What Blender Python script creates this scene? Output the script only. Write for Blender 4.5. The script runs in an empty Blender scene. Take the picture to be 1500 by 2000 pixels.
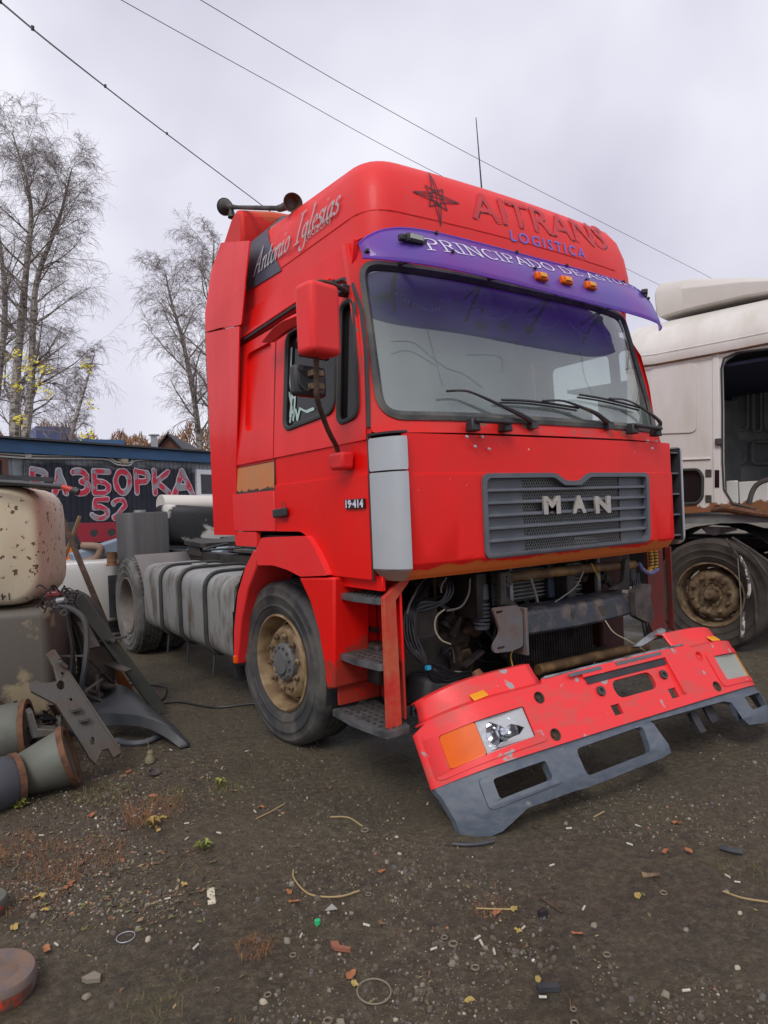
import bpy, bmesh, math, random
from mathutils import Vector, Matrix, noise
from mathutils.geometry import tessellate_polygon
R = math.radians
sc = bpy.context.scene
col = sc.collection
random.seed(7)
PI = math.pi

# ---------------------------------------------------------------- camera
CP = Vector((-1.769, -2.448, 1.438)); FPX = 1300.0
_y, _p, _r = R(34.944), R(-.208), R(-2.424)
CF = Vector((math.sin(_y)*math.cos(_p), math.cos(_y)*math.cos(_p), math.sin(_p)))
_rt = Vector((math.cos(_y), -math.sin(_y), 0)); _up = _rt.cross(CF)
CR = math.cos(_r)*_rt + math.sin(_r)*_up; CU = -math.sin(_r)*_rt + math.cos(_r)*_up
cam = bpy.data.cameras.new('camera'); co = bpy.data.objects.new('camera', cam); col.objects.link(co)
mw = Matrix((CR, CU, -CF)).transposed().to_4x4(); mw.translation = CP; co.matrix_world = mw
cam.sensor_fit = 'VERTICAL'; cam.sensor_height = 36; cam.lens = FPX/2000*36
cam.clip_end = 2000; cam.clip_start = .05
sc.camera = co
sc.view_settings.view_transform = 'Standard'; sc.view_settings.look = 'None'
sc.view_settings.exposure = 0.35; sc.view_settings.gamma = 1; sc.view_settings.use_curve_mapping = False

# ---------------------------------------------------------------- world and sun
SUN_AZ, SUN_EL = R(232), R(48)          # azimuth from +Y clockwise: behind the camera, to the left
w = bpy.data.worlds.new('World'); sc.world = w; w.use_nodes = True
nt = w.node_tree; nt.nodes.clear()
def N(t, tree, **k):
    n = tree.nodes.new(t)
    for a, b in k.items(): setattr(n, a, b)
    return n
out = N('ShaderNodeOutputWorld', nt); bg = N('ShaderNodeBackground', nt); bg.inputs[1].default_value = .1
sky = N('ShaderNodeTexSky', nt, sky_type='NISHITA'); sky.sun_disc = False
sky.sun_elevation = SUN_EL; sky.sun_rotation = SUN_AZ; sky.dust_density = 3
tc = N('ShaderNodeTexCoord', nt)
mp = N('ShaderNodeMapping', nt); mp.inputs['Scale'].default_value = (1.0, 1.0, 1.0); mp.inputs['Location'].default_value = (3.1, 1.4, .4)
n1 = N('ShaderNodeTexNoise', nt); n1.inputs['Scale'].default_value = 2.1; n1.inputs['Detail'].default_value = 4; n1.inputs['Roughness'].default_value = .45
n1.inputs['Distortion'].default_value = .15
cr = N('ShaderNodeValToRGB', nt)
cr.color_ramp.elements[0].position = .33; cr.color_ramp.elements[0].color = (5.0, 4.85, 5.75, 1)
cr.color_ramp.elements[1].position = .68; cr.color_ramp.elements[1].color = (8.3, 8.25, 8.9, 1)
e = cr.color_ramp.elements.new(.5); e.color = (6.3, 6.2, 7.1, 1)
mx = N('ShaderNodeMix', nt, data_type='RGBA'); mx.inputs[0].default_value = .93
L = nt.links.new
L(tc.outputs['Generated'], mp.inputs[0]); L(mp.outputs[0], n1.inputs['Vector']); L(n1.outputs[0], cr.inputs[0])
L(sky.outputs[0], mx.inputs[6]); L(cr.outputs[0], mx.inputs[7]); L(mx.outputs[2], bg.inputs[0]); L(bg.outputs[0], out.inputs[0])
sl = bpy.data.lights.new('sun', 'SUN'); sl.energy = 1.3; sl.angle = R(22); sl.color = (1, .97, .93)
so = bpy.data.objects.new('sun', sl); col.objects.link(so)
sd = Vector((math.sin(SUN_AZ)*math.cos(SUN_EL), math.cos(SUN_AZ)*math.cos(SUN_EL), math.sin(SUN_EL)))
so.rotation_euler = sd.to_track_quat('Z', 'Y').to_euler()

# ---------------------------------------------------------------- survey helpers: sight lines onto real planes
def ray(px, py): return CR*((px-750)/FPX) - CU*((py-1000)/FPX) + CF
def onx(px, py, x=0.):
    r = ray(px, py); return CP + r*((x-CP.x)/r.x)
def ony(px, py, y=0.):
    r = ray(px, py); return CP + r*((y-CP.y)/r.y)
def onz(px, py, z=0.):
    r = ray(px, py); return CP + r*((z-CP.z)/r.z)
def D(px, py, d): return CP + ray(px, py)*d
def S(px, py, x=0.): v = onx(px, py, x); return (v.y, v.z)
def F(px, py, y=0.): v = ony(px, py, y); return (v.x, v.z)

# ---------------------------------------------------------------- materials
def mat(name, c, rough=.5, metal=0., c2=None, sc_=6., fac=.6, bump=0., bsc=60., coat=0., spec=.5, stretch=None, spots=None, wear=None, gap=(.4, .65)):
    """c base colour, c2 second colour through noise, spots=(colour, scale, threshold), wear=[(axis, from, to, colour, noise scale)]"""
    m = bpy.data.materials.new(name); m.use_nodes = True; t = m.node_tree; P = t.nodes['Principled BSDF']; k = t.links.new
    P.inputs['Roughness'].default_value = rough; P.inputs['Metallic'].default_value = metal
    P.inputs['Coat Weight'].default_value = coat; P.inputs['Coat Roughness'].default_value = .12
    P.inputs['Specular IOR Level'].default_value = spec
    tcn = N('ShaderNodeTexCoord', t); src = tcn.outputs['Object']
    if stretch:
        mpn = N('ShaderNodeMapping', t); mpn.inputs['Scale'].default_value = stretch; k(src, mpn.inputs[0]); nsrc = mpn.outputs[0]
    else: nsrc = src
    rgb = N('ShaderNodeRGB', t); rgb.outputs[0].default_value = (*c, 1); cur = rgb.outputs[0]
    def mixc(f, a, b):
        q = N('ShaderNodeMix', t, data_type='RGBA'); k(f, q.inputs[0]); k(a, q.inputs[6])
        q.inputs[7].default_value = (*b, 1); return q.outputs[2]
    def nz(scale, det=6, s=None, rg=.6):
        q = N('ShaderNodeTexNoise', t); q.inputs['Scale'].default_value = scale; q.inputs['Detail'].default_value = det; q.inputs['Roughness'].default_value = rg
        k(s or nsrc, q.inputs['Vector']); return q.outputs[0]
    def rng(v, a, b, c0=0., c1=1.):
        q = N('ShaderNodeMapRange', t); q.inputs[1].default_value = a; q.inputs[2].default_value = b; q.inputs[3].default_value = c0; q.inputs[4].default_value = c1; k(v, q.inputs[0]); return q.outputs[0]
    if c2:
        n_ = nz(sc_); cur = mixc(rng(n_, gap[0], gap[1], 0, fac), cur, c2)
        k(rng(n_, .3, .7, rough*.85, min(1, rough*1.25)), P.inputs['Roughness'])
    if spots:
        cur = mixc(rng(nz(spots[1], 3, src, .5), spots[2], spots[2]+.03), cur, spots[0])
    for wr in (wear or []):
        ax, a, b, cc, ws = wr
        if ax == 'x' or ax == 'y' or ax == 'z':
            sp = N('ShaderNodeSeparateXYZ', t); k(src, sp.inputs[0]); v = rng(sp.outputs['xyz'.index(ax)], a, b)
        ad = N('ShaderNodeMath', t, operation='ADD'); k(v, ad.inputs[0]); k(rng(nz(ws, 5, src), 0, 1, -.9, .9), ad.inputs[1])
        cur = mixc(rng(ad.outputs[0], .45, .55), cur, cc)
    k(cur, P.inputs['Base Color'])
    if bump:
        b_ = N('ShaderNodeBump', t); b_.inputs['Strength'].default_value = bump; b_.inputs['Distance'].default_value = .01
        k(nz(bsc, 4, src), b_.inputs['Height']); k(b_.outputs[0], P.inputs['Normal'])
    return m
ORG = (.62, .17, .035)
red = mat('red_paint', (.80, .006, .004), .38, c2=(.68, .010, .007), sc_=2.2, fac=.7, coat=.12, spec=.25, stretch=(1, 1, .35), bump=.015, bsc=9, wear=[('z', 1.0, .35, (.36, .035, .022), 6)])
redroof = mat('red_roof_paint', (.76, .026, .026), .5, c2=(.70, .05, .045), sc_=2, fac=.6, coat=.05, spec=.3, wear=[('z', 3.22, 3.40, ORG, 7)], stretch=(3, 3, .4))
redhood = mat('red_hood_paint', (.80, .012, .011), .42, c2=(.68, .020, .014), sc_=2.4, fac=.8, coat=.10, spec=.25, wear=[('z', 1.20, 1.125, ORG, 4)], spots=((.6, .5, .42), 26, .735))
redcap = mat('red_cap_paint', (.66, .015, .010), .45, c2=(.6, .02, .012), sc_=3, fac=.9, spec=.3, wear=[('z', 3.42, 3.66, (.50, .07, .02), 4)])
redfade = mat('faded_red_plastic', (.80, .028, .030), .45, c2=(.70, .045, .04), sc_=3, fac=.6, bump=.03, bsc=30, spec=.3)
redbump = mat('scuffed_red_plastic', (.80, .035, .038), .45, c2=(.60, .07, .06), sc_=6, fac=.9, spots=((.32, .30, .30), 9, .665), gap=(.5, .62), stretch=(1, 1, 2))
redrust = mat('red_paint_over_rust', (.50, .02, .015), .6, c2=(.42, .13, .05), sc_=5, fac=1, bump=.1)
orangep = mat('faded_orange_primer', (.56, .17, .045), .5, c2=(.42, .2, .08), sc_=5, fac=.7, stretch=(1, 1, .3), wear=[('z', 1.625, 1.575, (.06, .03, .02), 18)])
silver = mat('silver_paint', (.46, .49, .51), .38, .35, c2=(.40, .43, .45), sc_=3, fac=.5, bump=.15, bsc=500, wear=[('z', 1.17, 1.12, (.34, .27, .22), 3)])
dgrey = mat('dark_grey_plastic', (.085, .095, .115), .5, c2=(.13, .135, .15), sc_=6, fac=.8, bump=.05, bsc=80)
bumpg = mat('blue_grey_plastic', (.075, .095, .125), .5, c2=(.13, .145, .16), sc_=16, fac=.7, spots=((.22, .22, .21), 13, .70), bump=.04, stretch=(1, 1, 2.5))
black = mat('black_plastic', (.018, .018, .02), .5, c2=(.035, .035, .038), sc_=9, fac=.9)
blackg = mat('black_gloss', (.012, .012, .016), .15)
rubber = mat('rubber_seal', (.03, .032, .034), .7, c2=(.07, .07, .065), sc_=5)
tyrem = mat('tyre_rubber', (.036, .036, .037), .7, c2=(.12, .11, .095), sc_=5, fac=.9, bump=.2, bsc=30, gap=(.42, .68))
tyreold = mat('dusty_tyre_rubber', (.06, .048, .038), .85, c2=(.028, .024, .022), sc_=4, fac=.9, bump=.15)
tyrerear = mat('worn_rear_tyre', (.13, .125, .115), .8, c2=(.05, .048, .045), sc_=5, fac=.9, bump=.15)
goldrim = mat('brown_dusty_rim', (.38, .28, .16), .5, .25, c2=(.16, .095, .045), sc_=8, fac=.9, bump=.15, gap=(.35, .6))
hubm = mat('dusty_hub_metal', (.25, .18, .10), .7, .1, c2=(.07, .04, .022), sc_=12, fac=.9, bump=.3, gap=(.35, .6))
hubgrey = mat('grey_hub_cap', (.13, .13, .13), .6, c2=(.07, .065, .06), sc_=12, bump=.2)
rimin = mat('rim_barrel', (.16, .135, .12), .6, c2=(.08, .065, .055), sc_=4, fac=.8)
alu = mat('dirty_aluminium', (.30, .30, .29), .45, .25, c2=(.12, .095, .07), sc_=4, fac=.95, stretch=(1, 1.6, .6), bump=.04, gap=(.48, .62))
stepm = mat('dark_step_metal', (.13, .135, .14), .5, .3, c2=(.04, .04, .04), sc_=9, fac=.9, bump=.1)
alustep = mat('worn_step_metal', (.30, .31, .32), .45, .4, c2=(.06, .06, .06), sc_=9, fac=.9, bump=.1)
frame = mat('oily_chassis', (.02, .019, .018), .55, c2=(.05, .04, .03), sc_=6, fac=.9, bump=.2)
gunk = mat('grimy_metal', (.09, .075, .065), .7, c2=(.03, .027, .026), sc_=7, fac=.9, bump=.3, gap=(.35, .6))
beamm = mat('scratched_black_beam', (.03, .034, .045), .42, c2=(.15, .11, .085), sc_=7, fac=.9, bump=.2, gap=(.5, .68))
platem = mat('rust_tinged_grey_plate', (.12, .115, .12), .6, c2=(.13, .075, .05), sc_=8, fac=.8, bump=.2)
rustpipe = mat('ochre_rusty_pipe', (.26, .15, .05), .6, c2=(.10, .055, .03), sc_=9, fac=.9, bump=.3, gap=(.4, .55))
rust = mat('rust', (.15, .065, .03), .85, c2=(.06, .03, .02), sc_=14, fac=.9, bump=.4)
rustdark = mat('dark_rust', (.09, .05, .032), .85, c2=(.04, .028, .02), sc_=14, fac=.9, bump=.4)
rim_fins = mat('cooler_fins', (.22, .21, .19), .5, .3, c2=(.08, .07, .06), sc_=12)
cable = mat('cable_black', (.014, .014, .016), .45)
cabgrey = mat('cable_grey', (.22, .21, .19), .5)
cream = mat('cable_cream', (.55, .5, .36), .5)
yellow = mat('yellow_coil', (.62, .36, .02), .45)
blueh = mat('violet_hose', (.16, .17, .36), .5)
amber = mat('amber_lens', (.74, .115, .002), .3, c2=(.60, .08, .002), sc_=9, spec=.3)
amber2 = mat('yellow_reflector', (.8, .33, .02), .35)
whitet = mat('white_lettering', (.66, .63, .74), .5)
greylet = mat('silver_lettering', (.40, .37, .38), .5)
chrome = mat('dull_chrome_letter', (.50, .48, .45), .35, .6, c2=(.35, .3, .22), sc_=14)
blacklet = mat('black_decal', (.06, .012, .018), .5)
shadlet = mat('flaked_black_decal', (.70, .035, .035), .5, c2=(.06, .012, .02), sc_=26, fac=1, gap=(.48, .52))
fadelet = mat('faded_red_decal', (.50, .028, .035), .5, c2=(.64, .04, .04), sc_=9, fac=1)
bluelet = mat('blue_decal', (.12, .14, .62), .45)
interior = mat('cab_interior_grey', (.16, .16, .155), .8, c2=(.11, .11, .11), sc_=3)
interd = mat('cab_interior_dark', (.045, .046, .05), .7)
lacem = mat('white_lace', (.75, .75, .75), .8)
whitep = mat('old_white_paint', (.68, .665, .63), .5, c2=(.50, .46, .39), sc_=2.4, fac=.7, stretch=(1, 1, .3), bump=.03, gap=(.45, .7), wear=[('z', 1.42, 1.30, (.24, .10, .04), 8)])
whiter = mat('white_roof_plastic', (.60, .57, .52), .5, c2=(.48, .45, .40), sc_=1.5, fac=.6)
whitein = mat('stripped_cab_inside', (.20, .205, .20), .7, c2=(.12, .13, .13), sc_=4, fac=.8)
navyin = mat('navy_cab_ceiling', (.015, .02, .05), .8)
spotted = mat('flaking_cream_tank', (.55, .50, .38), .6, c2=(.45, .36, .23), sc_=2.5, fac=.8, stretch=(1, 1, .5), spots=((.10, .055, .03), 24, .62), bump=.05)
boxgrey = mat('grimy_grey_tank', (.09, .078, .062), .6, c2=(.27, .22, .13), sc_=2.6, fac=.9, bump=.06, gap=(.55, .6))
whitetank = mat('white_tank', (.46, .45, .43), .4, .2, c2=(.42, .38, .32), sc_=2, fac=.6)
airtank = mat('grey_green_drum', (.125, .13, .105), .6, c2=(.07, .07, .058), sc_=4, fac=.8, bump=.08)
airtank2 = mat('slate_drum', (.075, .085, .10), .6, c2=(.045, .05, .055), sc_=4, fac=.8, bump=.08)
steelp = mat('raw_bracket_steel', (.075, .075, .066), .55, .2, c2=(.085, .055, .038), sc_=7, fac=.8, bump=.25, gap=(.5, .66))
mudg = mat('charcoal_plastic', (.030, .034, .039), .5, c2=(.06, .06, .062), sc_=4, fac=.8, bump=.05)
greenbeam = mat('dark_green_beam', (.045, .06, .056), .6, c2=(.09, .075, .05), sc_=6, bump=.2)
redbeam = mat('rusty_red_beam', (.30, .09, .035), .7, c2=(.35, .16, .05), sc_=5, fac=.9, bump=.2)
darktank = mat('dark_ribbed_tank', (.06, .06, .062), .6, c2=(.11, .10, .09), sc_=3, stretch=(8, 8, .3))
sootank = mat('soot_black_and_white_tank', (.015, .015, .017), .6, c2=(.50, .48, .44), sc_=2.2, fac=1, gap=(.52, .57))
maroon = mat('maroon_panel', (.28, .015, .03), .5, c2=(.2, .02, .03), sc_=4)
blueroof = mat('blue_fascia', (.035, .12, .26), .6, c2=(.05, .09, .16), sc_=6, stretch=(.4, .4, 2))
tarp = mat('roof_felt', (.05, .05, .055), .8)
winwhite = mat('white_window_frame', (.75, .76, .78), .5)
glassdark = mat('dark_window_glass', (.015, .017, .02), .08)
brick = mat('brown_gable', (.13, .05, .035), .8, c2=(.08, .035, .03), sc_=9)
galv = mat('galvanised_chimney', (.42, .43, .45), .4, .5)
barkb = mat('birch_bark', (.36, .33, .29), .8, c2=(.05, .04, .035), sc_=5, fac=.9, stretch=(1, 1, 3), gap=(.45, .6))
twigm = mat('birch_twigs', (.19, .155, .145), .85, c2=(.22, .16, .14), sc_=1)
leafy = mat('yellow_leaves', (.62, .50, .03), .6, c2=(.45, .45, .05), sc_=2)
brushm = mat('autumn_scrub', (.20, .10, .045), .9, c2=(.13, .08, .05), sc_=1.5)

def glass(name, tint, dust, dustc, rough=.03, fr=1.5):
    m = bpy.data.materials.new(name); m.use_nodes = True; t = m.node_tree; t.nodes.clear(); k = t.links.new
    o = N('ShaderNodeOutputMaterial', t); tr = N('ShaderNodeBsdfTransparent', t); tr.inputs[0].default_value = (*tint, 1)
    df = N('ShaderNodeBsdfDiffuse', t); df.inputs[0].default_value = (*dustc, 1)
    gl = N('ShaderNodeBsdfGlossy', t); gl.inputs['Roughness'].default_value = rough
    a = N('ShaderNodeMixShader', t); b = N('ShaderNodeMixShader', t); f = N('ShaderNodeFresnel', t); f.inputs[0].default_value = fr
    tcn = N('ShaderNodeTexCoord', t); nz = N('ShaderNodeTexNoise', t); nz.inputs['Scale'].default_value = 1.8; nz.inputs['Detail'].default_value = 5
    mr = N('ShaderNodeMapRange', t); mr.inputs[1].default_value = .3; mr.inputs[2].default_value = .7; mr.inputs[3].default_value = dust*.75; mr.inputs[4].default_value = min(1, dust*1.25)
    k(tcn.outputs['Object'], nz.inputs['Vector']); k(nz.outputs[0], mr.inputs[0]); k(mr.outputs[0], a.inputs[0])
    k(tr.outputs[0], a.inputs[1]); k(df.outputs[0], a.inputs[2]); k(f.outputs[0], b.inputs[0]); k(a.outputs[0], b.inputs[1]); k(gl.outputs[0], b.inputs[2]); k(b.outputs[0], o.inputs[0])
    return m
gwind = glass('dusty_windscreen_glass', (.80, .88, .86), .50, (.27, .335, .31), .02, 2.2)
gside = glass('dark_side_glass', (.25, .27, .28), .07, (.2, .2, .2), .03, 1.36)
gfar = glass('clear_side_glass', (.9, .93, .92), .06, (.5, .5, .5))
glens = glass('hazy_lens', (.9, .92, .94), .50, (.66, .68, .70), .08)
glens2 = glass('frosted_lens', (.8, .82, .8), .85, (.5, .52, .47), .15)
def visor_mat():
    m = bpy.data.materials.new('purple_acrylic'); m.use_nodes = True; t = m.node_tree; t.nodes.clear(); k = t.links.new
    o = N('ShaderNodeOutputMaterial', t)
    tcn = N('ShaderNodeTexCoord', t); nz = N('ShaderNodeTexNoise', t); nz.inputs['Scale'].default_value = 2.2; nz.inputs['Detail'].default_value = 3; k(tcn.outputs['Object'], nz.inputs['Vector'])
    rp = N('ShaderNodeValToRGB', t); rp.color_ramp.elements[0].position = .38; rp.color_ramp.elements[0].color = (.25, .17, .55, 1)
    rp.color_ramp.elements[1].position = .72; rp.color_ramp.elements[1].color = (.42, .11, .50, 1); k(nz.outputs[0], rp.inputs[0])
    df = N('ShaderNodeBsdfPrincipled', t); k(rp.outputs[0], df.inputs['Base Color']); df.inputs['Roughness'].default_value = .35; df.inputs['Coat Weight'].default_value = .5
    tl = N('ShaderNodeBsdfTranslucent', t); tl.inputs[0].default_value = (.50, .20, 1, 1)
    tr = N('ShaderNodeBsdfTransparent', t); tr.inputs[0].default_value = (.30, .10, .85, 1)
    a = N('ShaderNodeMixShader', t); a.inputs[0].default_value = .45; b = N('ShaderNodeMixShader', t); b.inputs[0].default_value = .22
    k(df.outputs[0], a.inputs[1]); k(tl.outputs[0], a.inputs[2]); k(a.outputs[0], b.inputs[1]); k(tr.outputs[0], b.inputs[2]); k(b.outputs[0], o.inputs[0])
    return m
visorm = visor_mat()

# ---------------------------------------------------------------- mesh helpers
def dedupe(pts):
    o = []
    for p in pts:
        if not o or (Vector(p)-Vector(o[-1])).length > 1e-5: o.append(p)
    return o
def rnd(poly, r, n=5):
    """fillet the corners of a 2D polygon; r is one radius or a list"""
    o = []; L_ = len(poly)
    for i in range(L_):
        a, b, c = Vector(poly[i-1]), Vector(poly[i]), Vector(poly[(i+1) % L_])
        rr = r[i] if isinstance(r, (list, tuple)) else r
        u, v = (a-b), (c-b); lu, lv = u.length, v.length
        q = min(rr, lu*.48, lv*.48)
        if q < 1e-4: o.append(tuple(b)); continue
        p0 = b+u/lu*q; p2 = b+v/lv*q
        for k in range(n+1):
            t = k/n; o.append(tuple(p0*(1-t)**2 + b*2*t*(1-t) + p2*t*t))
    return dedupe(o)
def ell(cx, cy, rx, ry=None, n=24, a0=0, a1=2*PI):
    ry = ry or rx; full = abs(a1-a0-2*PI) < 1e-6
    return [(cx+rx*math.cos(a0+(a1-a0)*k/(n if full else n-1)), cy+ry*math.sin(a0+(a1-a0)*k/(n if full else n-1))) for k in range(n)]
class MB:
    def __init__(s): s.b = bmesh.new()
    def face(s, vs):
        try: return s.b.faces.new(vs)
        except ValueError: return None
    def box(s, c, d, rot=None, tap=1.):
        c = Vector(c); M_ = rot or Matrix.Identity(3); vs = []
        for z in (-.5, .5):
            k = tap if z > 0 else 1
            for x, y in ((-.5, -.5), (.5, -.5), (.5, .5), (-.5, .5)): vs.append(s.b.verts.new(c+M_@Vector((x*d[0]*k, y*d[1]*k, z*d[2]))))
        for f in ((0, 3, 2, 1), (4, 5, 6, 7), (0, 1, 5, 4), (1, 2, 6, 5), (2, 3, 7, 6), (3, 0, 4, 7)): s.face([vs[i] for i in f])
        return s
    def bar(s, a, b, w_, h_, up=(0, 0, 1)):
        a, b = Vector(a), Vector(b); z = (b-a).normalized(); x = Vector(up).cross(z)
        if x.length < 1e-4: x = Vector((1, 0, 0))
        x.normalize(); y = z.cross(x); return s.box((a+b)/2, (w_, h_, (b-a).length), Matrix((x, y, z)).transposed())
    def tube(s, pts, r, n=8, cap=True, closed=False):
        pts = [Vector(p) for p in dedupe(pts)]; m = len(pts); rr = r if isinstance(r, (list, tuple)) else [r]*m
        rings = []; t0 = (pts[1]-pts[0]).normalized(); u = t0.orthogonal().normalized()
        for i, p in enumerate(pts):
            if closed: t = (pts[(i+1) % m]-pts[i-1]).normalized()
            else: t = (pts[min(i+1, m-1)]-pts[max(i-1, 0)]).normalized()
            u = (u-t*u.dot(t)); u = u.normalized() if u.length > 1e-6 else t.orthogonal().normalized()
            v = t.cross(u)
            rings.append([s.b.verts.new(p+(u*math.cos(2*PI*k/n)+v*math.sin(2*PI*k/n))*rr[i]) for k in range(n)])
        for i in range(m if closed else m-1):
            A, B = rings[i], rings[(i+1) % m]
            for k in range(n): s.face((A[k], A[(k+1) % n], B[(k+1) % n], B[k]))
        if cap and not closed: s.face(rings[0][::-1]); s.face(rings[-1])
        return s
    def cyl(s, a, b, r, r2=None, n=24): return s.tube([a, b], [r, r if r2 is None else r2], n)
    def lathe(s, prof, o, ax, n=48, skip=None, closed=False):
        """prof: (radius, height along ax)"""
        o, ax = Vector(o), Vector(ax).normalized(); u = ax.orthogonal().normalized(); v = ax.cross(u); rings = []
        for r, h in prof:
            if r < 1e-5: rings.append([s.b.verts.new(o+ax*h)])
            else: rings.append([s.b.verts.new(o+ax*h+(u*math.cos(2*PI*k/n)+v*math.sin(2*PI*k/n))*r) for k in range(n)])
        m = len(rings)
        for i in range(m if closed else m-1):
            A, B = rings[i], rings[(i+1) % m]
            for k in range(n):
                if skip and skip(i, k): continue
                j = (k+1) % n
                if len(A) == 1 and len(B) == 1: continue
                if len(A) == 1: s.face((A[0], B[j], B[k]))
                elif len(B) == 1: s.face((A[k], A[j], B[0]))
                else: s.face((A[k], A[j], B[j], B[k]))
        return s
    def grid(s, fn, na, nb):
        g = [[s.b.verts.new(fn(i/na, j/nb)) for j in range(nb+1)] for i in range(na+1)]
        for i in range(na):
            for j in range(nb): s.face((g[i][j], g[i+1][j], g[i+1][j+1], g[i][j+1]))
        return s
    def loft(s, secs, cap=True):
        rs = [[s.b.verts.new(p) for p in q] for q in secs]; n = len(rs[0])
        for A, B in zip(rs, rs[1:]):
            for k in range(n): s.face((A[k], A[(k+1) % n], B[(k+1) % n], B[k]))
        if cap: s.face(rs[0][::-1]); s.face(rs[-1])
        return s
    def plate(s, outline, holes, th, fm, ca=(), cb=()):
        """2D outline with holes, given thickness th, mapped by fm(a,b,d) to 3D; ca/cb are extra cuts so that it can bend"""
        loops = [[Vector((p[0], p[1], 0)) for p in outline]]+[[Vector((p[0], p[1], 0)) for p in h] for h in (holes or [])]
        flat = [v for l in loops for v in l]; t = bmesh.new(); vs = [t.verts.new(v) for v in flat]
        for tri in tessellate_polygon(loops):
            try: t.faces.new([vs[i] for i in tri])
            except ValueError: pass
        for a in ca: bmesh.ops.bisect_plane(t, geom=t.verts[:]+t.edges[:]+t.faces[:], plane_co=(a, 0, 0), plane_no=(1, 0, 0))
        for b in cb: bmesh.ops.bisect_plane(t, geom=t.verts[:]+t.edges[:]+t.faces[:], plane_co=(0, b, 0), plane_no=(0, 1, 0))
        t.verts.index_update(); t.faces.ensure_lookup_table()
        fr = [s.b.verts.new(fm(v.co.x, v.co.y, 0)) for v in t.verts]
        for f in t.faces: s.face([fr[v.index] for v in f.verts])
        if th:
            bk = [s.b.verts.new(fm(v.co.x, v.co.y, th)) for v in t.verts]
            for f in t.faces: s.face([bk[v.index] for v in reversed(f.verts)])
            for e_ in t.edges:
                if len(e_.link_faces) == 1:
                    a, b = e_.verts[0].index, e_.verts[1].index; s.face((fr[a], fr[b], bk[b], bk[a]))
        t.free(); return s
    def mesh(s, name, smooth=40):
        for v in [v for v in s.b.verts if not v.link_faces]: s.b.verts.remove(v)
        bmesh.ops.recalc_face_normals(s.b, faces=s.b.faces[:]); me = bpy.data.meshes.new(name); s.b.to_mesh(me); s.b.free()
        if smooth: me.shade_smooth(); me.set_sharp_from_angle(angle=R(smooth))
        return me
def bevel(o, w_, seg=2, ang=40):
    m = o.modifiers.new('bevel', 'BEVEL'); m.width = w_; m.segments = seg; m.limit_method = 'ANGLE'; m.angle_limit = R(ang); m.harden_normals = False
def link(name, me, m, parent=None, bev=0, label=None):
    o = bpy.data.objects.new(name, me); col.objects.link(o)
    if m: me.materials.clear(); me.materials.append(m)
    if parent:
        o.parent = parent
        if parent.get('_root'): o.matrix_parent_inverse = Matrix.Translation(parent.location).inverted()
    if bev: bevel(o, bev)
    if label: o['label'] = label
    return o
def part(name, mb, m, parent, bev=0, label=None, smooth=40): return link(name, mb.mesh(name, smooth), m, parent, bev, label)
def thing(name, label, cat, loc, group=None):
    o = bpy.data.objects.new(name, None); o.empty_display_size = .2; col.objects.link(o); o.location = loc; o['label'] = label; o['category'] = cat; o['_root'] = 1
    if group: o['group'] = group
    return o
def solo(name, mb, m, label, cat, group=None, bev=0, smooth=40, kind=None):
    me = mb.mesh(name, smooth); xs = [v.co for v in me.vertices]
    if not kind:
        c = Vector(((min(p.x for p in xs)+max(p.x for p in xs))/2, (min(p.y for p in xs)+max(p.y for p in xs))/2, min(p.z for p in xs)))
        me.transform(Matrix.Translation(-c))
    else: c = Vector((0, 0, 0))
    o = link(name, me, m, None, bev); o.location = c
    if kind: o['kind'] = kind
    else: o['category'] = cat
    if label: o['label'] = label
    if group: o['group'] = group
    return o
def addchild(o, name, mb, m, bev=0, label=None):
    """child of a solo() thing, verts given in world space"""
    me = mb.mesh(name); me.transform(Matrix.Translation(-o.location)); return link(name, me, m, o, bev, label)
def kind(o, k='stuff'): o['kind'] = k; return o
def bez(pts, n=8):
    """Catmull-Rom through points"""
    P = [Vector(p) for p in pts]; P = [P[0]*2-P[1]]+P+[P[-1]*2-P[-2]]; o = []
    for i in range(1, len(P)-2):
        for k in range(n):
            t = k/n; a, b, c, d = P[i-1:i+3]
            o.append(.5*((2*b)+(c-a)*t+(2*a-5*b+4*c-d)*t*t+(3*b-a-3*c+d)*t**3))
    o.append(P[-2]); return o
# text: the built-in font, and pen-stroke letters
def font_mesh(body, size, fm, extrude=0, fat=0, shear=0, spacing=1., subdiv=False):
    c = bpy.data.curves.new('t', 'FONT'); c.body = body; c.size = size; c.extrude = extrude; c.offset = fat; c.shear = shear; c.space_character = spacing; c.resolution_u = 3
    o = bpy.data.objects.new('t', c); me = bpy.data.meshes.new_from_object(o); bpy.data.objects.remove(o)
    t = bmesh.new(); t.from_mesh(me); ys = [v.co.y for v in t.verts]; lo, hi = min(ys), max(ys)
    if subdiv:
        for k in range(1, 9): bmesh.ops.bisect_plane(t, geom=t.verts[:]+t.edges[:]+t.faces[:], plane_co=(0, lo+(hi-lo)*k/9, 0), plane_no=(0, 1, 0))
        bmesh.ops.triangulate(t, faces=t.faces[:])
    t.to_mesh(me); t.free()
    for v in me.vertices: v.co = fm(v.co.x, v.co.y, v.co.z)
    return me
def hull(pts):
    pts = sorted(set((round(a, 6), round(b, 6)) for a, b in pts))
    def half(ps):
        h = []
        for p in ps:
            while len(h) > 1 and (h[-1][0]-h[-2][0])*(p[1]-h[-2][1])-(h[-1][1]-h[-2][1])*(p[0]-h[-2][0]) <= 0: h.pop()
            h.append(p)
        return h
    a, b = half(pts), half(pts[::-1]); return a[:-1]+b[:-1]
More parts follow.
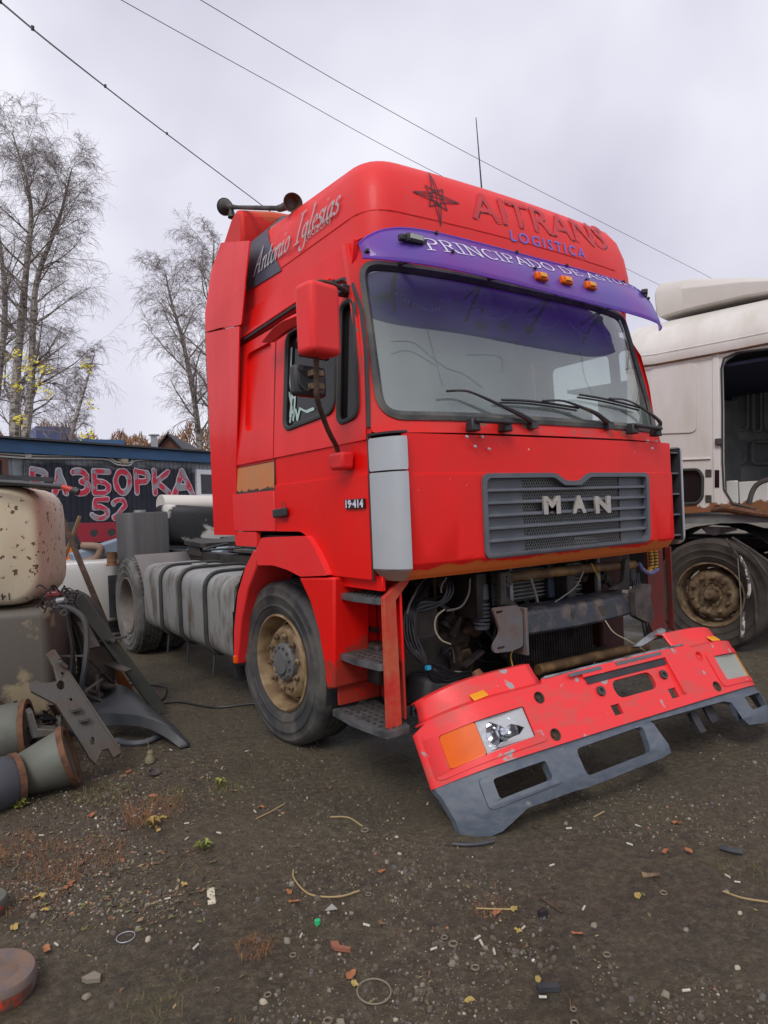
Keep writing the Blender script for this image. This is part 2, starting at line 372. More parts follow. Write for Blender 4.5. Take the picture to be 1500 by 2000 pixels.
def arc(cx, cy, rx, ry, a0, a1, n=10): return [(cx+rx*math.cos(R(a0+(a1-a0)*k/n)), cy+ry*math.sin(R(a0+(a1-a0)*k/n))) for k in range(n+1)]
def pen(mb, strokes, nib, fm, dz=.0, step=.12):
    k = 0
    for st in strokes:
        st2 = [st[0]]
        for p, q in zip(st, st[1:]):
            n = max(1, math.ceil(math.hypot(q[0]-p[0], q[1]-p[1])/step)); st2 += [(p[0]+(q[0]-p[0])*i/n, p[1]+(q[1]-p[1])*i/n) for i in range(1, n+1)]
        st = st2
        for a, b in zip(st, st[1:]):
            h = hull([(a[0]+q[0], a[1]+q[1]) for q in nib]+[(b[0]+q[0], b[1]+q[1]) for q in nib])
            if len(h) < 3: continue
            k += 1; mb.face([mb.b.verts.new(fm(x, y, dz+(k % 9)*6e-5)) for x, y in h])
def nibbox(w_, h_, sk=0): return [(-w_/2, -h_/2-sk), (w_/2, -h_/2+sk), (w_/2, h_/2+sk), (-w_/2, h_/2-sk)]
def lay(text, glyphs, track=0., shear=0.):
    x = 0; o = []
    for ch in text:
        if ch == ' ': x += .38; continue
        adv, st = glyphs[ch]
        for q in st: o.append([(x+p[0]+shear*p[1], p[1]) for p in q])
        x += adv+track
    return o, x
def sf(x, y=0., w_=.13): return [(x-w_, y), (x+w_, y)]
SER = {'P': (.66, [[(.13, 0), (.13, 1)], [(.13, 1), (.3, 1)]+arc(.32, .75, .24, .25, 90, -90)+[(.13, .5)], sf(.13)]),
 'R': (.74, [[(.13, 0), (.13, 1)], [(.13, 1), (.3, 1)]+arc(.32, .76, .22, .24, 90, -90)+[(.13, .52)], [(.34, .52), (.66, 0)], sf(.13), sf(.68, 0, .07)]),
 'I': (.36, [[(.14, 0), (.14, 1)], sf(.14), sf(.14, 1)]),
 'N': (.84, [[(.12, 0), (.12, 1)], [(.12, 1), (.68, 0)], [(.68, 0), (.68, 1)], sf(.12, 0, .1), sf(.68, 1, .1), sf(.06, 1, .07)]),
 'C': (.76, [arc(.42, .5, .34, .5, 50, 310, 16)]),
 'A': (.76, [[(.04, 0), (.36, 1)], [(.36, 1), (.68, 0)], [(.16, .35), (.56, .35)], sf(.04, 0, .09), sf(.68, 0, .1)]),
 'D': (.80, [[(.13, 0), (.13, 1)], [(.02, 1), (.3, 1)]+arc(.3, .5, .38, .5, 90, -90, 14)+[(.02, 0)]]),
 'O': (.82, [arc(.40, .5, .33, .5, 0, 360, 22)]),
 'E': (.64, [[(.13, 0), (.13, 1)], [(.02, 1), (.55, 1), (.55, .86)], [(.13, .52), (.42, .52)], [(.02, 0), (.57, 0), (.57, .16)]]),
 'S': (.58, [arc(.27, .75, .19, .25, 40, 225, 9)+arc(.27, .25, .22, .27, 60, -150, 9)]),
 'T': (.66, [[(.32, 0), (.32, 1)], [(.02, .86), (.02, 1), (.62, 1), (.62, .86)], sf(.32)]),
 'U': (.80, [[(.13, 1), (.13, .3)]+arc(.39, .3, .26, .3, 180, 360, 10)+[(.65, 1)], sf(.13, 1), sf(.65, 1, .1)])}
SCR = {'A': (.74, [[(-.02, .04), (.06, 0), (.38, 1)], [(.38, 1), (.50, .0), (.6, .04)], [(.16, .36), (.5, .36)]]),
 'n': (.44, [[(-.04, .4), (.04, .5), (.04, 0)], [(.04, .3), (.16, .5), (.26, .46), (.26, .08), (.34, 0), (.4, .08)]]),
 't': (.30, [[(.08, .78), (.08, .1), (.14, 0), (.26, .1)], [(-.04, .5), (.24, .5)]]),
 'o': (.42, [arc(.18, .25, .15, .25, 0, 360, 12)]),
 'i': (.24, [[(-.04, .4), (.04, .5), (.04, .08), (.1, 0), (.2, .08)], [(.05, .72), (.07, .74)]]),
 'I': (.52, [[(.2, 0), (.2, 1)], [(.02, .0), (.36, .0)], [(.06, 1), (.38, 1)]]),
 'g': (.46, [arc(.16, .27, .14, .22, 0, 360, 12), [(.31, .5), (.31, -.2)]+arc(.14, -.22, .17, .14, 0, -190, 9)]),
 'l': (.24, [[(-.02, .95), (.05, 1), (.05, .08), (.11, 0), (.2, .08)]]),
 'e': (.38, [[(.02, .26), (.28, .3)]+arc(.16, .28, .13, .22, 10, 310, 12)]),
 's': (.34, [arc(.15, .38, .1, .12, 30, 220, 6)+arc(.14, .13, .12, .14, 50, -150, 8)]),
 'a': (.46, [arc(.16, .25, .14, .25, 0, 360, 12), [(.31, .5), (.31, .08), (.37, 0), (.44, .08)]])}
CYR = {'Р': (.62, [[(.1, 0), (.1, 1)], [(.1, .98), (.28, .95)]+arc(.28, .72, .2, .22, 80, -80, 7)+[(.12, .48)]]),
 'А': (.70, [[(.05, 0), (.3, 1), (.6, 0)], [(.17, .32), (.48, .32)]]),
 'З': (.66, [[(.05, .95), (.3, 1)]+arc(.3, .76, .2, .22, 70, -80, 6)+arc(.3, .27, .25, .27, 80, -150, 9)]),
 'Б': (.68, [[(.56, 1), (.1, 1), (.1, 0), (.34, 0)]+arc(.34, .26, .21, .26, -85, 85, 8)+[(.12, .54)]]),
 'О': (.66, [arc(.3, .5, .22, .48, 0, 360, 18)]),
 'К': (.66, [[(.1, 0), (.1, 1)], [(.56, 1), (.16, .5), (.58, 0)]]),
 '5': (.68, [[(.54, 1), (.16, 1), (.12, .58), (.3, .62)]+arc(.28, .3, .26, .3, 80, -160, 9)]),
 '2': (.66, [arc(.3, .74, .22, .25, 170, -20, 8)+[(.08, .06)], [(.08, .04), (.35, .08), (.62, 0)]])}
# ================================================================ RED TRUCK
V = Vector
W = 2.36
truck = thing('red_truck', 'red high-roof tractor truck with purple sun visor and its front bumper missing', 'truck', (1.18, 2.0, 0))
def P(name, mb, m, bev=0, label=None, smooth=40): return part(name, mb, m, truck, bev, label, smooth)
def lerpt(tab, z):
    if z <= tab[0][0]: return tab[0][1:]
    for a, b in zip(tab, tab[1:]):
        if z <= b[0]:
            t = (z-a[0])/(b[0]-a[0]); return [u+(v-u)*t for u, v in zip(a[1:], b[1:])]
    return tab[-1][1:]
def tm(z): return 0 if z < 1.8 else .068*(z-1.8)/.95
def mirx(f): return lambda a, b, d: (lambda p: V((W-p.x, p.y, p.z)))(f(a, b, d))
# ---- cab side panels (near side and mirrored far side)
def fside(y, z, d):
    o = lerpt([(1.0, -.010), (1.609, -.010), (1.612, 0), (1.773, 0), (1.776, -.009), (2.6, -.009)], z)[0]
    return V((tm(z)+o+d, y, z))
door = rnd([(.195, 1.105), (.66, 1.105), (.72, 1.17), (.80, 1.30), (.90, 1.335), (1.205, 1.335), (1.205, 1.58), (1.195, 2.565), (.48, 2.605), (.36, 2.56), (.275, 2.42), (.225, 2.2), (.195, 1.82)], [.01, .05, .05, .05, .03, .01, .0, .03, .06, .06, .06, .05, .05], 3)
wmain = rnd([(.49, 1.955), (1.06, 1.925), (1.05, 2.49), (.50, 2.49)], .07)
wvent = rnd([(.262, 1.90), (.45, 1.88), (.45, 2.495), (.315, 2.49)], .06)
cz = (1.609, 1.612, 1.773, 1.776, 2.1, 2.4)
belt = rnd([(1.215, 1.762), (1.85, 1.762), (1.85, 2.575), (1.215, 2.575)], .012)
rec = rnd([(1.265, 1.985), (1.645, 1.985), (1.645, 2.50), (1.265, 2.50)], .06)
def wingseal(o, w_, fm, r=.014, flat=1): return MB().tube([fm(a, b, 0) for a, b in o], r, 6, closed=True)
for far in (0, 1):
    fm = mirx(fside) if far else fside
    d_ = P('door', MB().plate(door, [wmain, wvent], .03, fm, cb=cz), red, .006)
    for nm, wn in (('window', wmain), ('quarter_window', wvent)):
        part(nm, MB().plate(wn, None, .004, lambda a, b, d, f=fm: f(a, b, .018+d)), gfar if far else gside, d_)
        part('window_seal', wingseal(wn, 0, fm, .015), rubber, d_)
    P('sleeper_panel', MB().plate(belt, [rec], .03, fm, cb=cz).plate(rec, None, .01, lambda a, b, d, f=fm: f(a, b, .024+d), cb=cz), red, .009)
    P('upper_side_rail', MB().plate([(.36, 2.60), (.50, 2.62), (1.86, 2.585), (1.86, 2.78), (.34, 2.80)], None, .03, fm, cb=cz), red, .006)
    # body behind and under the doors
    P('side_skirt', MB().plate([(1.215, 1.335), (1.86, 1.335), (1.86, 1.582), (1.215, 1.582)], None, .03, lambda a, b, d, f=fm: f(a, b, d-.004)), red if far else redfade, .006)
    P('side_locker_panel', MB().plate([(1.215, 1.590), (1.86, 1.590), (1.86, 1.757), (1.215, 1.757)], None, .03, lambda a, b, d, f=fm: f(a, b, d)), red if far else orangep, .005, None if far else 'bare ochre locker panel with a rusted lower edge')
    P('sill_panel', MB().plate(rnd([(1.50, 1.235), (1.85, 1.235), (1.85, 1.33), (1.50, 1.33)], .02), None, .03, fm), redfade, .005)
gp = MB().tube([fside(a, b, .006) for a, b in [(.70, 1.12), (.80, 1.325), (.90, 1.338), (1.2095, 1.338), (1.2095, 1.60), (1.205, 1.775), (1.2055, 2.1), (1.204, 2.58)]], .0062, 5)
gp.tube([fside(a, b, .004) for a, b in [(1.212, 1.586), (1.86, 1.586)]], .005, 5).tube([fside(a, b, .004) for a, b in [(1.212, 1.759), (1.86, 1.759)]], .005, 5).tube([fside(a, b, .006) for a, b in [(.188, 1.10), (.188, 1.80)]], .006, 5)
kind(P('panel_gap', gp, black))
# gaps and rubbers round the near door
gap = MB().tube([fside(a, b, -.001) for a, b in [(.17, 1.83), (.205, 2.2), (.255, 2.42), (.335, 2.565), (.42, 2.62), (.50, 2.628)]], .011, 6)
P('door_rubber', gap, rubber)
P('drip_rail', MB().tube([fside(a, b, -.012) for a, b in [(.50, 2.632), (.9, 2.622), (1.40, 2.608), (1.86, 2.592)]], .010, 6), rubber)
P('drip_rail', MB().bar(fside(.55, 2.655, -.012), fside(1.86, 2.617, -.012), .02, .022), red, .006)

# ---- windscreen surround, curved
def wfy(x, z):
    s = abs(2*x/W-1); return .0+(z-1.85)*.25+.15*s**3.5+.02
def wf(x, z, d=0): return V((x, wfy(x, z)+d, z))
gh = rnd([(.045, 1.875), (2.315, 1.875), (2.27, 2.69), (.09, 2.69)], [.13, .13, .1, .1], 7)
fr = rnd([(.0, 1.803), (2.36, 1.803), (2.32, 2.79), (.04, 2.79)], .02, 2)
xc = [.1*k for k in range(1, 24)]
sur = P('windscreen_surround', MB().plate(fr, [gh], .03, wf, ca=xc, cb=(2.1, 2.4)), mat('red_surround_paint', (.74, .010, .008), .42, c2=(.55, .05, .04), sc_=3, fac=.7, coat=.1, spec=.3, spots=((.20, .12, .08), 15, .63)), .005)
for far in (0, 1):
    m_ = MB()
    def ap(s, t):
        z = 1.803+.985*t; yd = .185+lerpt([(1.8, 0), (2.2, .03), (2.42, .075), (2.57, .16), (2.8, .21)], z)[0]
        p0 = V((tm(z)-.007, yd, z)); p2 = wf(.0+.04*t, z, .0); p1 = V((tm(z)-.004, p2.y+.02, z)); q = p0*(1-s)**2+p1*2*s*(1-s)+p2*s*s
        return V((W-q.x, q.y, q.z)) if far else q
    P('a_pillar', m_.grid(ap, 5, 16), red)
glassp = P('windscreen', MB().plate(gh, None, 0, lambda a, b, d: wf(a, b, .012), ca=xc, cb=(2.0, 2.1, 2.2, 2.3, 2.4, 2.5, 2.6)), gwind)
def band(o, w_, fm, n=1):
    """flat band of width w_ inside a closed outline"""
    c = V((sum(p[0] for p in o)/len(o), sum(p[1] for p in o)/len(o))); m_ = MB(); A = []; B = []; L_ = len(o)
    for i, p in enumerate(o):
        t = (V(o[(i+1) % L_])-V(o[i-1])).normalized(); nrm = V((t.y, -t.x)); q = V(p)
        if (q+nrm*.01-c).length > (q-c).length: nrm = -nrm
        A.append(q-nrm*w_*.3); B.append(q+nrm*w_)
    va = [m_.b.verts.new(fm(p.x, p.y, -.008)) for p in A]; vm = [m_.b.verts.new(fm((p.x+q.x)/2, (p.y+q.y)/2, -.016)) for p, q in zip(A, B)]; vb = [m_.b.verts.new(fm(q.x, q.y, .006)) for q in B]
    for i in range(L_):
        j = (i+1) % L_; m_.face((va[i], va[j], vm[j], vm[i])); m_.face((vm[i], vm[j], vb[j], vb[i]))
    return m_
dense = [tuple(p) for p in gh]; d2 = []
for i, p in enumerate(dense):
    q = dense[(i+1) % len(dense)]; n = max(1, int((V(q)-V(p)).length/.12))
    d2 += [tuple(V(p).lerp(V(q), k/n)) for k in range(n)]
part('windscreen_seal', band(d2, .036, wf), mat('weathered_seal', (.045, .048, .05), .75, c2=(.19, .18, .15), sc_=4, fac=.8, gap=(.4, .7)), glassp)
def Wp(px, py, off=-.02):
    y = .1
    for _ in range(8): x, z = F(px, py, y); y = wfy(x, z)+off
    return V((x, y, z))
# cracks in the glass
for k_, pts in enumerate(([(765, 666), (808, 668), (843, 696), (873, 718), (908, 731), (943, 757)], [(834, 640), (852, 705), (865, 753)], [(912, 692), (977, 696), (982, 727)], [(1135, 640), (1140, 727), (1159, 770)], [(765, 690), (800, 684), (850, 712)])):
    part('crack', MB().tube(bez([Wp(*q, .008) for q in pts], 4), .0009, 4), mat('crack_blue', (.14, .22, .28), .3) if k_ == 0 else bpy.data.materials['crack_blue'], glassp)
# wipers
for k, (arm, blade) in enumerate([
    ([(1042, 826), (1020, 812), (985, 795), (930, 770), (905, 763), (872, 764)], None),
    ([(1190, 828), (1165, 808), (1140, 797), (1100, 783), (1060, 783)], [(980, 781), (1030, 783), (1080, 789), (1130, 797)]),
    ([(1303, 835), (1290, 826), (1262, 802), (1225, 782), (1190, 778)], [(1132, 771), (1170, 777), (1210, 786), (1252, 797)])]):
    pts = [Wp(*a, -.045) for a in arm]
    pts[0] = Wp(*arm[0], -.03)
    o = P('wiper', MB().tube(bez(pts, 4), [.017-.011*min(1, i/12) for i in range(len(bez(pts, 4)))], 6).box(pts[0]+V((0, .01, -.01)), (.05, .05, .04)), mat('wiper_metal', (.03, .03, .035), .4, c2=(.12, .07, .04), sc_=6, gap=(.5, .6)) if k == 0 else bpy.data.materials['wiper_metal'])
    if blade:
        bp = [Wp(*a, -.03) for a in blade]
        part('wiper_blade', MB().tube(bez(bp, 4), .007, 5).tube(bez([q+V((0, .016, -.012)) for q in bp], 4), .006, 4), black, o)
# handles below the windscreen
for (x0, y0, x1, y1) in ((912, 828, 992, 832), (1226, 836, 1283, 843)):
    a, b = V((F(x0, y0)[0], -.03, F(x0, y0)[1])), V((F(x1, y1)[0], -.03, F(x1, y1)[1]))
    m_ = MB().box(a+V((.03, .02, -.005)), (.06, .06, .065), tap=.8).box(b+V((-.03, .02, 0)), (.06, .06, .065), tap=.8).bar(a+V((.02, -.015, .012)), b+V((-.02, -.015, .012)), .026, .022)
    P('front_grab_handle', m_, black, .008)
# panel fasteners
ms = MB(); me_s = MB().cyl((0, 0, 0), (0, -.006, 0), .009, .006, 10).mesh('fastener')
for px, py in [(912, 853), (942, 853), (928, 872), (955, 877), (1265, 861), (1281, 861), (1274, 876)]:
    o = link('fastener', me_s, None, truck); x, z = F(px, py); o.location = (x, .0, z)
me_s.materials.append(galv)

# ---- front panel with the grille opening
def hy(x, z): return .03*((x-1.18)/1.08)**2+(max(0, 1.175-z)*.75 if z < 1.175 else 0)+(.006 if z > 1.60 else 0)
def hf(x, z, d=0): return V((x, hy(x, z)+d, z))
go = rnd([(.552, 1.165), (1.962, 1.165), (1.975, 1.60), (1.37, 1.60), (1.29, 1.555), (1.17, 1.555), (1.09, 1.60), (.552, 1.60)], [.05, .05, .05, .03, .03, .03, .03, .05], 4)
P('front_panel', MB().plate(rnd([(.102, 1.115), (2.262, 1.115), (2.262, 1.792), (.102, 1.792)], .012, 2), [go], .03, hf, ca=xc, cb=(1.14, 1.172, 1.178, 1.598, 1.602)), redhood, .005)
P('front_panel_lip', MB().plate([(.12, 1.095), (2.24, 1.095), (2.24, 1.116), (.12, 1.116)], None, .03, lambda a, b, d: hf(a, b, d+.02), ca=xc), redhood)
grille = P('grille', MB().plate(go, [rnd([(.58, 1.19), (1.935, 1.19), (1.945, 1.575), (1.385, 1.575), (1.30, 1.53), (1.16, 1.53), (1.08, 1.575), (.58, 1.575)], [.035, .035, .035, .02, .02, .02, .02, .035], 4)], .05, lambda a, b, d: hf(a, b, d-.012), ca=(.9, 1.2, 1.5, 1.8)), dgrey, .006)
for k in range(6):
    z = 1.512-.0645*k
    sl_ = MB().loft([[V((x, hy(x, 1.3)-.002, z-.008)), V((x, hy(x, 1.3)-.001, z+.006)), V((x, hy(x, 1.3)+.032, z+.014)), V((x, hy(x, 1.3)+.032, z-.006))] for x in (.575, .9, 1.2, 1.6, 1.94)])
    if k < 5: part('slat', sl_, dgrey, grille, .003)
    else: sl_.b.free()
for x0, x1 in ((.58, .86), (1.70, 1.938)):
    part('blank_panel', MB().plate([(x0, 1.185), (x1, 1.185), (x1, 1.58), (x0, 1.58)], None, .006, lambda a, b, d: hf(a, b, .024+d)), dgrey, grille)
mm = MB(); st = .019; x0, x1, z0, z1 = .86, 1.70, 1.19, 1.575; hgt = z1-z0
for sg in (1, -1):
    k = -hgt*.55
    while k < (x1-x0)+hgt*.55:
        xa, xb = (x0+k, x0+k+hgt*.6) if sg > 0 else (x0+k+hgt*.6, x0+k); za, zb = z0, z1; a, b = V((xa, 0, za)), V((xb, 0, zb))
        ts = [0, 1]
        d = b-a
        for bx in (x0, x1):
            t = (bx-a.x)/d.x
            if (d.x > 0) == (bx == x0): ts[0] = max(ts[0], t)
            else: ts[1] = min(ts[1], t)
        if ts[1]-ts[0] > .02:
            p, q = a+d*ts[0], a+d*ts[1]; mm.tube([V((p.x, hy(p.x, 1.3)+.034+.002*sg, p.z)), V((q.x, hy(q.x, 1.3)+.034+.002*sg, q.z))], .0024, 4, cap=False)
        k += st
part('mesh', mm, mat('grille_mesh', (.26, .27, .27), .45, .4), grille, smooth=0)
for ch, px0, px1 in (('M', 1060, 1093), ('A', 1116, 1143), ('N', 1161, 1191)):
    a, b = F(px0, 1002)[0], F(px1, 1001)[0]; z = F(px0, 1003 if ch == 'M' else 1001)[1]
    me = font_mesh(ch, .128, lambda x, y, e_: V((x, -e_, y)), .006, .006); xs = [v.co.x for v in me.vertices]; k = (b-a)/(max(xs)-min(xs))
    for v in me.vertices: v.co = V((a+(v.co.x-min(xs))*k, v.co.y-.004, z+v.co.z))
    link('letter', me, chrome, grille)
# things behind the grille
P('cab_front_bulkhead', MB().box((1.18, .19, 1.5), (2.1, .02, .55)), interd)
# ---- silver corner panels
def cor(a, z, d=0):
    th = R(90*a); k = max(0, 1.16-z)*.9
    return V((.102*(1-math.cos(th))-.010+d*math.cos(th)+k*math.cos(th), .19*(1-math.sin(th))-.004+d*math.sin(th)+k*math.sin(th), z))
for z0, z1 in ((1.10, 1.612), (1.620, 1.775)):
    P('corner_panel', MB().plate(rnd([(.03, z0), (.97, z0), (.97, z1), (.03, z1)], .03 if z0 > 1.2 else .02, 3), None, .02, cor, ca=[.1*k for k in range(1, 10)], cb=(1.16,)), silver, .004)
P('corner_filler', MB().plate([(0, 1.79), (1, 1.79), (1, 1.80), (0, 1.80)], None, .02, lambda a, b, d: cor(a, b, d+.004), ca=[.1*k for k in range(1, 10)]), black)
# far corner: open air channel between front panel and silver flap
fl = P('side_air_deflector', MB().plate(rnd([(.015, 1.13), (.16, 1.12), (.16, 1.77), (.015, 1.77)], [.06, .01, .01, .03]), None, .014, lambda a, b, d: V((2.352+d, a, b))), silver, .005)
part('flap_shade_sheet', MB().box((2.346, .10, 1.46), (.006, .16, .6)), black, fl)  # black sheet added to darken the silver flap's inner face
part('duct', MB().box((2.308, .12, 1.46), (.085, .02, .64)), black, fl)
for k in range(5): part('rib', MB().box((2.308, .075, 1.19+.135*k), (.085, .09, .010)), dgrey, fl)

# ---- high roof
RT = [(2.72, .135, .36), (2.775, .10, .26), (2.80, .082, .235), (2.92, .088, .235), (3.05, .100, .255), (3.17, .122, .290), (3.25, .155, .335), (3.29, .195, .38), (3.315, .26, .45), (3.33, .38, .60)]
def rbow(x): return -.055*(1-((x-1.18)/1.1)**2)
secs = []
for z, xi, yf in RT:
    o = rnd([(xi, yf), (W-xi, yf), (W-xi, 1.87), (xi, 1.87)], [.17, .17, .03, .03], 8); q = []
    for i, p in enumerate(o):
        r_ = o[(i+1) % len(o)]; n = 8 if abs(r_[0]-p[0]) > 1 else 1
        for k in range(n):
            a = p[0]+(r_[0]-p[0])*k/n; b = p[1]+(r_[1]-p[1])*k/n
            w_ = max(0, 1-(b-yf)/.5) if b < yf+.5 else 0; q.append(V((a, b+rbow(a)*w_, z-.030*max(0, min(1, 1-(b-.45)/1.1))*max(0, min(1, (z-3.1)/.2))+.05*max(0, min(1, (b-1.15)/.6))*max(0, min(1, (z-3.15)/.12)))))
    secs.append(q)
roof = P('high_roof', MB().loft(secs), redroof, 0, None, 30)
def rx(z): return lerpt([(a, b) for a, b, c in RT], z)[0]
def rxy(y, z):
    t = max(0, min(1, (y-.5)/1.34)); z0 = z
    for _ in range(12): z0 = z-(-.0285*(1-t)*max(0, min(1, (z0-3.1)/.2))+.05*t*max(0, min(1, (z0-3.15)/.12)))
    return rx(z0)
def ry(x, z): return lerpt([(a, c) for a, b, c in RT], z)[0]+rbow(x)
def Rs(px, py, off=.004):
    x = .1
    for _ in range(8): y, z = S(px, py, x); x = rxy(y, z)-off
    return y, z
def Rf(px, py):
    y = .25
    for _ in range(8): x, z = F(px, py, y); y = ry(x, z)
    return x, z
# moulding line all round
part('moulding', MB().tube([V((rx(2.93)-.001, 1.86, 2.93)), V((rx(2.93)-.001, .42, 2.93))]+[V((.088+.17*(1-math.cos(t)), ry(.09+.17, 2.93)+.055*0+.17*(1-math.sin(t)), 2.93)) for t in [k*PI/2/6 for k in range(1, 7)]]+[V((x, ry(x, 2.93), 2.93)) for x in [.35+.15*k for k in range(12)]], .0045, 5), redroof, roof)
# side window film and script lettering
film = [Rs(*a) for a in ((479, 572), (550, 528), (556, 420), (520, 440), (488, 468))]
part('roof_side_window', MB().plate(rnd(film, [.02, .01, .01, .05, .04]), None, .004, lambda a, b, d: V((rxy(a, b)-.007+d, a, b)), ca=(1.3, 1.45, 1.6), cb=(2.92, 3.05, 3.12, 3.17, 3.21, 3.25, 3.27, 3.29, 3.31)), mat('smoked_panel', (.055, .06, .09), .45, c2=(.09, .095, .12), sc_=2), roof)
st_, wd = lay('Antonio Iglesias', SCR, 0, .32)
a0, a1 = V(Rs(497, 541)), V(Rs(664, 413)); hh = .165
def scrm(x, y, dz):
    t = x/wd; p = a0.lerp(a1, t)+V((0, y*hh)); return V((rxy(p.x, p.y)-.013-dz, p.x, p.y))
x_ = 0
for ch in 'Antonio Iglesias':
    if ch == ' ': x_ += .38; continue
    q_, ad_ = lay(ch, SCR, 0, .32)
    m_ = MB(); pen(m_, q_, nibbox(.085, .03, .012), lambda x, y, dz, x_=x_: scrm(x+x_, y, dz)); x_ += ad_
    part('letter', m_, greylet, roof, smooth=0)
g0, g1 = V(Rs(598, 470)), V(Rs(636, 442))
me = font_mesh('(GOZON)', .055, lambda x, y, e_: V((rx(3.0)-.010, g0.x-x*1.15, g0.y+(g1.y-g0.y)*x/.22+y)))
link('town_lettering', me, greylet, roof)
me = font_mesh('GIJONES', .05, lambda x, y, e_: V((rx(3.0)-.010, Rs(560, 500)[0]-x*.7, Rs(560, 500)[1]+y)))
link('town_lettering', me, fadelet, roof)
# front lettering
def ftxt(body, p0, p1, hpx, m, off, fat=0, name='lettering', dx=0, dz_=0, shear=0, spacing=1, sy=1):
    A, B = V(Rf(*p0)), V(Rf(*p1)); me = font_mesh(body, 1, lambda x, y, e_: V((x, y, 0)), 0, fat, shear, spacing, True); xs = [v.co.x for v in me.vertices]; x0_, x1_ = min(xs), max(xs)
    top = max(v.co.y for v in me.vertices)
    for v in me.vertices:
        t = (v.co.x-x0_)/(x1_-x0_); x = A.x+(B.x-A.x)*t+dx; z = A.y+(B.y-A.y)*t+v.co.y/top*hpx+dz_; v.co = V((x, ry(x, z)-off, z))
    return link(name, me, m, roof)
ftxt('AITRANS', (922, 424), (1187, 487), .165, shadlet, .0025, .008, dx=.008, dz_=-.008)
ftxt('AITRANS', (922, 424), (1187, 487), .165, fadelet, .0032, .010)
ftxt('LOGISTICA', (998, 470), (1143, 505), .062, bluelet, .004, .01, spacing=1.35)
# compass star
sx, sz = Rf(852, 386); m_ = MB(); stk = []
for ph, ro, ri in ((0, .155, .035), (45, .085, .04), (22.5, .055, .025)):
    o = []
    for k in range(8):
        r_ = ro if k % 2 == 0 else ri; o.append((r_*.95*math.cos(R(45*k+ph)), r_*math.sin(R(45*k+ph))))
    stk.append(o+[o[0]])
for k in range(4): stk.append([(0, 0), (.13*math.cos(R(90*k)), .13*math.sin(R(90*k)))])
stk.append(arc(0, 0, .035, .035, 0, 300))
pen(m_, stk, nibbox(.005, .005), lambda x, y, dz: V((sx+x, ry(sx+x, sz+y)-.004-dz, sz+y)), 0, .03); part('star_emblem', m_, blacklet, roof, smooth=0)
# ---- purple visor
def vis(s, t, d=0):
    x = -.022+(W+.03)*s; e_ = abs(2*s-1); w_ = e_**7
    zt = 2.828-.13*e_**9; zb = 2.588-.055*s+.035*e_**6; z = zt+(zb-zt)*t
    y = .125-.185*math.sin(t*1.35)/math.sin(1.35)*(1-.85*e_**6)+.045*e_**4
    return V((x+(d if s < .5 else -d)*w_, y+d*(1-w_), z))
NA = 60; m_ = MB().grid(lambda s, t: vis(s, t), NA, 10)
visor = P('sun_visor', m_, visorm); so_ = visor.modifiers.new('solid', 'SOLIDIFY'); so_.thickness = .005; so_.offset = -1
lip = MB().tube([vis(k/50, 1) for k in range(51)], .006, 6).tube([vis(k/50, 0) for k in range(51)], .005, 6); part('visor_lip', lip, visorm, visor)
def Vs(px, py):
    best = None
    for i in range(121):
        for j in range(25):
            p = vis(i/120, j/24); q = p-CP; d = q.dot(CF); e_ = (750+FPX*q.dot(CR)/d-px)**2+(1000-FPX*q.dot(CU)/d-py)**2
            if best is None or e_ < best[0]: best = (e_, i/120, j/24)
    return best[1], best[2]
st_, wd = lay('PRINCIPADO DE ASTURIAS', SER, .03)
va = (Vs(838, 490)[0], .60)
base_t = [Vs(*q) for q in ((845, 488), (1062, 519), (1213, 556))]; top_t = [Vs(*q) for q in ((845, 468), (1062, 500), (1213, 538))]
def letter_on_visor(x, y, dz):
    s = va[0]+(.965-va[0])*x/wd; k = (s-base_t[0][0])/(base_t[2][0]-base_t[0][0])
    tb0 = base_t[0][1]+(base_t[2][1]-base_t[0][1])*k; tt0 = top_t[0][1]+(top_t[2][1]-top_t[0][1])*k
    return vis(s, max(.02, tb0+(tt0-tb0)*y), -.004-dz)
x_ = 0
for ch in 'PRINCIPADO DE ASTURIAS':
    if ch == ' ': x_ += .38; continue
    q_, ad_ = lay(ch, SER, .03)
    m_ = MB(); pen(m_, q_, nibbox(.085, .055), lambda x, y, dz, x_=x_: letter_on_visor(x+x_, y, dz)); x_ += ad_
    part('letter', m_, whitet, visor, smooth=0)
for px, py in ((1050, 1042-500), (1100, 551), (1147, 560)):
    s, t = Vs(px, py); p = vis(s, t, -.012)
    o = part('marker_lamp', MB().box(p+V((0, -.005, 0)), (.088, .03, .045), Matrix.Rotation(R(-12), 3, 'X')), amber, visor, .008)
    part('lens', MB().box(p+V((0, -.024, .004)), (.045, .012, .025), Matrix.Rotation(R(-12), 3, 'X')), amber2, o, .003)
s, t = Vs(805, 472); p = vis(s, t, -.012)
o = part('work_lamp', MB().box(p, (.16, .03, .03)).box(p+V((0, -.015, 0)), (.10, .03, .042)), black, visor, .006); part('lens', MB().box(p+V((0, -.032, .003)), (.075, .01, .022)), glens2, o)
s, t = Vs(1262, 568); p = vis(s, t, -.012); part('work_lamp', MB().box(p, (.12, .04, .03), Matrix.Rotation(R(35), 3, 'Z')), black, visor, .006)
for px, py in ((850, 457), (881, 494), (1010, 486), (1043, 526), (1110, 508), (1144, 548), (1220, 540), (1258, 578), (714, 492), (1270, 578)):
    s, t = Vs(px, py); p = vis(s, t, 0); part('screw', MB().cyl(p+V((0, -.014, .004)), p+V((0, .01, -.004)), .009, .011, 10), black, visor)
for s in (.13, .37, .6, .83):
    a = vis(s, .75, .01); b = V((a.x, wfy(a.x, 2.70)-.005, 2.69)); part('bracket', MB().bar(a, b, .016, .010).bar(vis(s, .35, .01), b, .014, .010), black, visor)
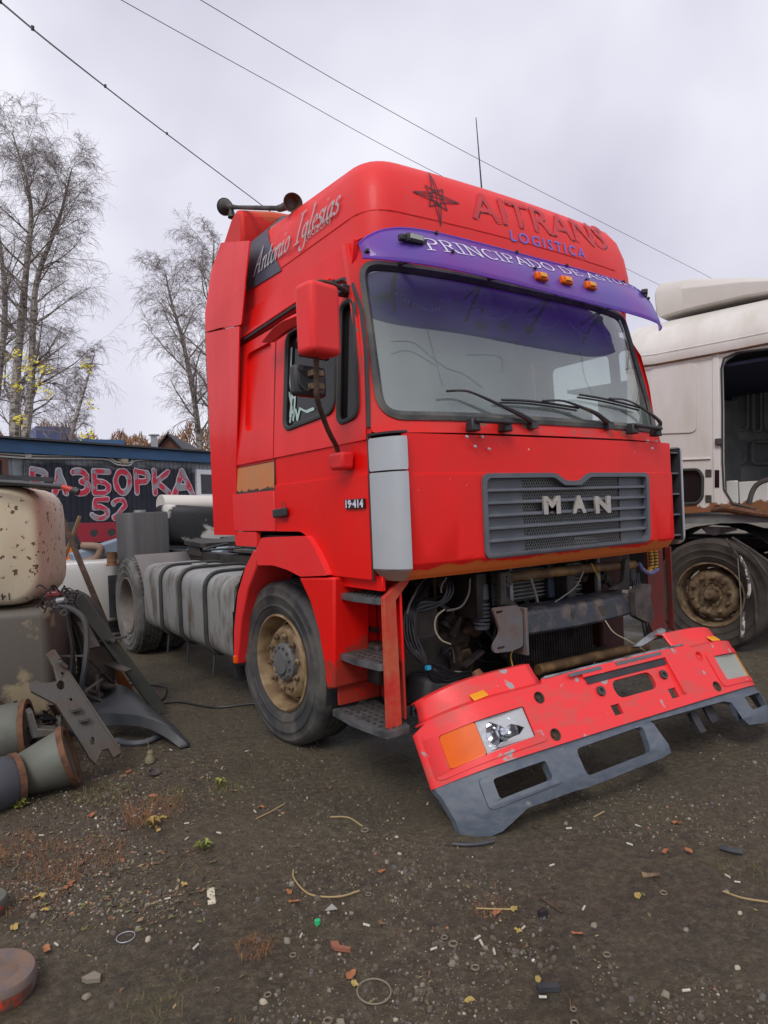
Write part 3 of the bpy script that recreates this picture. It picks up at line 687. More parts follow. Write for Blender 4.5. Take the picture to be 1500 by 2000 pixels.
# antenna
x, z = Rf(967, 362); P('antenna', MB().tube([V((x, .66, 3.27)), V((x-.005, .66, 3.45)), V((x-.03, .66, ony(950, 238, .66).z))], [.010, .006, .003], 6), black)
# ---- air deflectors behind the cab
def fxs(y, z): return -.012+.02*max(0, y-1.9)+.10*max(0, z-2.92)/.6
def fo(pts):
    o = []
    for a, b in pts:
        x = 0
        for _ in range(8): y, z = S(a, b, x); x = fxs(y, z)
        o.append((y, z))
    return o
def ff(): return lambda y, z, d: V((fxs(y, z)+d, y, z))
for pts in ([(418, 1045), (401, 651), (467, 637), (461, 910), (462, 1045)], [(401, 649), (412, 530), (431, 474), (487, 470), (478, 560), (471, 634)]):
    P('side_air_panel', MB().plate(rnd(fo(pts), .015), None, .010, ff(), cb=(2.92,)), red, .004)
P('gap_dark_sheet', MB().plate([(1.92, 1.35), (2.28, 1.35), (2.28, 2.9), (2.06, 3.2), (1.94, 3.2)], None, .01, lambda y, z, d: V((fxs(y, z)+.022+d, y, z)), cb=(2.92,)), mat('shaded_gap_red', (.10, .008, .006), .6))  # dark sheet added behind the panels so sky doesn't shine through the gap
P('side_air_panel', MB().plate([(1.9, 1.3), (2.5, 1.3), (2.5, 3.3), (1.9, 3.3)], None, .03, lambda a, b, d: V((W-.01, a, b))), red)
cap_ = MB(); secs = []
for k in range(9):
    x = .11+(W-.22)*k/8; e_ = abs(2*k/8-1); h_ = 3.63-.07*e_**4; q_ = .0
    secs.append([V((x, 1.90, 3.0)), V((x, 1.80, 3.36)), V((x, 1.80, h_-.05)), V((x, 1.87, h_)), V((x, 1.98, h_-.03)), V((x, 2.14, 3.42)), V((x, 2.10, 3.0))])
P('rear_roof_cap', cap_.loft(secs), redcap, .025)
# roof horns
hx = .16
def hp(px, py, x=hx): return onx(px, py, x)
b1, b2, c1, c2 = hp(440, 404), hp(463, 405), hp(545, 407), hp(571, 398)
dr = (c2-b1).normalized()
o = P('air_horn', MB().tube([b1, b1+dr*.03, b1+dr*.06, b2, c1], [.055, .05, .022, .014, .016], 16), gunk)
part('bell', MB().lathe([(.062, 0), (.058, -.005), (.03, .03), (.012, .07)], b1-dr*.01, dr, 20), gunk, o)
o = P('air_horn', MB().tube([c1, c1+dr*.02, c2-dr*.02], [.022, .022, .03], 16), gunk)
part('bell', MB().lathe([(.014, -.10), (.022, -.05), (.056, .02), (.060, .02), (.046, .0), (.016, -.04)], c2, (-.25, -.95, -.1), 24), rustdark, o)
part('horn_bracket', MB().tube([hp(452, 408), hp(453, 425)], [.015, .03], 10), black, o)
# ---- door details
dh = P('door_handle', MB().bar(fside(1.19, 1.44, -.02), fside(1.02, 1.45, -.02), .022, .05), black, .006)
bd = P('model_badge', MB().box(fside(.305, 1.472, -.006), (.012, .175, .048)), blackg, .002)
me = font_mesh('19·414', .055, lambda x, y, e_: V((0, -x, y)), 0, .002); ys = [v.co.y for v in me.vertices]; k = .16/(max(ys)-min(ys))
for v in me.vertices: v.co = V((-.0235, .382+(v.co.y-max(ys))*k, 1.455+v.co.z*.95))
link('numerals', me, whitet, bd)
# tribal sticker on the window
A_, B_ = V((1.03, 2.36)), V((1.03, 1.97)); m_ = MB()
def stf(x, y, dz): return V((tm(y)+.004-dz, x, y))
stks = [[(1.02, 2.40), (1.03, 2.2), (1.0, 2.12), (1.02, 2.0)], [(1.03, 2.12), (.965, 2.10), (.97, 2.0)], [(1.035, 2.14), (1.0, 2.05), (1.02, 1.97)], [(1.02, 2.02), (.95, 2.03), (.93, 1.97), (.90, 2.03), (.82, 2.0), (.74, 2.005)], [(.96, 2.12), (.97, 2.03), (.98, 1.975)]]
pen(m_, stks, nibbox(.018, .012, .003), stf); part('tribal_sticker', m_, mat('sticker_green_white', (.38, .52, .48), .5), truck, smooth=0)
# handle recess as a flat patch, its shade put into a darker red
P('handle_recess', MB().plate(rnd([(1.06, 1.385), (1.13, 1.385), (1.13, 1.515), (1.06, 1.515)], .025), None, .002, lambda a, b, d: V((-.0125+d, a, b))), mat('recess_shade_red', (.5, .006, .006), .5))
# window deflector
m_ = MB().loft([[onx(512, 668, -.03)+V(q)*k for q in ((0, 0, .01), (-.03, 0, -.012), (0, 0, -.02), (.03, 0, 0))] for k in (.2,)]+[[onx(px, py, -.05)+V(q)*k for q in ((.02, 0, .045), (-.05, 0, 0), (-.01, 0, -.04), (.04, 0, -.02))] for px, py, k in ((530, 660, .8), (548, 643, 1), (566, 630, 1), (600, 615, .8))])
P('wind_deflector', m_, redfade, .006)
# mirrors
mx_ = -.27; c = onx(603, 636, mx_); d_ = (c-CP).dot(CF); hw, hh_ = 78*d_/FPX, 143*d_/FPX; rz = Matrix.Rotation(R(10), 3, 'Z')
mir = P('mirror', MB().box(c+V((0, -.088, 0)), (hw*.93, .13, hh_*.95), rz), redfade, .028)
mir.modifiers['bevel'].segments = 4
part('mirror_backing', MB().box(c+V((.012, -.016, 0)), (hw*.93, .03, hh_*.92), rz), black, mir, .01)
c2_ = onx(614, 741, mx_); d_ = (c2_-CP).dot(CF)
wm = P('wide_angle_mirror', MB().box(c2_+V((0, .06, 0)), (78*d_/FPX, .06, 62*d_/FPX), rz), black, .02)
part('clamp', MB().box(c2_+V((.015, .01, .03)), (.062, .05, .028), rz).box(c2_+V((.015, .01, -.03)), (.062, .05, .028), rz), hubm, wm, .004)
part('wiring', MB().tube(bez([c2_+V((-.06, .025, .05)), c2_+V((-.07, .01, -.02)), c2_+V((-.03, .01, -.05)), c2_+V((0, .01, 0))], 5), .004, 5).cyl(c2_+V((-.06, .02, .05)), c2_+V((-.06, .01, .05)), .014, n=12), black, wm)
rod = [onx(676, 568, .0), onx(655, 558, -.10), onx(630, 551, -.2), onx(617, 556, mx_), onx(617, 575, mx_), onx(618, 740, mx_), onx(620, 780, mx_+.01), onx(640, 838, -.16), onx(657, 872, -.06), onx(660, 888, -.04)]
P('mirror_arm', MB().tube(bez(rod, 5), .013, 8), rustdark)
P('mirror_arm_mount', MB().box(onx(672, 568, .02), (.07, .07, .05)), black, .01)
P('mirror_arm_foot', MB().box(onx(667, 901, -.045), (.07, .12, .085), tap=1.15), redfade, .015)

# ---- wheel arch and steps
wy = 1.39
def arc2(cy, cz_, r, a0, a1, n=14): return [(cy+r*math.cos(R(a0+(a1-a0)*k/n)), cz_+r*math.sin(R(a0+(a1-a0)*k/n))) for k in range(n+1)]
SX = lambda px, py: S(px, py, -.04)
eyebrow = [SX(*a) for a in [(497, 1112), (503, 1062), (512, 1050), (602, 1047), (612, 1055), (625, 1090), (636, 1120), (572, 1126)]]
inn = [SX(572, 1126), SX(548, 1110), SX(525, 1103), SX(505, 1104)]
P('wheel_arch', MB().plate(rnd([SX(505, 1104), SX(500, 1075), SX(512, 1050), SX(602, 1047), SX(625, 1088), SX(640, 1124), SX(588, 1126), SX(563, 1113), SX(535, 1104)], [.01, .03, .03, .04, .05, .01, .01, .04, .04], 4), None, .10, lambda a, b, d: V((-.045+d, a, b))), redfade, .018)
frontf = [SX(*a) for a in [(583, 1128), (652, 1128), (653, 1345), (638, 1347), (632, 1300), (622, 1235), (605, 1175)]]
P('arch_front_section', MB().plate(frontf, None, .22, lambda a, b, d: V((-.04+d, a, b))), red, .012)
rearf = [SX(*a) for a in [(503, 1072), (500, 1108), (484, 1150), (471, 1210), (464, 1297), (456, 1297), (456, 1230), (463, 1160), (478, 1108), (494, 1076)]]
P('arch_rear_section', MB().plate(rearf, None, .30, lambda a, b, d: V((-.04+d, a, b))), redfade, .01)
P('side_reflector', MB().box(onx(459.5, 1288, -.045), (.02, .035, .05)), amber, .004)
P('wheel_well', MB().grid(lambda s, t: V((.02+.55*t, wy+.66*math.cos(R(-12+204*s)), .52+.70*math.sin(R(-12+204*s)))), 20, 2), black)
P('mud_flap', MB().box((.28, 2.10, .50), (.46, .015, .50)), black)
# step box
stp = P('step_box', MB().plate([(.145, .42), (.585, .42), (.585, 1.10), (.145, 1.10)], None, .015, lambda a, b, d: V((.115+.155*(a-.15)/.43+d, a, b))).box((.13, .575, .76), (.26, .02, .68)).plate([(.15, 1.12), (.60, 1.12), (.60, 1.05), (.15, 1.05)], None, .02, lambda a, b, d: V((.02+d, a, b))), red, .005)
part('front_post', MB().plate([(.015, .39), (.095, .39), (.09, 1.00), (.19, 1.10), (.13, 1.10), (.02, 1.02)], None, .03, lambda a, b, d: V((a+.0, .14+d, b))), redrust, stp, .005)
for z, y0, y1, xo in ((1.015, .17, .575, -.01), (.70, .17, .575, -.02), (.40, .10, .60, -.05)):
    s_ = part('step', MB().plate(rnd([(xo+.02, y1), (xo, (y0+y1)/2), (xo+.02, y0), (.115, y0), (.255, y1)], .02), None, .03, lambda a, b, d: V((a, b, z-d))), stepm, stp, .006)
    me = MB().cyl((0, 0, 0), (0, 0, .006), .013, .009, 8)
    mt = MB()
    for i in range(9):
        for j in range(5):
            if xo+.05+.042*j > .10+.13*i/8: continue
            mt.tube([V((xo+.05+.042*j, y0+.04+(y1-y0-.08)*i/8, z-.001)), V((xo+.05+.042*j, y0+.04+(y1-y0-.08)*i/8, z+.006))], [.013, .009], 6)
    me.b.free(); part('tread_studs', mt, frame, s_)
# ---- wheels
def tyre_prof(r, w_, grooves=True):
    pr = [(.300, .03), (.308, .014), (.322, .010), (.328, .004), (.355, -.004), (.358, -.009), (.368, -.009), (.371, -.006), (.42, -.011), (.424, -.015), (.434, -.014), (.437, -.009), (r-.045, -.004), (r-.040, -.006), (r-.030, -.002), (r-.016, .012), (r-.003, .03)]
    if grooves:
        for k in range(1, 5):
            g = .03+(w_-.06)*k/5; pr += [(r, g-.007), (r-.014, g-.005), (r-.014, g+.005), (r, g+.007)]
    pr += [(r-.003, w_-.03), (r-.016, w_-.012), (r-.045, w_+.004), (.42, w_+.01), (.36, w_+.004), (.305, w_-.03)]
    return pr
def wheel(root, c, r, w_, ax, style, tm_, rm, name='wheel', label=None, n=72):
    """c centre of the outer tyre face, ax points inboard"""
    c = V(c); ax = V(ax).normalized(); rr = .305
    if style == 'dish':
        pr = [(rr, .018), (rr+.002, .005), (rr-.010, .0), (.285, .02), (.278, .06), (.268, .15), (.262, .24), (.20, .25), (.12, .25), (.11, .21), (0, .21)]; skip = None
    else:
        pr = [(rr, .02), (rr+.002, .008), (rr-.010, .002), (.287, .02), (.280, .07), (.268, .13), (.252, .13), (.232, .085), (.212, .052), (.19, .042), (.145, .045), (.125, .06), (.11, .06)]
        skip = (lambda i, k: i == 6 and k % (n//10) < n//20) if style == 'holes' else (lambda i, k: i == 6 and (k+2) % (n//10) < n//24)
    rim = part(name, MB().lathe(pr, c, ax, n, skip), rm, root, 0, label)
    ty = MB(); u = ax.orthogonal().normalized(); ty.lathe(tyre_prof(r, w_), c, ax, n)
    part('tyre', ty, tm_, rim)
    if style != 'dish':
        part('brake_drum', MB().lathe([(.24, .14), (.24, .3), (0, .3)], c, ax, 32).lathe([(.24, .14), (0, .14)], c, ax, 32), frame, rim)
        v = ax.cross(u)
        for k in range(10):
            a = 2*PI*(k+.5)/10; p = c+(u*math.cos(a)+v*math.sin(a))*.168
            part('wheel_nut', MB().tube([p+ax*.045, p+ax*.026, p+ax*.020, p+ax*.008], [.021, .021, .013, .012], 6), hubm, rim)
        hb = MB().lathe([(.124, .06), (.120, .030), (.108, .020), (.088, .018), (.076, .012), (.072, .0), (.0, -.006)] if style != 'holes' else [(.12, .06), (.10, .075), (.075, .08), (.06, .03), (.05, -.01), (.035, -.03), (0, -.036)], c, ax, 32)
        for k in range(12):
            a = 2*PI*k/12; p = c+(u*math.cos(a)+v*math.sin(a))*.098; hb.tube([p+ax*.03, p+ax*.004], .010, 6)
        part('hub', hb, hubm if style == 'holes' else hubgrey, rim)
    return rim
sa = R(-4.0)
wheel(truck, (.06, wy, .50), .515, .29, (math.cos(sa), -math.sin(sa), 0), 'front', tyrem, goldrim, 'front_wheel')
wheel(truck, (W-.06, wy, .50), .515, .29, (-1, 0, 0), 'front', tyrem, goldrim, 'front_wheel')
for x, ax in ((.06, 1), (W-.06, -1)):
    rw = wheel(truck, (x, wy+3.76, .51), .515, .27, (ax, 0, 0), 'dish', tyrerear, rimin, 'rear_wheel')
    part('inner_tyre', MB().lathe(tyre_prof(.515, .27), (x+ax*.31, wy+3.76, .51), (ax, 0, 0), 60), tyrerear, rw)
    lugs = MB()
    for j in range(5):
        for k in range(54):
            for off in (0, .31):
                a = 2*PI*(k+(j % 2)*.5)/54; lugs.box((x+ax*(off+.055+.04*j), wy+3.76+.517*math.cos(a), .51+.517*math.sin(a)), (.033, .014, .048), Matrix.Rotation(a, 3, 'X'))
    kind(part('tread_blocks', lugs, tyrerear, rw, smooth=0))
# ---- chassis
for x in (.80, W-.80): P('chassis_rail', MB().box((x, 3.35, .93), (.08, 6.1, .26)), frame, .01)
for y in (.9, 2.4, 3.9, 5.9): P('cross_member', MB().box((W/2, y, .92), (.7, .12, .16)), frame, .01)
P('front_axle', MB().box((W/2, wy, .45), (1.7, .12, .11)).box((.45, wy, .5), (.2, .2, .25)), frame, .02)
P('rear_axle', MB().cyl((.4, wy+3.76, .51), (W-.4, wy+3.76, .51), .09).lathe([(.0, -.2), (.2, -.12), (.24, 0), (.2, .12), (0, .2)], (W/2, wy+3.76, .51), (0, 1, 0), 20), frame)
fw = P('fifth_wheel', MB().plate(rnd([(.72, 4.55), (1.64, 4.55), (1.60, 5.3), (1.30, 5.55), (1.24, 5.2), (1.12, 5.2), (1.06, 5.55), (.76, 5.3)], .05), None, .05, lambda a, b, d: V((a, b, 1.17+.03*(b-5)-d))).box((.80, 4.95, 1.08), (.1, .5, .14), tap=.6).box((1.56, 4.95, 1.08), (.1, .5, .14), tap=.6), frame, .008)
P('catwalk', MB().box((W/2, 3.2, 1.10), (.9, 1.3, .03)), gunk, .004)
P('air_line', MB().tube(bez([V((.8, 2.9, 1.12)), V((.6, 3.2, 1.16)), V((.9, 3.6, 1.13)), V((.5, 3.9, 1.12)), V((.9, 4.3, 1.15))], 6), .012, 6), cable)
P('engine_block', MB().box((W/2, 1.35, .95), (.72, 1.3, .7)).box((W/2, .95, .62), (.5, .4, .3)), frame, .04)
P('cab_floor', MB().box((W/2, 1.02, 1.28), (W-.12, 1.66, .05)), interd)
P('dark_backing_plate', MB().box((W/2, .74, .76), (W-.55, .03, .98)), frame)  # dark plate added across the bay so it reads as deep shade
P('steering_box', MB().box((.50, .60, .78), (.22, .3, .3)), gunk, .03)
P('far_dark_fill', MB().box((1.95, .70, .72), (.35, .2, .8)), frame, .03)  # dark block added to stop bright ground showing through
P('far_step_box', MB().box((2.20, .62, .70), (.26, .28, .80)), mat('shaded_far_step', (.06, .015, .013), .7), .02)  # plain box added against the bright gap, shade put into its red
P('engine_sump', MB().box((W/2, 1.3, .5), (.6, 1.0, .35)), frame, .05)
# fuel tank
def rsec(y, x0, x1, z0, z1, r): return [V((a, y, b)) for a, b in rnd([(x0, z0), (x1, z0), (x1, z1), (x0, z1)], r, 6)]
tk = P('fuel_tank', MB().loft([rsec(2.12, .10, .66, .42, .95, .10), rsec(2.10+.02, .07, .69, .39, .98, .13), rsec(2.15, .05, .70, .36, .995, .15), rsec(4.40, .05, .70, .36, .995, .15), rsec(4.44, .07, .69, .39, .98, .13), rsec(4.45, .10, .66, .42, .95, .10)]), alu, 0)
for px in (318, 355, 404):
    y = S(px, 1200, .05)[0]; lp = [V((p.x, y, p.z)) for p in rsec(y, .038, .71, .348, 1.008, .16)]
    m_ = MB()
    for o_ in (-.016, .016): m_.tube([q+V((0, o_, 0)) for q in lp], .012, 6, closed=True)
    m_.tube([V((.10, y, .36)), V((.08, y, .2))], .009, 6); part('tank_strap', m_, rubber, tk)
p = onx(399, 1128, .3); part('filler_cap', MB().cyl((.26, p.y, .99), (.26, p.y, 1.03), .07), alu, tk, .006)
fdr = P('rear_mudguard', MB().grid(lambda s, t: V((.10+.56*t, wy+3.76+.60*math.cos(R(112+75*s)), .52+.57*math.sin(R(112+75*s)))), 18, 3), mat('dusty_mudguard', (.13, .115, .11), .7, c2=(.19, .165, .15), sc_=4))
fdr.modifiers.new('s', 'SOLIDIFY').thickness = .02
P('rear_mud_flap', MB().box((.3, wy+3.76+.68, .55), (.55, .02, .5)), black)
# ---- exposed front end under the cab
Y0 = .28
def Ff(px, py, y=Y0): x, z = F(px, py, y); return V((x, y, z))
P('upper_crossbar', MB().tube([Ff(972, 1130), Ff(1060, 1120), Ff(1150, 1110), Ff(1238, 1103)], .030, 12), rustpipe)
P('lower_crossbar', MB().tube([Ff(1050, 1308), Ff(1150, 1285), Ff(1262, 1262)], .032, 12), rustpipe)
P('radiator', MB().box(Ff(1085, 1265, .40)+V((0, .05, .02)), (.62, .08, .52)), mat('radiator_core', (.05, .045, .04), .8, c2=(.14, .10, .07), sc_=5, fac=.7, stretch=(1, 1, .3), bump=.6, bsc=300), .01)
rd = MB()
a, b = Ff(1000, 1225, .36), Ff(1165, 1300, .36)
for k in range(34): rd.box((a.x+(b.x-a.x)*k/33, .395, (a.z+b.z)/2-.01), (.005, .02, .40))
kind(P('radiator_fins', rd, gunk, smooth=0))
ic = P('intercooler', MB().box(((Ff(1000, 1150).x+Ff(1170, 1150).x)/2, .47, .99), (.80, .06, .30)), interd)
for k in range(11): part('cooler_fin', MB().box(((Ff(1000, 1150).x+Ff(1170, 1150).x)/2, .425, .865+.0235*k), (.76, .035, .007)), rim_fins, ic)
for px in (996, 1168): part('cooler_strut', MB().box(V((Ff(px, 1150, .38).x, .38, .97)), (.03, .03, .28)), alustep, ic, .004)
part('cooler_divider', MB().box(V((Ff(1077, 1150, .38).x, .39, .97)), (.06, .03, .26)), mat('blue_black_duct', (.02, .03, .05), .5), ic, .008)
bt = V((Ff(1028, 1190, .12).x, .12, 0)); x0, x1 = Ff(1032, 1200, .12).x, Ff(1242, 1170, .12).x
def bsec(x, s): y = .10+.05*(2*s-1)**2; zt, zb = .835, .70; return [V((x, y, zb)), V((x, y+.02, zt)), V((x, y+.20, zt+.015)), V((x, y+.20, zb))]
tb = P('towing_beam', MB().loft([bsec(x0+(x1-x0)*k/10, k/10) for k in range(11)]), beamm, .018)
part('towing_slot', MB().plate(rnd([(x0+.36, .735), (x0+.66, .735), (x0+.68, .80), (x0+.34, .80)], .03), None, .004, lambda a, b, d: V((a, .105+d+.12*(b-.7), b))), frame, tb)
bp = P('bumper_bracket', MB().plate(rnd([Ff(a, b, .10).xz for a, b in ((962, 1188), (1012, 1182), (1021, 1200), (1022, 1262), (1000, 1272), (965, 1276), (963, 1262), (978, 1235), (972, 1215))], [.02, .02, .02, .02, .02, .03, .03, .05, .04], 4), [rnd([Ff(a, b, .10).xz for a, b in ((969, 1194), (982, 1192), (982, 1197), (969, 1199))], .005), rnd([Ff(a, b, .10).xz for a, b in ((972, 1264), (986, 1261), (986, 1267), (972, 1269))], .005)], .015, lambda a, b, d: V((a, .10+d, b))), platem, .004)
part('bracket_flange', MB().box(V((Ff(1024, 1220, .10).x+.012, .2, .74)), (.02, .22, .26)), platem, bp, .004)
P('bumper_bracket', MB().plate(rnd([Ff(a, b, .12).xz for a, b in ((1240, 1155), (1262, 1140), (1273, 1142), (1270, 1165), (1278, 1205), (1270, 1218), (1243, 1205))], .015), None, .05, lambda a, b, d: V((a, .12+d, b))), gunk, .008)
P('bracket_upright', MB().plate([Ff(a, b, .22).xz for a, b in ((978, 1118), (988, 1118), (990, 1165), (1012, 1182), (978, 1182))], None, .03, lambda a, b, d: V((a, .22+d, b))), gunk, .004)
P('bracket_upright', MB().plate([Ff(a, b, .22).xz for a, b in ((1222, 1092), (1230, 1091), (1230, 1152), (1190, 1152), (1218, 1135))], None, .03, lambda a, b, d: V((a, .22+d, b))), gunk, .004)
c = Ff(984, 1131, .26); P('cab_pivot', MB().cyl(c+V((0, -.03, 0)), c+V((0, .06, 0)), .045).cyl(c+V((0, -.04, 0)), c, .02), gunk, .004)
a, b = Ff(938, 1128, .34), Ff(941, 1228, .34)
sh = P('cab_damper', MB().tube([a, a+(b-a)*.12, a+(b-a)*.13, a+(b-a)*.42, a+(b-a)*.43, b], [.02, .02, .042, .045, .02, .02], 16).lathe([(.0, 0), (.045, 0), (.045, .02), (0, .02)], b, (0, 0, 1), 20), dgrey)
sp = [a+(b-a)*(.46+.46*k/60)+V((.043*math.cos(2*PI*6*k/60), .043*math.sin(2*PI*6*k/60), 0)) for k in range(61)]
part('spring', MB().tube(sp, .008, 6), dgrey, sh)
P('bell_housing', MB().lathe([(.0, 0), (.16, 0), (.19, .05), (.21, .2), (.21, .3)], Ff(880, 1240, .62), (0, 1, 0), 28), mat('brown_housing', (.10, .08, .06), .7, c2=(.05, .04, .035), sc_=6))
P('bracket_plate', MB().plate([Ff(a, b, .5).xz for a, b in ((848, 1280), (918, 1266), (926, 1284), (880, 1296), (852, 1294))], None, .03, lambda a, b, d: V((a, .5+d, b))), hubm, .004)
for i in range(22):
    r_ = random.Random(i); j = r_.uniform(-10, 10); k2 = r_.uniform(-6, 6)
    pts = [Ff(835+j, 1130, .45), Ff(815+j, 1165+k2, .40), Ff(793+i*.9, 1190, .33+.01*(i % 4)), Ff(790+i*1.0, 1235+k2, .30+.01*(i % 5)), Ff(808+i*1.0, 1280, .27+.01*(i % 3)), Ff(855+j, 1303+i*1.3, .27), Ff(905+j*.5, 1318+k2, .3), Ff(940, 1322+k2, .35)]
    P('cable', MB().tube(bez(pts, 5), .006+.003*r_.random(), 6), cabgrey if i in (4,) else cable)
for i in range(7):
    r_ = random.Random(50+i); j = r_.uniform(-8, 8)
    P('cable', MB().tube(bez([Ff(868+j, 1125, .4), Ff(878+j, 1150, .36), Ff(865+j, 1175, .36), Ff(830+j, 1182+j, .38), Ff(800+j, 1195, .36)], 5), .006, 6), cable)
P('cable', MB().tube(bez([Ff(918, 1130, .34), Ff(915, 1160, .34), Ff(900, 1185, .34), Ff(872, 1193, .34)], 6), .006, 6), cabgrey)
P('cable', MB().tube(bez([Ff(868, 1190, .32), Ff(852, 1205, .31), Ff(850, 1230, .31), Ff(862, 1250, .31), Ff(880, 1258, .33)], 6), .005, 6), cream)
P('cable', MB().tube(bez([Ff(872, 1128, .33), Ff(862, 1145, .33), Ff(862, 1158, .33)], 6), .005, 6), cabgrey)
P('cable_tie', MB().box(Ff(836, 1304, .24), (.025, .02, .02)), mat('blue_tie', (.02, .35, .6), .4))
P('wire', MB().tube(bez([Ff(1140, 1115, .2), Ff(1125, 1145, .2), Ff(1100, 1165, .22), Ff(1082, 1177, .24)], 6), .004, 5), cabgrey)
P('wire', MB().tube(bez([Ff(1036, 1128, .2), Ff(1043, 1150, .22), Ff(1050, 1175, .24)], 6), .009, 6), cabgrey)
P('wire', MB().tube(bez([Ff(1182, 1212, .08), Ff(1200, 1236, .06), Ff(1235, 1255, .04), Ff(1262, 1273, .02)], 6), .003, 5), cream)
P('wire', MB().tube(bez([Ff(1030, 1235, .2), Ff(1008, 1262, .18), Ff(998, 1280, .16), Ff(1002, 1305, .14)], 6), .0035, 5), yellow)
P('wire', MB().tube(bez([Ff(1155, 1100, .2), Ff(1165, 1120, .2), Ff(1172, 1132, .2)], 5), .003, 5), yellow)
for k in range(6):
    r_ = random.Random(k); P('cable', MB().tube(bez([Ff(1238+r_.uniform(-6, 10), 1120, .3), Ff(1245+r_.uniform(-8, 8), 1165, .24), Ff(1262+r_.uniform(-8, 8), 1215, .2), Ff(1268+r_.uniform(-10, 6), 1245, .2), Ff(1250+r_.uniform(-8, 8), 1262, .2)], 5), .006, 6), cable)
P('fluid_bottle', MB().box(Ff(1232, 1120, .3), (.06, .05, .10)), interd, .01)
c = Ff(1275, 1098, .35)
for o_ in (-.028, .028):
    hp_ = [c+V((o_+.03*math.cos(R(a)), 0, .05*math.sin(R(a))-.0)) for a in range(90, 271, 20)]
    P('yellow_coil_hose', MB().tube([c+V((o_, 0, .09)), c+V((o_+.012, 0, .03)), c+V((o_+.008, 0, -.03)), c+V((o_-.02, 0, -.07))], .018, 10), yellow)
    for k in range(6): P('coil_ring', MB().tube([c+V((o_+.008+.021*math.cos(t*PI/4), .021*math.sin(t*PI/4), .07-.022*k)) for t in range(8)], .004, 5, closed=True), black)
P('violet_hose', MB().tube(bez([Ff(1285, 1112, .33), Ff(1270, 1120, .33), Ff(1255, 1112, .33), Ff(1248, 1100, .33)], 5), .014, 8), blueh)
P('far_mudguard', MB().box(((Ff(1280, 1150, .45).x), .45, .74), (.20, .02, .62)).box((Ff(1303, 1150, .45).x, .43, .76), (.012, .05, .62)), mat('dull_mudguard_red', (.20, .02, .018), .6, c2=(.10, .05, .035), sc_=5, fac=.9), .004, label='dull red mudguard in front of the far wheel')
P('battery_box', MB().box((.42, .62, .62), (.5, .35, .22)), frame, .02)
P('lower_duct', MB().box(Ff(835, 1345, .42), (.26, .3, .16), Matrix.Rotation(R(12), 3, 'Y')), interd, .03)
# greasy clutter that fills the bay
for m_x, sd in ((gunk, 1), (frame, 2), (cable, 3), (rustdark, 4)):
    q_ = random.Random(sd); mb = MB()
    for _ in range({1: 70, 2: 70, 3: 60, 4: 26}[sd]):
        p = V((q_.uniform(.32, 2.05), q_.uniform(.42, .70), q_.uniform(.34, 1.10))); d = V((q_.gauss(0, 1), q_.gauss(0, .4), q_.gauss(0, 1))).normalized()*q_.uniform(.06, .26)
        if sd == 3: mb.tube(bez([p, p+d*.5+V((q_.gauss(0, .05), -.03, q_.gauss(0, .05))), p+d, p+d*1.5+V((0, .02, -.08))], 4), q_.uniform(.004, .009), 5)
        elif q_.random() < .45: mb.bar(p, p+d, q_.uniform(.012, .05), q_.uniform(.008, .03))
        else: mb.tube([p, p+d*.3, p+d*.32, p+d*.6], [.02+.02*q_.random(), .02, .035*q_.random()+.01, .012], 8)
    kind(P('bay_clutter', mb, m_x))
# ---- inside of the cab
P('dashboard', MB().box((W/2, .42, 1.72), (W-.2, .36, .24)).box((1.55, .52, 1.86), (.7, .22, .12)), mat('dash_plastic', (.09, .09, .095), .7), .04)
P('rear_wall', MB().box((W/2, 1.84, 2.03), (W-.10, .02, 1.5)), interior)
for x in (.085, W-.085): P('inner_rail', MB().box((x, 1.15, 2.65), (.02, 1.5, .20)), interior)
P('headliner', MB().box((W/2, 1.12, 2.735), (W-.12, 1.52, .02)), interior)
for x in (.55, 1.75): P('seat', MB().box((x, 1.15, 1.72), (.5, .5, .16)).box((x, 1.42, 2.05), (.48, .14, .62), Matrix.Rotation(R(-8), 3, 'X')).box((x, 1.47, 2.42), (.26, .09, .14)), interd, .04)
P('dash_box', MB().box((1.62, .40, 1.97), (.42, .22, .14)), interd, .02)
me = font_mesh('MAN', .05, lambda x, y, e_: V((1.70+x, .285, 1.975+y)), 0, .002); link('dash_lettering', me, greylet, truck)
P('steering_wheel', MB().tube([V((1.82+.22*math.cos(a), .75+.10*math.sin(a), 2.0+.17*math.sin(a))) for a in [2*PI*k/24 for k in range(24)]], .014, 6, closed=True), black)
me_b = MB().lathe([(0, -.0085), (.006, -.006), (.0085, 0), (.006, .006), (0, .0085)], (0, 0, 0), (0, 1, 0), 8).mesh('lace_bead'); me_b.materials.append(lacem)
for ci, (xa, xb) in enumerate([(.28, .62), (.74, 1.06), (1.16, 1.46), (1.56, 1.82), (1.92, 2.15)]):
    k_ = MB(); n = 16; pts = []
    for k in range(n+1):
        t = k/n; x = xa+(xb-xa)*t; z = 2.545-.075*math.sin(PI*t); q = wf(x, z, .04); pts.append(q)
        o = link('lace_bead', me_b, None, truck); o.location = q; o.scale = (1, 1, 1)
    lt = glass('lace_net', (.85, .85, .87), .25, (.5, .5, .52)) if ci == 0 else bpy.data.materials['lace_net']
    A = [k_.b.verts.new(p+V((0, .004, .006))) for p in pts]; B = [k_.b.verts.new(V((p.x, p.y+.01, 2.62))) for p in pts]
    for i in range(n): k_.face((A[i], A[i+1], B[i+1], B[i]))
    P('lace_curtain', k_, lt)

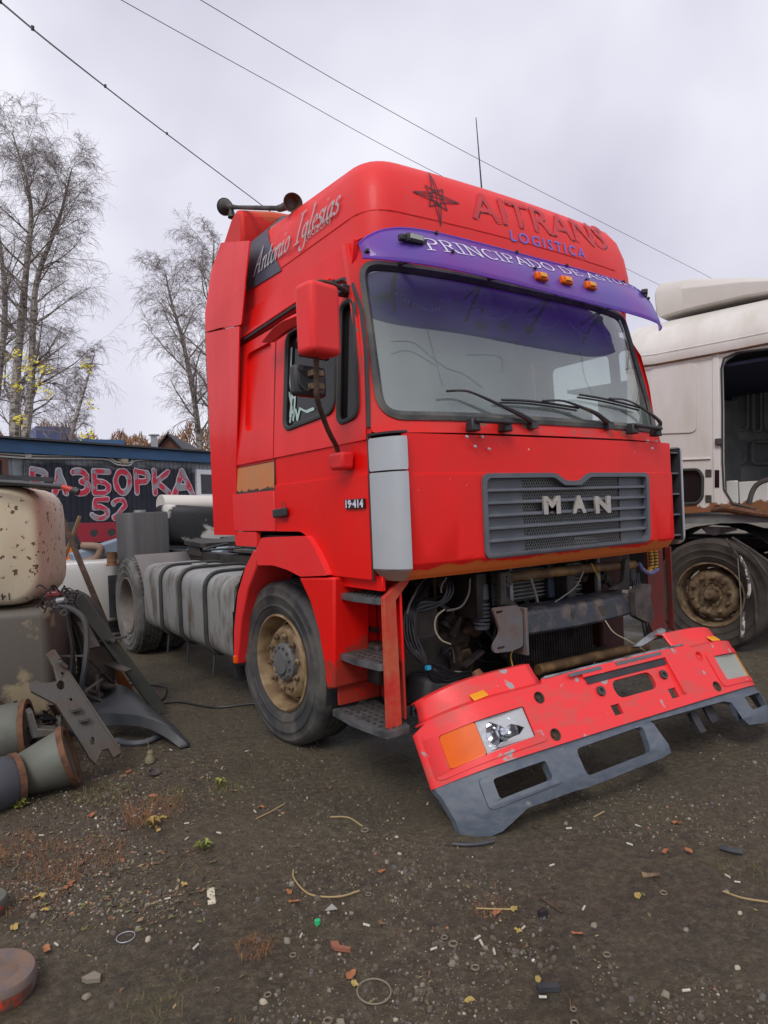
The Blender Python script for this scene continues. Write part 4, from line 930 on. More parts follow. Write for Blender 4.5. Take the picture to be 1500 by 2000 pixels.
# ================================================================ LOOSE BUMPER
BO = V((1.272, -.509, .136)); BM = Matrix.Rotation(-.096, 3, 'Z')@Matrix.Rotation(-.019, 3, 'Y')@Matrix.Rotation(-.572, 3, 'X')
def bl(a, c, b): return BO+BM@V((a, c, b))
def Bp(px, py, c=0):
    n = BM@V((0, 1, 0)); r = ray(px, py); o = BO+n*c; t = (o-CP).dot(n)/r.dot(n); q = BM.transposed()@(CP+r*t-BO); return (q.x, q.z)
bump = thing('front_bumper', 'detached red and grey truck bumper with smashed headlight leaning on the ground', 'bumper', tuple(bl(0, 0, 0)*1), None)
HW = 1.20
def bcur(a):
    """depth of the wrap-around ends"""
    e_ = max(0, abs(a)-.80)/.40; return .02*(a/.8)**2+.22*e_**2.6
def bm_(a, b, d, tuck=0):
    return bl(a, bcur(a)+d-(.018*0), b)
bx = [-1.19+.07*k for k in range(35)]
hlL = rnd([(-1.165, .25), (-.715, .275), (-.715, .43), (-1.165, .425)], .02); hlR = [(-a, b) for a, b in hlL]
hl = [rnd([(-1.135, .262), (-.727, .277), (-.727, .423), (-1.135, .418)], .012), rnd([(1.135, .262), (.727, .277), (.727, .423), (1.135, .418)], .012)]
oval = rnd([Bp(*p) for p in ((1190, 1335), (1225, 1316), (1277, 1312), (1284, 1335), (1277, 1345), (1215, 1363), (1192, 1355))], .06)
ov = rnd([(-.14, .335), (.165, .335), (.165, .43), (-.14, .43)], .048, 6)
slot = [(-.27, .535), (.32, .535), (.32, .575), (-.27, .575)]
sq1, sq2 = [(-.215, .262), (-.155, .262), (-.155, .315), (-.215, .315)], [(.225, .262), (.285, .262), (.285, .315), (.225, .315)]
bh = [ell(sx_*.615, b, .028, n=16) for sx_ in (-1, 1) for b in (.443, .259)]
redo = [(-HW, .215), (-.9, .212), (.9, .212), (HW, .215), (HW, .47), (1.15, .50), (.58, .50), (.56, .525), (-.55, .525), (-.57, .50), (-1.15, .50), (-HW, .47)]
part('bumper_cover', MB().plate(redo, hl+[ov, sq1, sq2]+bh, .02, bm_, ca=bx, cb=(.36,)), redbump, bump, .005)
# stepped upper deck at each end, and the number-plate recess frame
for sg in (-1, 1):
    m_ = MB()
    def up(s, t):
        s_ = .52+.67*s
        prof = [(0, 0), (.035, .012), (.06, .02), (.075, .06), (.085, .105), (.13, .12), (.22, .12)]
        k = min(len(prof)-1.001, t*(len(prof)-1)); i = int(k); f = k-i; c_ = prof[i][0]*(1-f)+prof[i+1][0]*f; b_ = prof[i][1]*(1-f)+prof[i+1][1]*f
        a2 = sg*(s_-.05*min(1, c_/.08)*s**4); return bl(a2, bcur(s_)*(1-.15*t)+c_*(1-.5*s**5), .50+b_*1.28*(1-.22*s**3))
    m_.grid(up, 18, 12); o = part('bumper_shoulder', m_, redbump, bump); o.modifiers.new('s', 'SOLIDIFY').thickness = .008
    fr_ = rnd([(sg*1.185, .235), (sg*.665, .245), (sg*.665, .452), (sg*1.185, .452)], .03)
    part('headlight_surround', MB().plate(fr_, [hl[0] if sg < 0 else hl[1]], .02, lambda a, b, d: bm_(a, b, d-.006), ca=bx), redbump, bump, .004)
    part('yellow_reflector', MB().box(bm_(sg*.90, .535, .045), (.085, .01, .045), BM@Matrix.Rotation(R(-35), 3, 'X')@Matrix.Rotation(R(sg*8), 3, 'Z')), amber2, bump, .006)
    # lamp
    h_ = part('headlight', MB().plate(rnd([(sg*1.14, .255), (sg*.72, .27), (sg*.72, .43), (sg*1.14, .425)], .01), None, .01, lambda a, b, d: bm_(a, b, d+.10), ca=bx), mat('reflector_back', (.45, .46, .47), .25, .8) if sg < 0 else bpy.data.materials['reflector_back'], bump)
    for bc in (-.84, -.94): part('reflector_bowl', MB().lathe([(.062, 0), (.05, .025), (.02, .045), (0, .047)], bm_(-sg*bc if sg > 0 else bc, .345, .03), BM@V((0, 1, 0)), 20).cyl(bm_(-sg*bc if sg > 0 else bc, .345, .03), bm_(-sg*bc if sg > 0 else bc, .345, .07), .012), mat('chrome_bowl', (.75, .77, .8), .12, .95) if (sg < 0 and bc == -.84) else bpy.data.materials['chrome_bowl'], h_)
    sp_ = .985
    if sg < 0:
        hole = [(-.935, .279), (-.965, .33), (-.945, .39), (-.925, .398), (-.885, .372), (-.865, .352), (-.825, .362), (-.790, .348), (-.762, .331), (-.80, .308), (-.86, .303), (-.895, .288)]
        part('lens', MB().plate(rnd([(-sp_, .268), (-.73, .279), (-.73, .421), (-sp_, .419)], .004), [hole], .006, lambda a, b, d: bm_(a, b, d+.004)), glens, h_, label='cracked clear headlight lens with a jagged hole')
        part('lens_shard', MB().plate([(-.93, .285), (-.90, .30), (-.84, .295), (-.80, .30), (-.79, .29), (-.85, .282)], None, .003, lambda a, b, d: bm_(a, b, d+.02)), glens, h_)
    else:
        part('lens', MB().plate(rnd([(sp_, .268), (.73, .279), (.73, .421), (sp_, .419)], .004), None, .006, lambda a, b, d: bm_(a, b, d+.004)), glens2, h_)
    part('indicator_lens', MB().plate(rnd([(sg*1.132, .264), (sg*(sp_+.004), .268), (sg*(sp_+.004), .419), (sg*1.132, .417)], .015), None, .02, lambda a, b, d: bm_(a, b, d+.0), ca=bx), amber if sg < 0 else amber2, h_, .003)
for sx_ in (-1, 1):
    for b in (.443, .259):
        p = bm_(sx_*.615, b, .0); n_ = BM@V((0, 1, 0)); part('bolt_cup', MB().lathe([(.030, -.002), (.026, .0), (.022, .018), (.008, .02), (.008, .012), (0, .012)], p, n_, 20), redbump if b > .4 and sx_ > 0 else rustdark, bump)
for a, b in (Bp(1173, 1350), Bp(1295, 1318)):
    part('plate_stud', MB().lathe([(.026, 0), (.024, -.012), (.012, -.012), (.010, .0), (0, 0)], bl(a, .0, b), BM@V((0, 1, 0)), 16), gunk, bump)
part('slot_frame', MB().plate([(-.31, .478), (.325, .478), (.325, .512), (-.31, .512)], None, .02, lambda a, b, d: bl(a, d-.014, b)).box(bl(.325, .0, .38), (.014, .03, .22), BM), redbump, bump, .003)
part('slot_shade_plate', MB().plate([(-.295, .443), (.31, .443), (.31, .477), (-.295, .477)], None, .004, lambda a, b, d: bl(a, d-.004, b)), black, bump)  # black plate laid on the cover as the slot's inner shade
part('top_rail', MB().plate([(-.535, .522), (.53, .522), (.53, .536), (-.535, .536)], None, .04, lambda a, b, d: bl(a, d+.004, b)), alustep, bump, .004)
for a0_, a1_ in ((-.40, -.17), (-.06, .30)): part('rail_slot', MB().plate([(a0_, .497), (a1_, .497), (a1_, .514), (a0_, .514)], None, .004, lambda a, b, d: bl(a, d-.017, b)), dgrey, bump)
# rusty stub standing behind the left shoulder
part('rusty_stub', MB().tube([bl(-.78, .19, .55), bl(-.775, .18, .62), bl(-.78, .19, .68)], [.042, .036, .026], 9), rust, bump)
c = Bp(1320, 1225); part('loose_bracket', MB().plate(rnd([Bp(*q) for q in ((1268, 1243), (1300, 1218), (1322, 1206), (1333, 1210), (1330, 1220), (1310, 1228), (1285, 1243))], .01), None, .02, lambda a, b, d: bl(a, .14+d, b)), alustep, bump, .003)
# lower spoiler
fogs = [rnd([(sg*1.01, .075), (sg*.735, .082), (sg*.735, .165), (sg*1.01, .162)], .015) for sg in (-1,)]
mid1 = rnd([(-.54, .045), (-.10, .055), (-.075, .18), (-.54, .172)], .03)
low = [(-1.155, -.05), (-1.02, -.045), (-.90, .005), (-.62, .005), (-.56, .0), (-.03, .01), (.04, .02), (.03, .07), (0, .19), (.10, .185), (.60, .175), (.66, .155), (.67, .06), (.72, .02), (.84, .005), (1.16, .01), (1.195, .22), (-1.195, .22)]
fogR = rnd([(.80, .085), (1.0, .09), (1.0, .165), (.79, .162)], .012)
def lowm(a, b, d): return bl(a, bcur(a)*.96+d+lerpt([(-.06, .05), (.03, .012), (.06, .0), (.17, .0), (.20, .014), (.3, .014)], b)[0], b)
part('lower_spoiler', MB().plate(low, [fogs[0], mid1, fogR], .035, lowm, ca=bx, cb=(.0, .03, .06, .17, .20)), bumpg, bump, .006)
part('fog_recess', MB().plate(rnd([(-1.06, .045), (-.69, .055), (-.69, .19), (-1.06, .185)], .03), [fogs[0]], .012, lambda a, b, d: lowm(a, b, d-.008), ca=bx), bumpg, bump, .005)
part('support_foot', MB().box(bl(.42, .10, .12), (.05, .03, .12), BM), black, bump, .004)
part('support_foot', MB().box(bl(.56, .10, .14), (.07, .02, .10), BM), black, bump, .004)
# ================================================================ GROUND
def gz(x, y):
    d = noise.noise(V((x*.8, y*.8, 3)))*.016+noise.noise(V((x*3.1, y*3.1, 7)))*.009+noise.noise(V((x*11, y*11, 1)))*.004
    fl_ = min(1, max(0, (math.hypot(x-1.2, max(0, abs(y-2.4)-3))-0)/4))
    m = math.exp(-((x+1.9)**2/1.2+(y-.9)**2/2.6))*.05
    q_ = (x*.35+y)*.9+noise.noise(V((x*.5, y*.5, 2)))*.5
    rut = -.022*math.exp(-((x+.55-.25*y)/.16)**2)-.018*math.exp(-((x-2.9+.30*y)/.2)**2)-.016*math.exp(-((y+.95+.12*x)/.16)**2) if y < 1.2 else 0
    rut *= .6+.4*math.sin(q_*9)*.3
    return d*(.55+.45*fl_)+m-.006+rut+noise.noise(V((x*24, y*24, 5)))*.002
def axis_pts(lo, hi, st, far):
    a = [lo+st*k for k in range(int((hi-lo)/st)+1)]; s_ = st
    while a[-1] < far: s_ *= 1.22; a.append(a[-1]+s_)
    s_ = st; b = [lo]
    while b[-1] > -far: s_ *= 1.22; b.append(b[-1]-s_)
    return b[:0:-1]+a
gx, gy = axis_pts(-3.2, 5.2, .045, 420), axis_pts(-2.2, 7.0, .045, 420)
verts = [(x, y, gz(x, y) if abs(x) < 40 and abs(y) < 40 else 0) for x in gx for y in gy]; ny = len(gy)
faces = [(i*ny+j, (i+1)*ny+j, (i+1)*ny+j+1, i*ny+j+1) for i in range(len(gx)-1) for j in range(ny-1)]
me = bpy.data.meshes.new('ground'); me.from_pydata(verts, [], faces); me.shade_smooth()
def ground_mat():
    m = bpy.data.materials.new('wet_yard_dirt'); m.use_nodes = True; t = m.node_tree; Pn = t.nodes['Principled BSDF']; k = t.links.new
    tcn = N('ShaderNodeTexCoord', t); o = tcn.outputs['Object']
    def nz(s, d=6, r=.6):
        q = N('ShaderNodeTexNoise', t); q.inputs['Scale'].default_value = s; q.inputs['Detail'].default_value = d; q.inputs['Roughness'].default_value = r; k(o, q.inputs['Vector']); return q.outputs[0]
    def rng(v, a, b, c0=0., c1=1.):
        q = N('ShaderNodeMapRange', t); q.inputs[1].default_value = a; q.inputs[2].default_value = b; q.inputs[3].default_value = c0; q.inputs[4].default_value = c1; k(v, q.inputs[0]); return q.outputs[0]
    def mix(f, a, b, col_=True):
        q = N('ShaderNodeMix', t, data_type='RGBA')
        if isinstance(f, float): q.inputs[0].default_value = f
        else: k(f, q.inputs[0])
        for s_, v in ((6, a), (7, b)):
            if isinstance(v, tuple): q.inputs[s_].default_value = (*v, 1)
            else: k(v, q.inputs[s_])
        return q.outputs[2]
    c = mix(rng(nz(1.3), .35, .65), (.080, .060, .037), (.155, .128, .070))
    c = mix(rng(nz(.6, 3), .5, .7), c, (.105, .076, .052))
    c = mix(rng(nz(9), .5, .75, 0, .8), c, (.052, .040, .030)); c = mix(rng(nz(28, 8, .75), .45, .7, 0, .75), c, (.27, .225, .14)); c = mix(rng(nz(60, 8, .8), .5, .7, 0, .8), c, (.045, .036, .030))
    # grit in three sizes
    hsum = None
    for s_, th, f_ in ((55, .17, .7), (120, .22, .65), (230, .25, .55)):
        vo = N('ShaderNodeTexVoronoi', t); vo.inputs['Scale'].default_value = s_; k(o, vo.inputs['Vector'])
        sp = N('ShaderNodeSeparateColor', t); k(vo.outputs['Color'], sp.inputs[0])
        gate = rng(sp.outputs[0], .66, .68); near = rng(vo.outputs['Distance'], th, th*1.35, 1, 0)
        mu = N('ShaderNodeMath', t, operation='MULTIPLY'); k(gate, mu.inputs[0]); k(near, mu.inputs[1])
        mu2 = N('ShaderNodeMath', t, operation='MULTIPLY'); k(mu.outputs[0], mu2.inputs[0]); k(rng(nz(2.1, 4), .35, .65, .1, f_), mu2.inputs[1])
        cr_ = N('ShaderNodeValToRGB', t); cr_.color_ramp.elements[0].color = (.10, .09, .075, 1); cr_.color_ramp.elements[1].color = (.48, .43, .32, 1)
        e_ = cr_.color_ramp.elements.new(.6); e_.color = (.25, .22, .14, 1); k(sp.outputs[1], cr_.inputs[0])
        c = mix(mu2.outputs[0], c, cr_.outputs[0])
        if hsum is None: hsum = mu.outputs[0]
        else:
            ad = N('ShaderNodeMath', t, operation='ADD'); k(hsum, ad.inputs[0]); k(mu.outputs[0], ad.inputs[1]); hsum = ad.outputs[0]
    k(c, Pn.inputs['Base Color']); k(rng(nz(1.7, 4), .35, .7, .42, .9), Pn.inputs['Roughness'])
    ad = N('ShaderNodeMath', t, operation='MULTIPLY_ADD'); k(nz(30, 8, .7), ad.inputs[0]); ad.inputs[1].default_value = 3.6; k(hsum, ad.inputs[2])
    b1_ = N('ShaderNodeBump', t); b1_.inputs['Strength'].default_value = 1.0; b1_.inputs['Distance'].default_value = .02; k(ad.outputs[0], b1_.inputs['Height']); k(b1_.outputs[0], Pn.inputs['Normal'])
    return m
g = link('ground', me, ground_mat()); g['kind'] = 'structure'; g['label'] = 'dark damp earth of the yard strewn with grit and litter'

# ---- gravel, crumbs and fallen bits as real geometry
def blob(mb, c, r, rr, fl_=.6, m=0):
    """low rough stone: 8-14 faces"""
    n = 6; top = mb.b.verts.new(c+V((rr.uniform(-.2, .2)*r, rr.uniform(-.2, .2)*r, r*fl_))); ring = []; ring2 = []
    for k in range(n):
        a = 2*PI*k/n+rr.uniform(-.3, .3); q = r*rr.uniform(.7, 1.15)
        ring.append(mb.b.verts.new(c+V((q*math.cos(a), q*math.sin(a), -.2*r)))); ring2.append(mb.b.verts.new(c+V((q*.75*math.cos(a), q*.75*math.sin(a), r*fl_*rr.uniform(.5, .8)))))
    fs = []
    for k in range(n):
        fs += [mb.face((ring[k], ring[(k+1) % n], ring2[(k+1) % n], ring2[k])), mb.face((ring2[k], ring2[(k+1) % n], top))]
    for f in fs:
        if f: f.material_index = m
def gpt(rr, pxlo=-100, pxhi=1600, pylo=1240, pyhi=2080):
    """a random visible ground point, even in the picture"""
    p = onz(rr.uniform(pxlo, pxhi), rr.uniform(pylo, pyhi), 0); return p
stm = [mat('pebble_dark', (.10, .09, .08), .7), mat('pebble_mid', (.20, .175, .13), .75), mat('pebble_pale', (.38, .33, .24), .75), mat('pebble_white', (.55, .52, .46), .7), mat('crumb_brick', (.34, .15, .08), .85), mat('crumb_soil', (.11, .088, .068), .9)]
rr = random.Random(3); mb = MB()
def sprinkle(mb, n, rlo, rhi, wts, **kw):
    for _ in range(n):
        p = gpt(rr, **kw)
        dens = noise.noise(V((p.x*1.4, p.y*1.4, 9)))+.5*noise.noise(V((p.x*5, p.y*5, 4)))
        if rr.random() > .5+dens*1.6: continue
        r = rlo+(rhi-rlo)*rr.random()**3; m = rr.choices(range(6), wts)[0]
        blob(mb, V((p.x, p.y, gz(p.x, p.y)+r*.1)), r, rr, rr.uniform(.4, .9), m)
sprinkle(mb, 16000, .002, .007, (5, 7, 1.8, .2, .3, 12)); sprinkle(mb, 7000, .003, .012, (3, 1.5, .25, .03, .1, 16), pylo=1300)
sprinkle(mb, 5000, .002, .008, (5, 7, 2.4, .4, .5, 6), pylo=1480, pyhi=1800, pxlo=-50, pxhi=420)
sprinkle(mb, 500, .006, .017, (5, 4, .4, .03, .15, 16))
o = solo('gravel', mb, None, 'small pebbles, grit and soil crumbs scattered over the yard', None, kind='stuff', smooth=0)
for m in stm: o.data.materials.append(m)
# dry grass blades / roots
mb = MB(); wm_ = [mat('dry_weed', (.24, .11, .045), .9), mat('olive_weed', (.16, .15, .045), .85), mat('dark_root', (.05, .035, .028), .9)]
def tuft(cx, cy, n, rad, h, m):
    for _ in range(n):
        a, q = rr.uniform(0, 2*PI), rad*math.sqrt(rr.random()); x, y = cx+q*math.cos(a), cy+q*math.sin(a); z = gz(x, y)
        a2 = rr.uniform(0, 2*PI); hh2 = h*rr.uniform(.3, 1); l = hh2*rr.uniform(.6, 2.4); p = V((x, y, z)); w_ = .0007; s_ = V((-math.sin(a2), math.cos(a2), 0))*w_
        p1 = p+V((l*.4*math.cos(a2), l*.4*math.sin(a2), hh2*.8)); p2 = p+V((l*math.cos(a2+.4), l*math.sin(a2+.4), hh2*rr.uniform(.5, 1)))
        vs = [mb.b.verts.new(v) for v in (p-s_, p+s_, p1+s_, p1-s_, p2)]
        for f in (mb.face(vs[:4]), mb.face((vs[3], vs[2], vs[4]))):
            if f: f.material_index = m
for px, py, n, rad, h, m in [(300, 1590, 260, .16, .05, 0), (330, 1560, 120, .12, .04, 1), (150, 1690, 420, .20, .035, 0), (60, 1760, 300, .18, .03, 0), (270, 1620, 60, .05, .15, 0), (30, 1680, 220, .14, .05, 0), (450, 1540, 120, .12, .04, 1), (500, 1855, 160, .07, .025, 0), (320, 1950, 70, .10, .018, 1), (290, 1990, 60, .08, .018, 1), (960, 1770, 90, .07, .02, 0), (1300, 1590, 80, .12, .02, 1), (1450, 1700, 100, .1, .02, 1), (200, 1560, 200, .15, .04, 1)]:
    p = onz(px, py); tuft(p.x, p.y, n, rad, h, m)
for _ in range(500):
    p = gpt(rr, pylo=1400); tuft(p.x, p.y, 2, .02, .018, rr.choice((0, 1, 2, 2)))
o = solo('dry_weeds', mb, None, 'thin brown and olive dead weeds and root threads on the dirt', None, kind='stuff', smooth=0)
for m in wm_: o.data.materials.append(m)

# leaf litter and soft scraps pressed into the dirt
mb = MB(); lit = [mat('litter_brown', (.15, .085, .045), .9), mat('litter_tan', (.25, .19, .10), .9), mat('litter_olive', (.14, .14, .055), .9), mat('litter_dark', (.045, .035, .028), .8)]
for k in range(2600):
    left = k < 1700
    p = gpt(rr, pxlo=-60, pxhi=430 if left else 1560, pylo=1470 if left else 1330, pyhi=1830 if left else 2060); p.z = gz(p.x, p.y)
    if noise.noise(V((p.x*2, p.y*2, 6))) < -.05 and rr.random() < .8: continue
    L_ = rr.uniform(.005, .017) if left else rr.uniform(.004, .012); a_ = rr.uniform(0, 2*PI); u = V((math.cos(a_), math.sin(a_), rr.gauss(0, .25)))*L_; v = V((-math.sin(a_), math.cos(a_), rr.gauss(0, .3)))*L_*rr.uniform(.15, .6); p.z += .004
    f = mb.face([mb.b.verts.new(q) for q in (p-u, p+v, p+u, p-v*.8)])
    if f: f.material_index = rr.choices(range(4), (4, 2.2, 2, 4))[0]
o = solo('leaf_litter', mb, None, 'small dead leaf scraps and fibres pressed into the dirt', None, kind='stuff', smooth=0)
for m in lit: o.data.materials.append(m)

# ---- countable litter
cig = mat('white_filter_paper', (.50, .47, .40), .7, c2=(.34, .30, .23), sc_=60, fac=.8); cigo = mat('cigarette_tip', (.55, .30, .12), .8)
leafms = [mat('fallen_leaf_orange', (.34, .13, .05), .7, c2=(.2, .08, .04), sc_=30), mat('fallen_leaf_yellow', (.38, .28, .08), .7, c2=(.24, .16, .05), sc_=30), mat('fallen_leaf_brown', (.20, .11, .06), .8, c2=(.12, .07, .04), sc_=30)]
washm = mat('rusty_washer', (.17, .14, .10), .7, c2=(.10, .07, .05), sc_=30)
cm = MB().cyl((-.012, 0, .004), (.012, 0, .004), .004, n=8).mesh('cigarette_butt'); cm.materials.append(cig)
def place(name, me, px, py, label, cat, group, rz=0, s=1, dz=0, tilt=0):
    p = onz(px, py); o = bpy.data.objects.new(name, me); col.objects.link(o); o.location = (p.x, p.y, gz(p.x, p.y)+dz); o.rotation_euler = (tilt, 0, R(rz)); s *= {'stone': .5, 'fallen_leaf': .75, 'washer': .7, 'cigarette_butt': .85}.get(name, 1); o.scale = (s, s, s)
    o['label'] = label; o['category'] = cat
    if group: o['group'] = group
    return o
for i, (px, py) in enumerate([(482, 1467), (434, 1500), (334, 1466), (365, 1614), (365, 1645), (192, 1625), (82, 1648), (262, 1603), (600, 1558), (716, 1803), (847, 1848), (835, 1570), (1245, 1612), (1111, 1619), (1140, 1768), (1421, 1710), (1440, 1722), (932, 1826), (965, 1850), (111, 1863), (328, 1766), (383, 1860), (498, 1585), (1060, 1945), (1022, 1806), (940, 1835), (428, 1632), (1078, 1690), (588, 1823), (1230, 1650), (1340, 1935)]):
    place('cigarette_butt', cm, px, py, 'white cigarette end lying flat on the dark yard dirt', 'cigarette butt', 'cigarette butts on the dirt', (i*53) % 180, 1.0+.25*((i*7) % 4)/3, .002)
def leafmesh(seed, m):
    r_ = random.Random(seed); b = MB(); n = 11; c_ = b.b.verts.new((0, 0, .006)); ring = []
    for k in range(n):
        a = 2*PI*k/n; q = .022*(.65+.35*abs(math.cos(a)))*r_.uniform(.7, 1.15); ring.append(b.b.verts.new((q*math.cos(a)*1.4, q*math.sin(a), .003+.012*r_.random())))
    for k in range(n): b.face((c_, ring[k], ring[(k+1) % n]))
    me_ = b.mesh('leaf'); me_.materials.append(m); return me_
lm = [leafmesh(i, leafms[i % 3]) for i in range(9)]
lab = ['curled orange dead leaf lying on the dirt', 'curled yellow dead leaf lying on the dirt', 'curled brown dead leaf lying on the dirt']
for i, (px, py, kd) in enumerate([(745, 1700, 0), (564, 1742, 0), (575, 1762, 0), (686, 1897, 0), (692, 1911, 1), (915, 1945, 1), (1345, 1660, 0), (1320, 1608, 0), (394, 1750, 2), (360, 1735, 1), (320, 1605, 1), (178, 1605, 0), (240, 1632, 2), (132, 1751, 0), (93, 1873, 0), (80, 1770, 1), (1050, 1907, 1), (1128, 1817, 0), (1003, 1772, 1), (30, 1830, 1), (88, 1795, 1), (645, 1540, 2), (510, 1576, 0), (1300, 1664, 0), (1012, 1812, 1), (240, 1520, 2), (250, 1510, 0), (455, 1545, 2), (416, 1690, 2), (310, 1628, 1), (285, 1600, 2), (1245, 1745, 1), (745, 1800, 2), (970, 1780, 0), (160, 1700, 2), (300, 1560, 0), (140, 1740, 0), (60, 1690, 2)]):
    place('fallen_leaf', lm[(i*3+kd) % 9], px, py, lab[(i*3+kd) % 3], 'leaf', ['orange', 'yellow', 'brown'][(i*3+kd) % 3]+' leaves on the dirt', i*71, .8+.3*((i*5) % 4)/3, .003, .15)
wsh = MB().tube([V((.014*math.cos(a), .014*math.sin(a), .004)) for a in [2*PI*k/16 for k in range(16)]], .0042, 6, closed=True).mesh('washer'); wsh.materials.append(washm)
for i, (px, py, s) in enumerate([(713, 1623, 1.6), (720, 1746, 1), (885, 1837, 1.4), (868, 1826, 1), (928, 1879, 1.2), (572, 1865, 1), (1296, 1739, 1.2), (1185, 1858, 1.1), (640, 1985, 1.2), (424, 1939, .8), (1370, 1645, 1), (1122, 1995, 1), (523, 1946, 1), (458, 1628, .8), (1120, 1967, .8)]):
    place('washer', wsh, px, py, 'small rusty metal washer pressed into the dirt', 'washer', 'washers in the dirt', 0, s)
stn = []
for k in range(5):
    b = MB(); r_ = random.Random(k); blob(b, V((0, 0, .004)), .022, r_, .7); m_ = b.mesh('stone', 60); m_.materials.append(stm[[0, 1, 5, 2, 1][k]]); stn.append(m_)
for i, (px, py, s) in enumerate([(505, 1840, 1.2), (560, 1835, 1.4), (620, 1843, 1.2), (514, 1960, 1.2), (1301, 1940, 1.3), (1232, 1946, 1.1), (1160, 1798, 1.2), (1055, 1875, 1.1), (1445, 1783, .9), (665, 1985, 1.3), (1490, 1950, 1.3), (270, 1825, 1.1), (222, 1835, 1.2), (290, 1845, 1.3), (170, 1960, 1.2), (770, 1690, 1.2), (755, 1680, 1.1), (730, 1660, 1.0), (780, 1665, .9), (1420, 1740, 1.1), (1060, 1785, 1), (1340, 1815, .9), (220, 1975, 1.1), (1440, 1890, 1.0)]):
    place('stone', stn[i % 5], px, py, 'knobbly stone the size of a walnut half sunk in the dirt', 'stone', 'larger stones in the dirt', i*47, s)
def litter(name, mb, m, label, cat, px=None, group=None): return solo(name, mb, m, label, cat, group)
def gpts(pts, dz=.006): return [(lambda p: V((p.x, p.y, gz(p.x, p.y)+dz)))(onz(*q)) for q in pts]
rp = onz(417, 1748); rq = onz(414, 1772)
paper = mat('grubby_white_plastic', (.60, .56, .42), .6, c2=(.4, .36, .25), sc_=25)
litter('plastic_strip', MB().bar(rp+V((0, .03, .012)), rq+V((0, -.0, .012)), .028, .004), paper, 'dirty white plastic strip lying on the bare dirt, largest scrap of litter', 'litter')
litter('plastic_triangle', MB().plate([onz(*q).xy for q in ((635, 1777), (648, 1765), (659, 1775))], None, .003, lambda a, b, d: V((a, b, gz(a, b)+.012-d))), mat('grey_plastic_scrap', (.3, .3, .27), .6), 'small grey triangular plastic scrap on the dirt', 'litter')
litter('green_cap', MB().cyl(gpts([(620, 1801)])[0], gpts([(620, 1801)], .02)[0], .010, n=12), mat('green_plastic', (.02, .45, .16), .5), 'tiny bright green plastic cap on the dirt', 'cap')
litter('brick_fragment', MB().plate([onz(*q).xy for q in ((645, 1838), (660, 1837), (664, 1845), (685, 1848), (684, 1853), (655, 1851), (647, 1846))], None, .012, lambda a, b, d: V((a, b, gz(a, b)+.016-d))), mat('brick_red', (.26, .10, .06), .8), 'reddish brown shard like a bit of broken brick on the dirt', 'shard')
litter('flat_stone', MB().plate([onz(*q).xy for q in ((160, 1932), (185, 1918), (198, 1925), (196, 1934), (170, 1936))], None, .014, lambda a, b, d: V((a, b, gz(a, b)+.016-d))), stm[1], 'flat grey wedge-shaped stone in the lower left dirt', 'stone')
litter('rubber_hose', MB().tube(bez(gpts([(884, 1649), (910, 1650), (940, 1648), (964, 1643)], .01), 4), .009, 8), mudg, 'short dark rubber hose lying just below the grey bumper corner', 'hose')
litter('hose_clip', MB().tube(bez(gpts([(1407, 1655), (1425, 1660), (1449, 1663)], .012), 3), .012, 8), mudg, 'stubby dark plastic tube at the right with one white end', 'tube')
litter('spark_plug', MB().tube(gpts([(1253, 1708), (1262, 1708), (1264, 1708), (1288, 1707)], .01), [.012, .011, .009, .008], 8), hubm, 'dull metal bolt-like cylinder among pebbles right of centre', 'bolt')
litter('brown_rod', MB().tube(gpts([(1056, 1752), (1098, 1778)], .008), .005, 6), rustdark, 'rusty brown rod beside a small dark block on the dirt', 'rod')
litter('rubber_block', MB().box(gpts([(1060, 1782)], .012)[0], (.03, .022, .022)), black, 'small black rubber block next to the rusty rod', 'block')
litter('plastic_channel', MB().bar(*gpts([(1050, 1930), (1092, 1928)], .012), .022, .014), mudg, 'dark ridged plastic channel piece in the lower right dirt', 'plastic piece')
litter('wire_ring', MB().tube([V((onz(730, 1922).x+.05*math.cos(a), onz(730, 1922).y+.055*math.sin(a), gz(*onz(730, 1922).xy)+.004)) for a in [2*PI*k/28 for k in range(28)]], .0026, 5, closed=True), stm[1], 'thin wire hoop half buried in the foreground dirt', 'ring')
litter('wire_ring', MB().tube([V((onz(246, 1842).x+.03*math.cos(a), onz(246, 1842).y+.03*math.sin(a), gz(*onz(246, 1842).xy)+.005)) for a in [2*PI*k/20 for k in range(20)]], .0018, 5, closed=True), galv, 'tiny pale wire loop on the dirt at lower left', 'ring')
straw = mat('straw_stalk', (.34, .25, .12), .8)
for pts, lb in (([(573, 1697), (575, 1715), (605, 1745), (660, 1750), (702, 1740)], 'long bent straw-coloured stalk curving over the dirt in the middle'), ([(645, 1597), (680, 1600), (708, 1616)], 'pale curved stalk ending at the largest washer'), ([(500, 1600), (530, 1583), (556, 1568)], 'pale stalk lying below the truck front wheel'), ([(930, 1771), (965, 1772), (1010, 1772)], 'flat yellowish stalk right of centre among crumbs'), ([(1180, 1586), (1160, 1597)], 'short brown twig under the bumper opening'), ([(1412, 1740), (1450, 1755), (1500, 1764)], 'green-grey stem running out of the right edge')):
    litter('stalk', MB().tube(bez(gpts(pts), 5), .0035, 5), straw, lb, 'stalk')
for pts, lb in (([(240, 1337), (300, 1340), (324, 1345), (320, 1365), (295, 1375)], 'black cable loop on the dirt beyond the mudguard'), ([(310, 1377), (350, 1372), (420, 1382), (500, 1376), (560, 1378)], 'long thin black cable crossing the dirt behind the front wheel')):
    litter('ground_cable', MB().tube(bez(gpts(pts, .01), 5), .008, 6), cable, lb, 'cable')
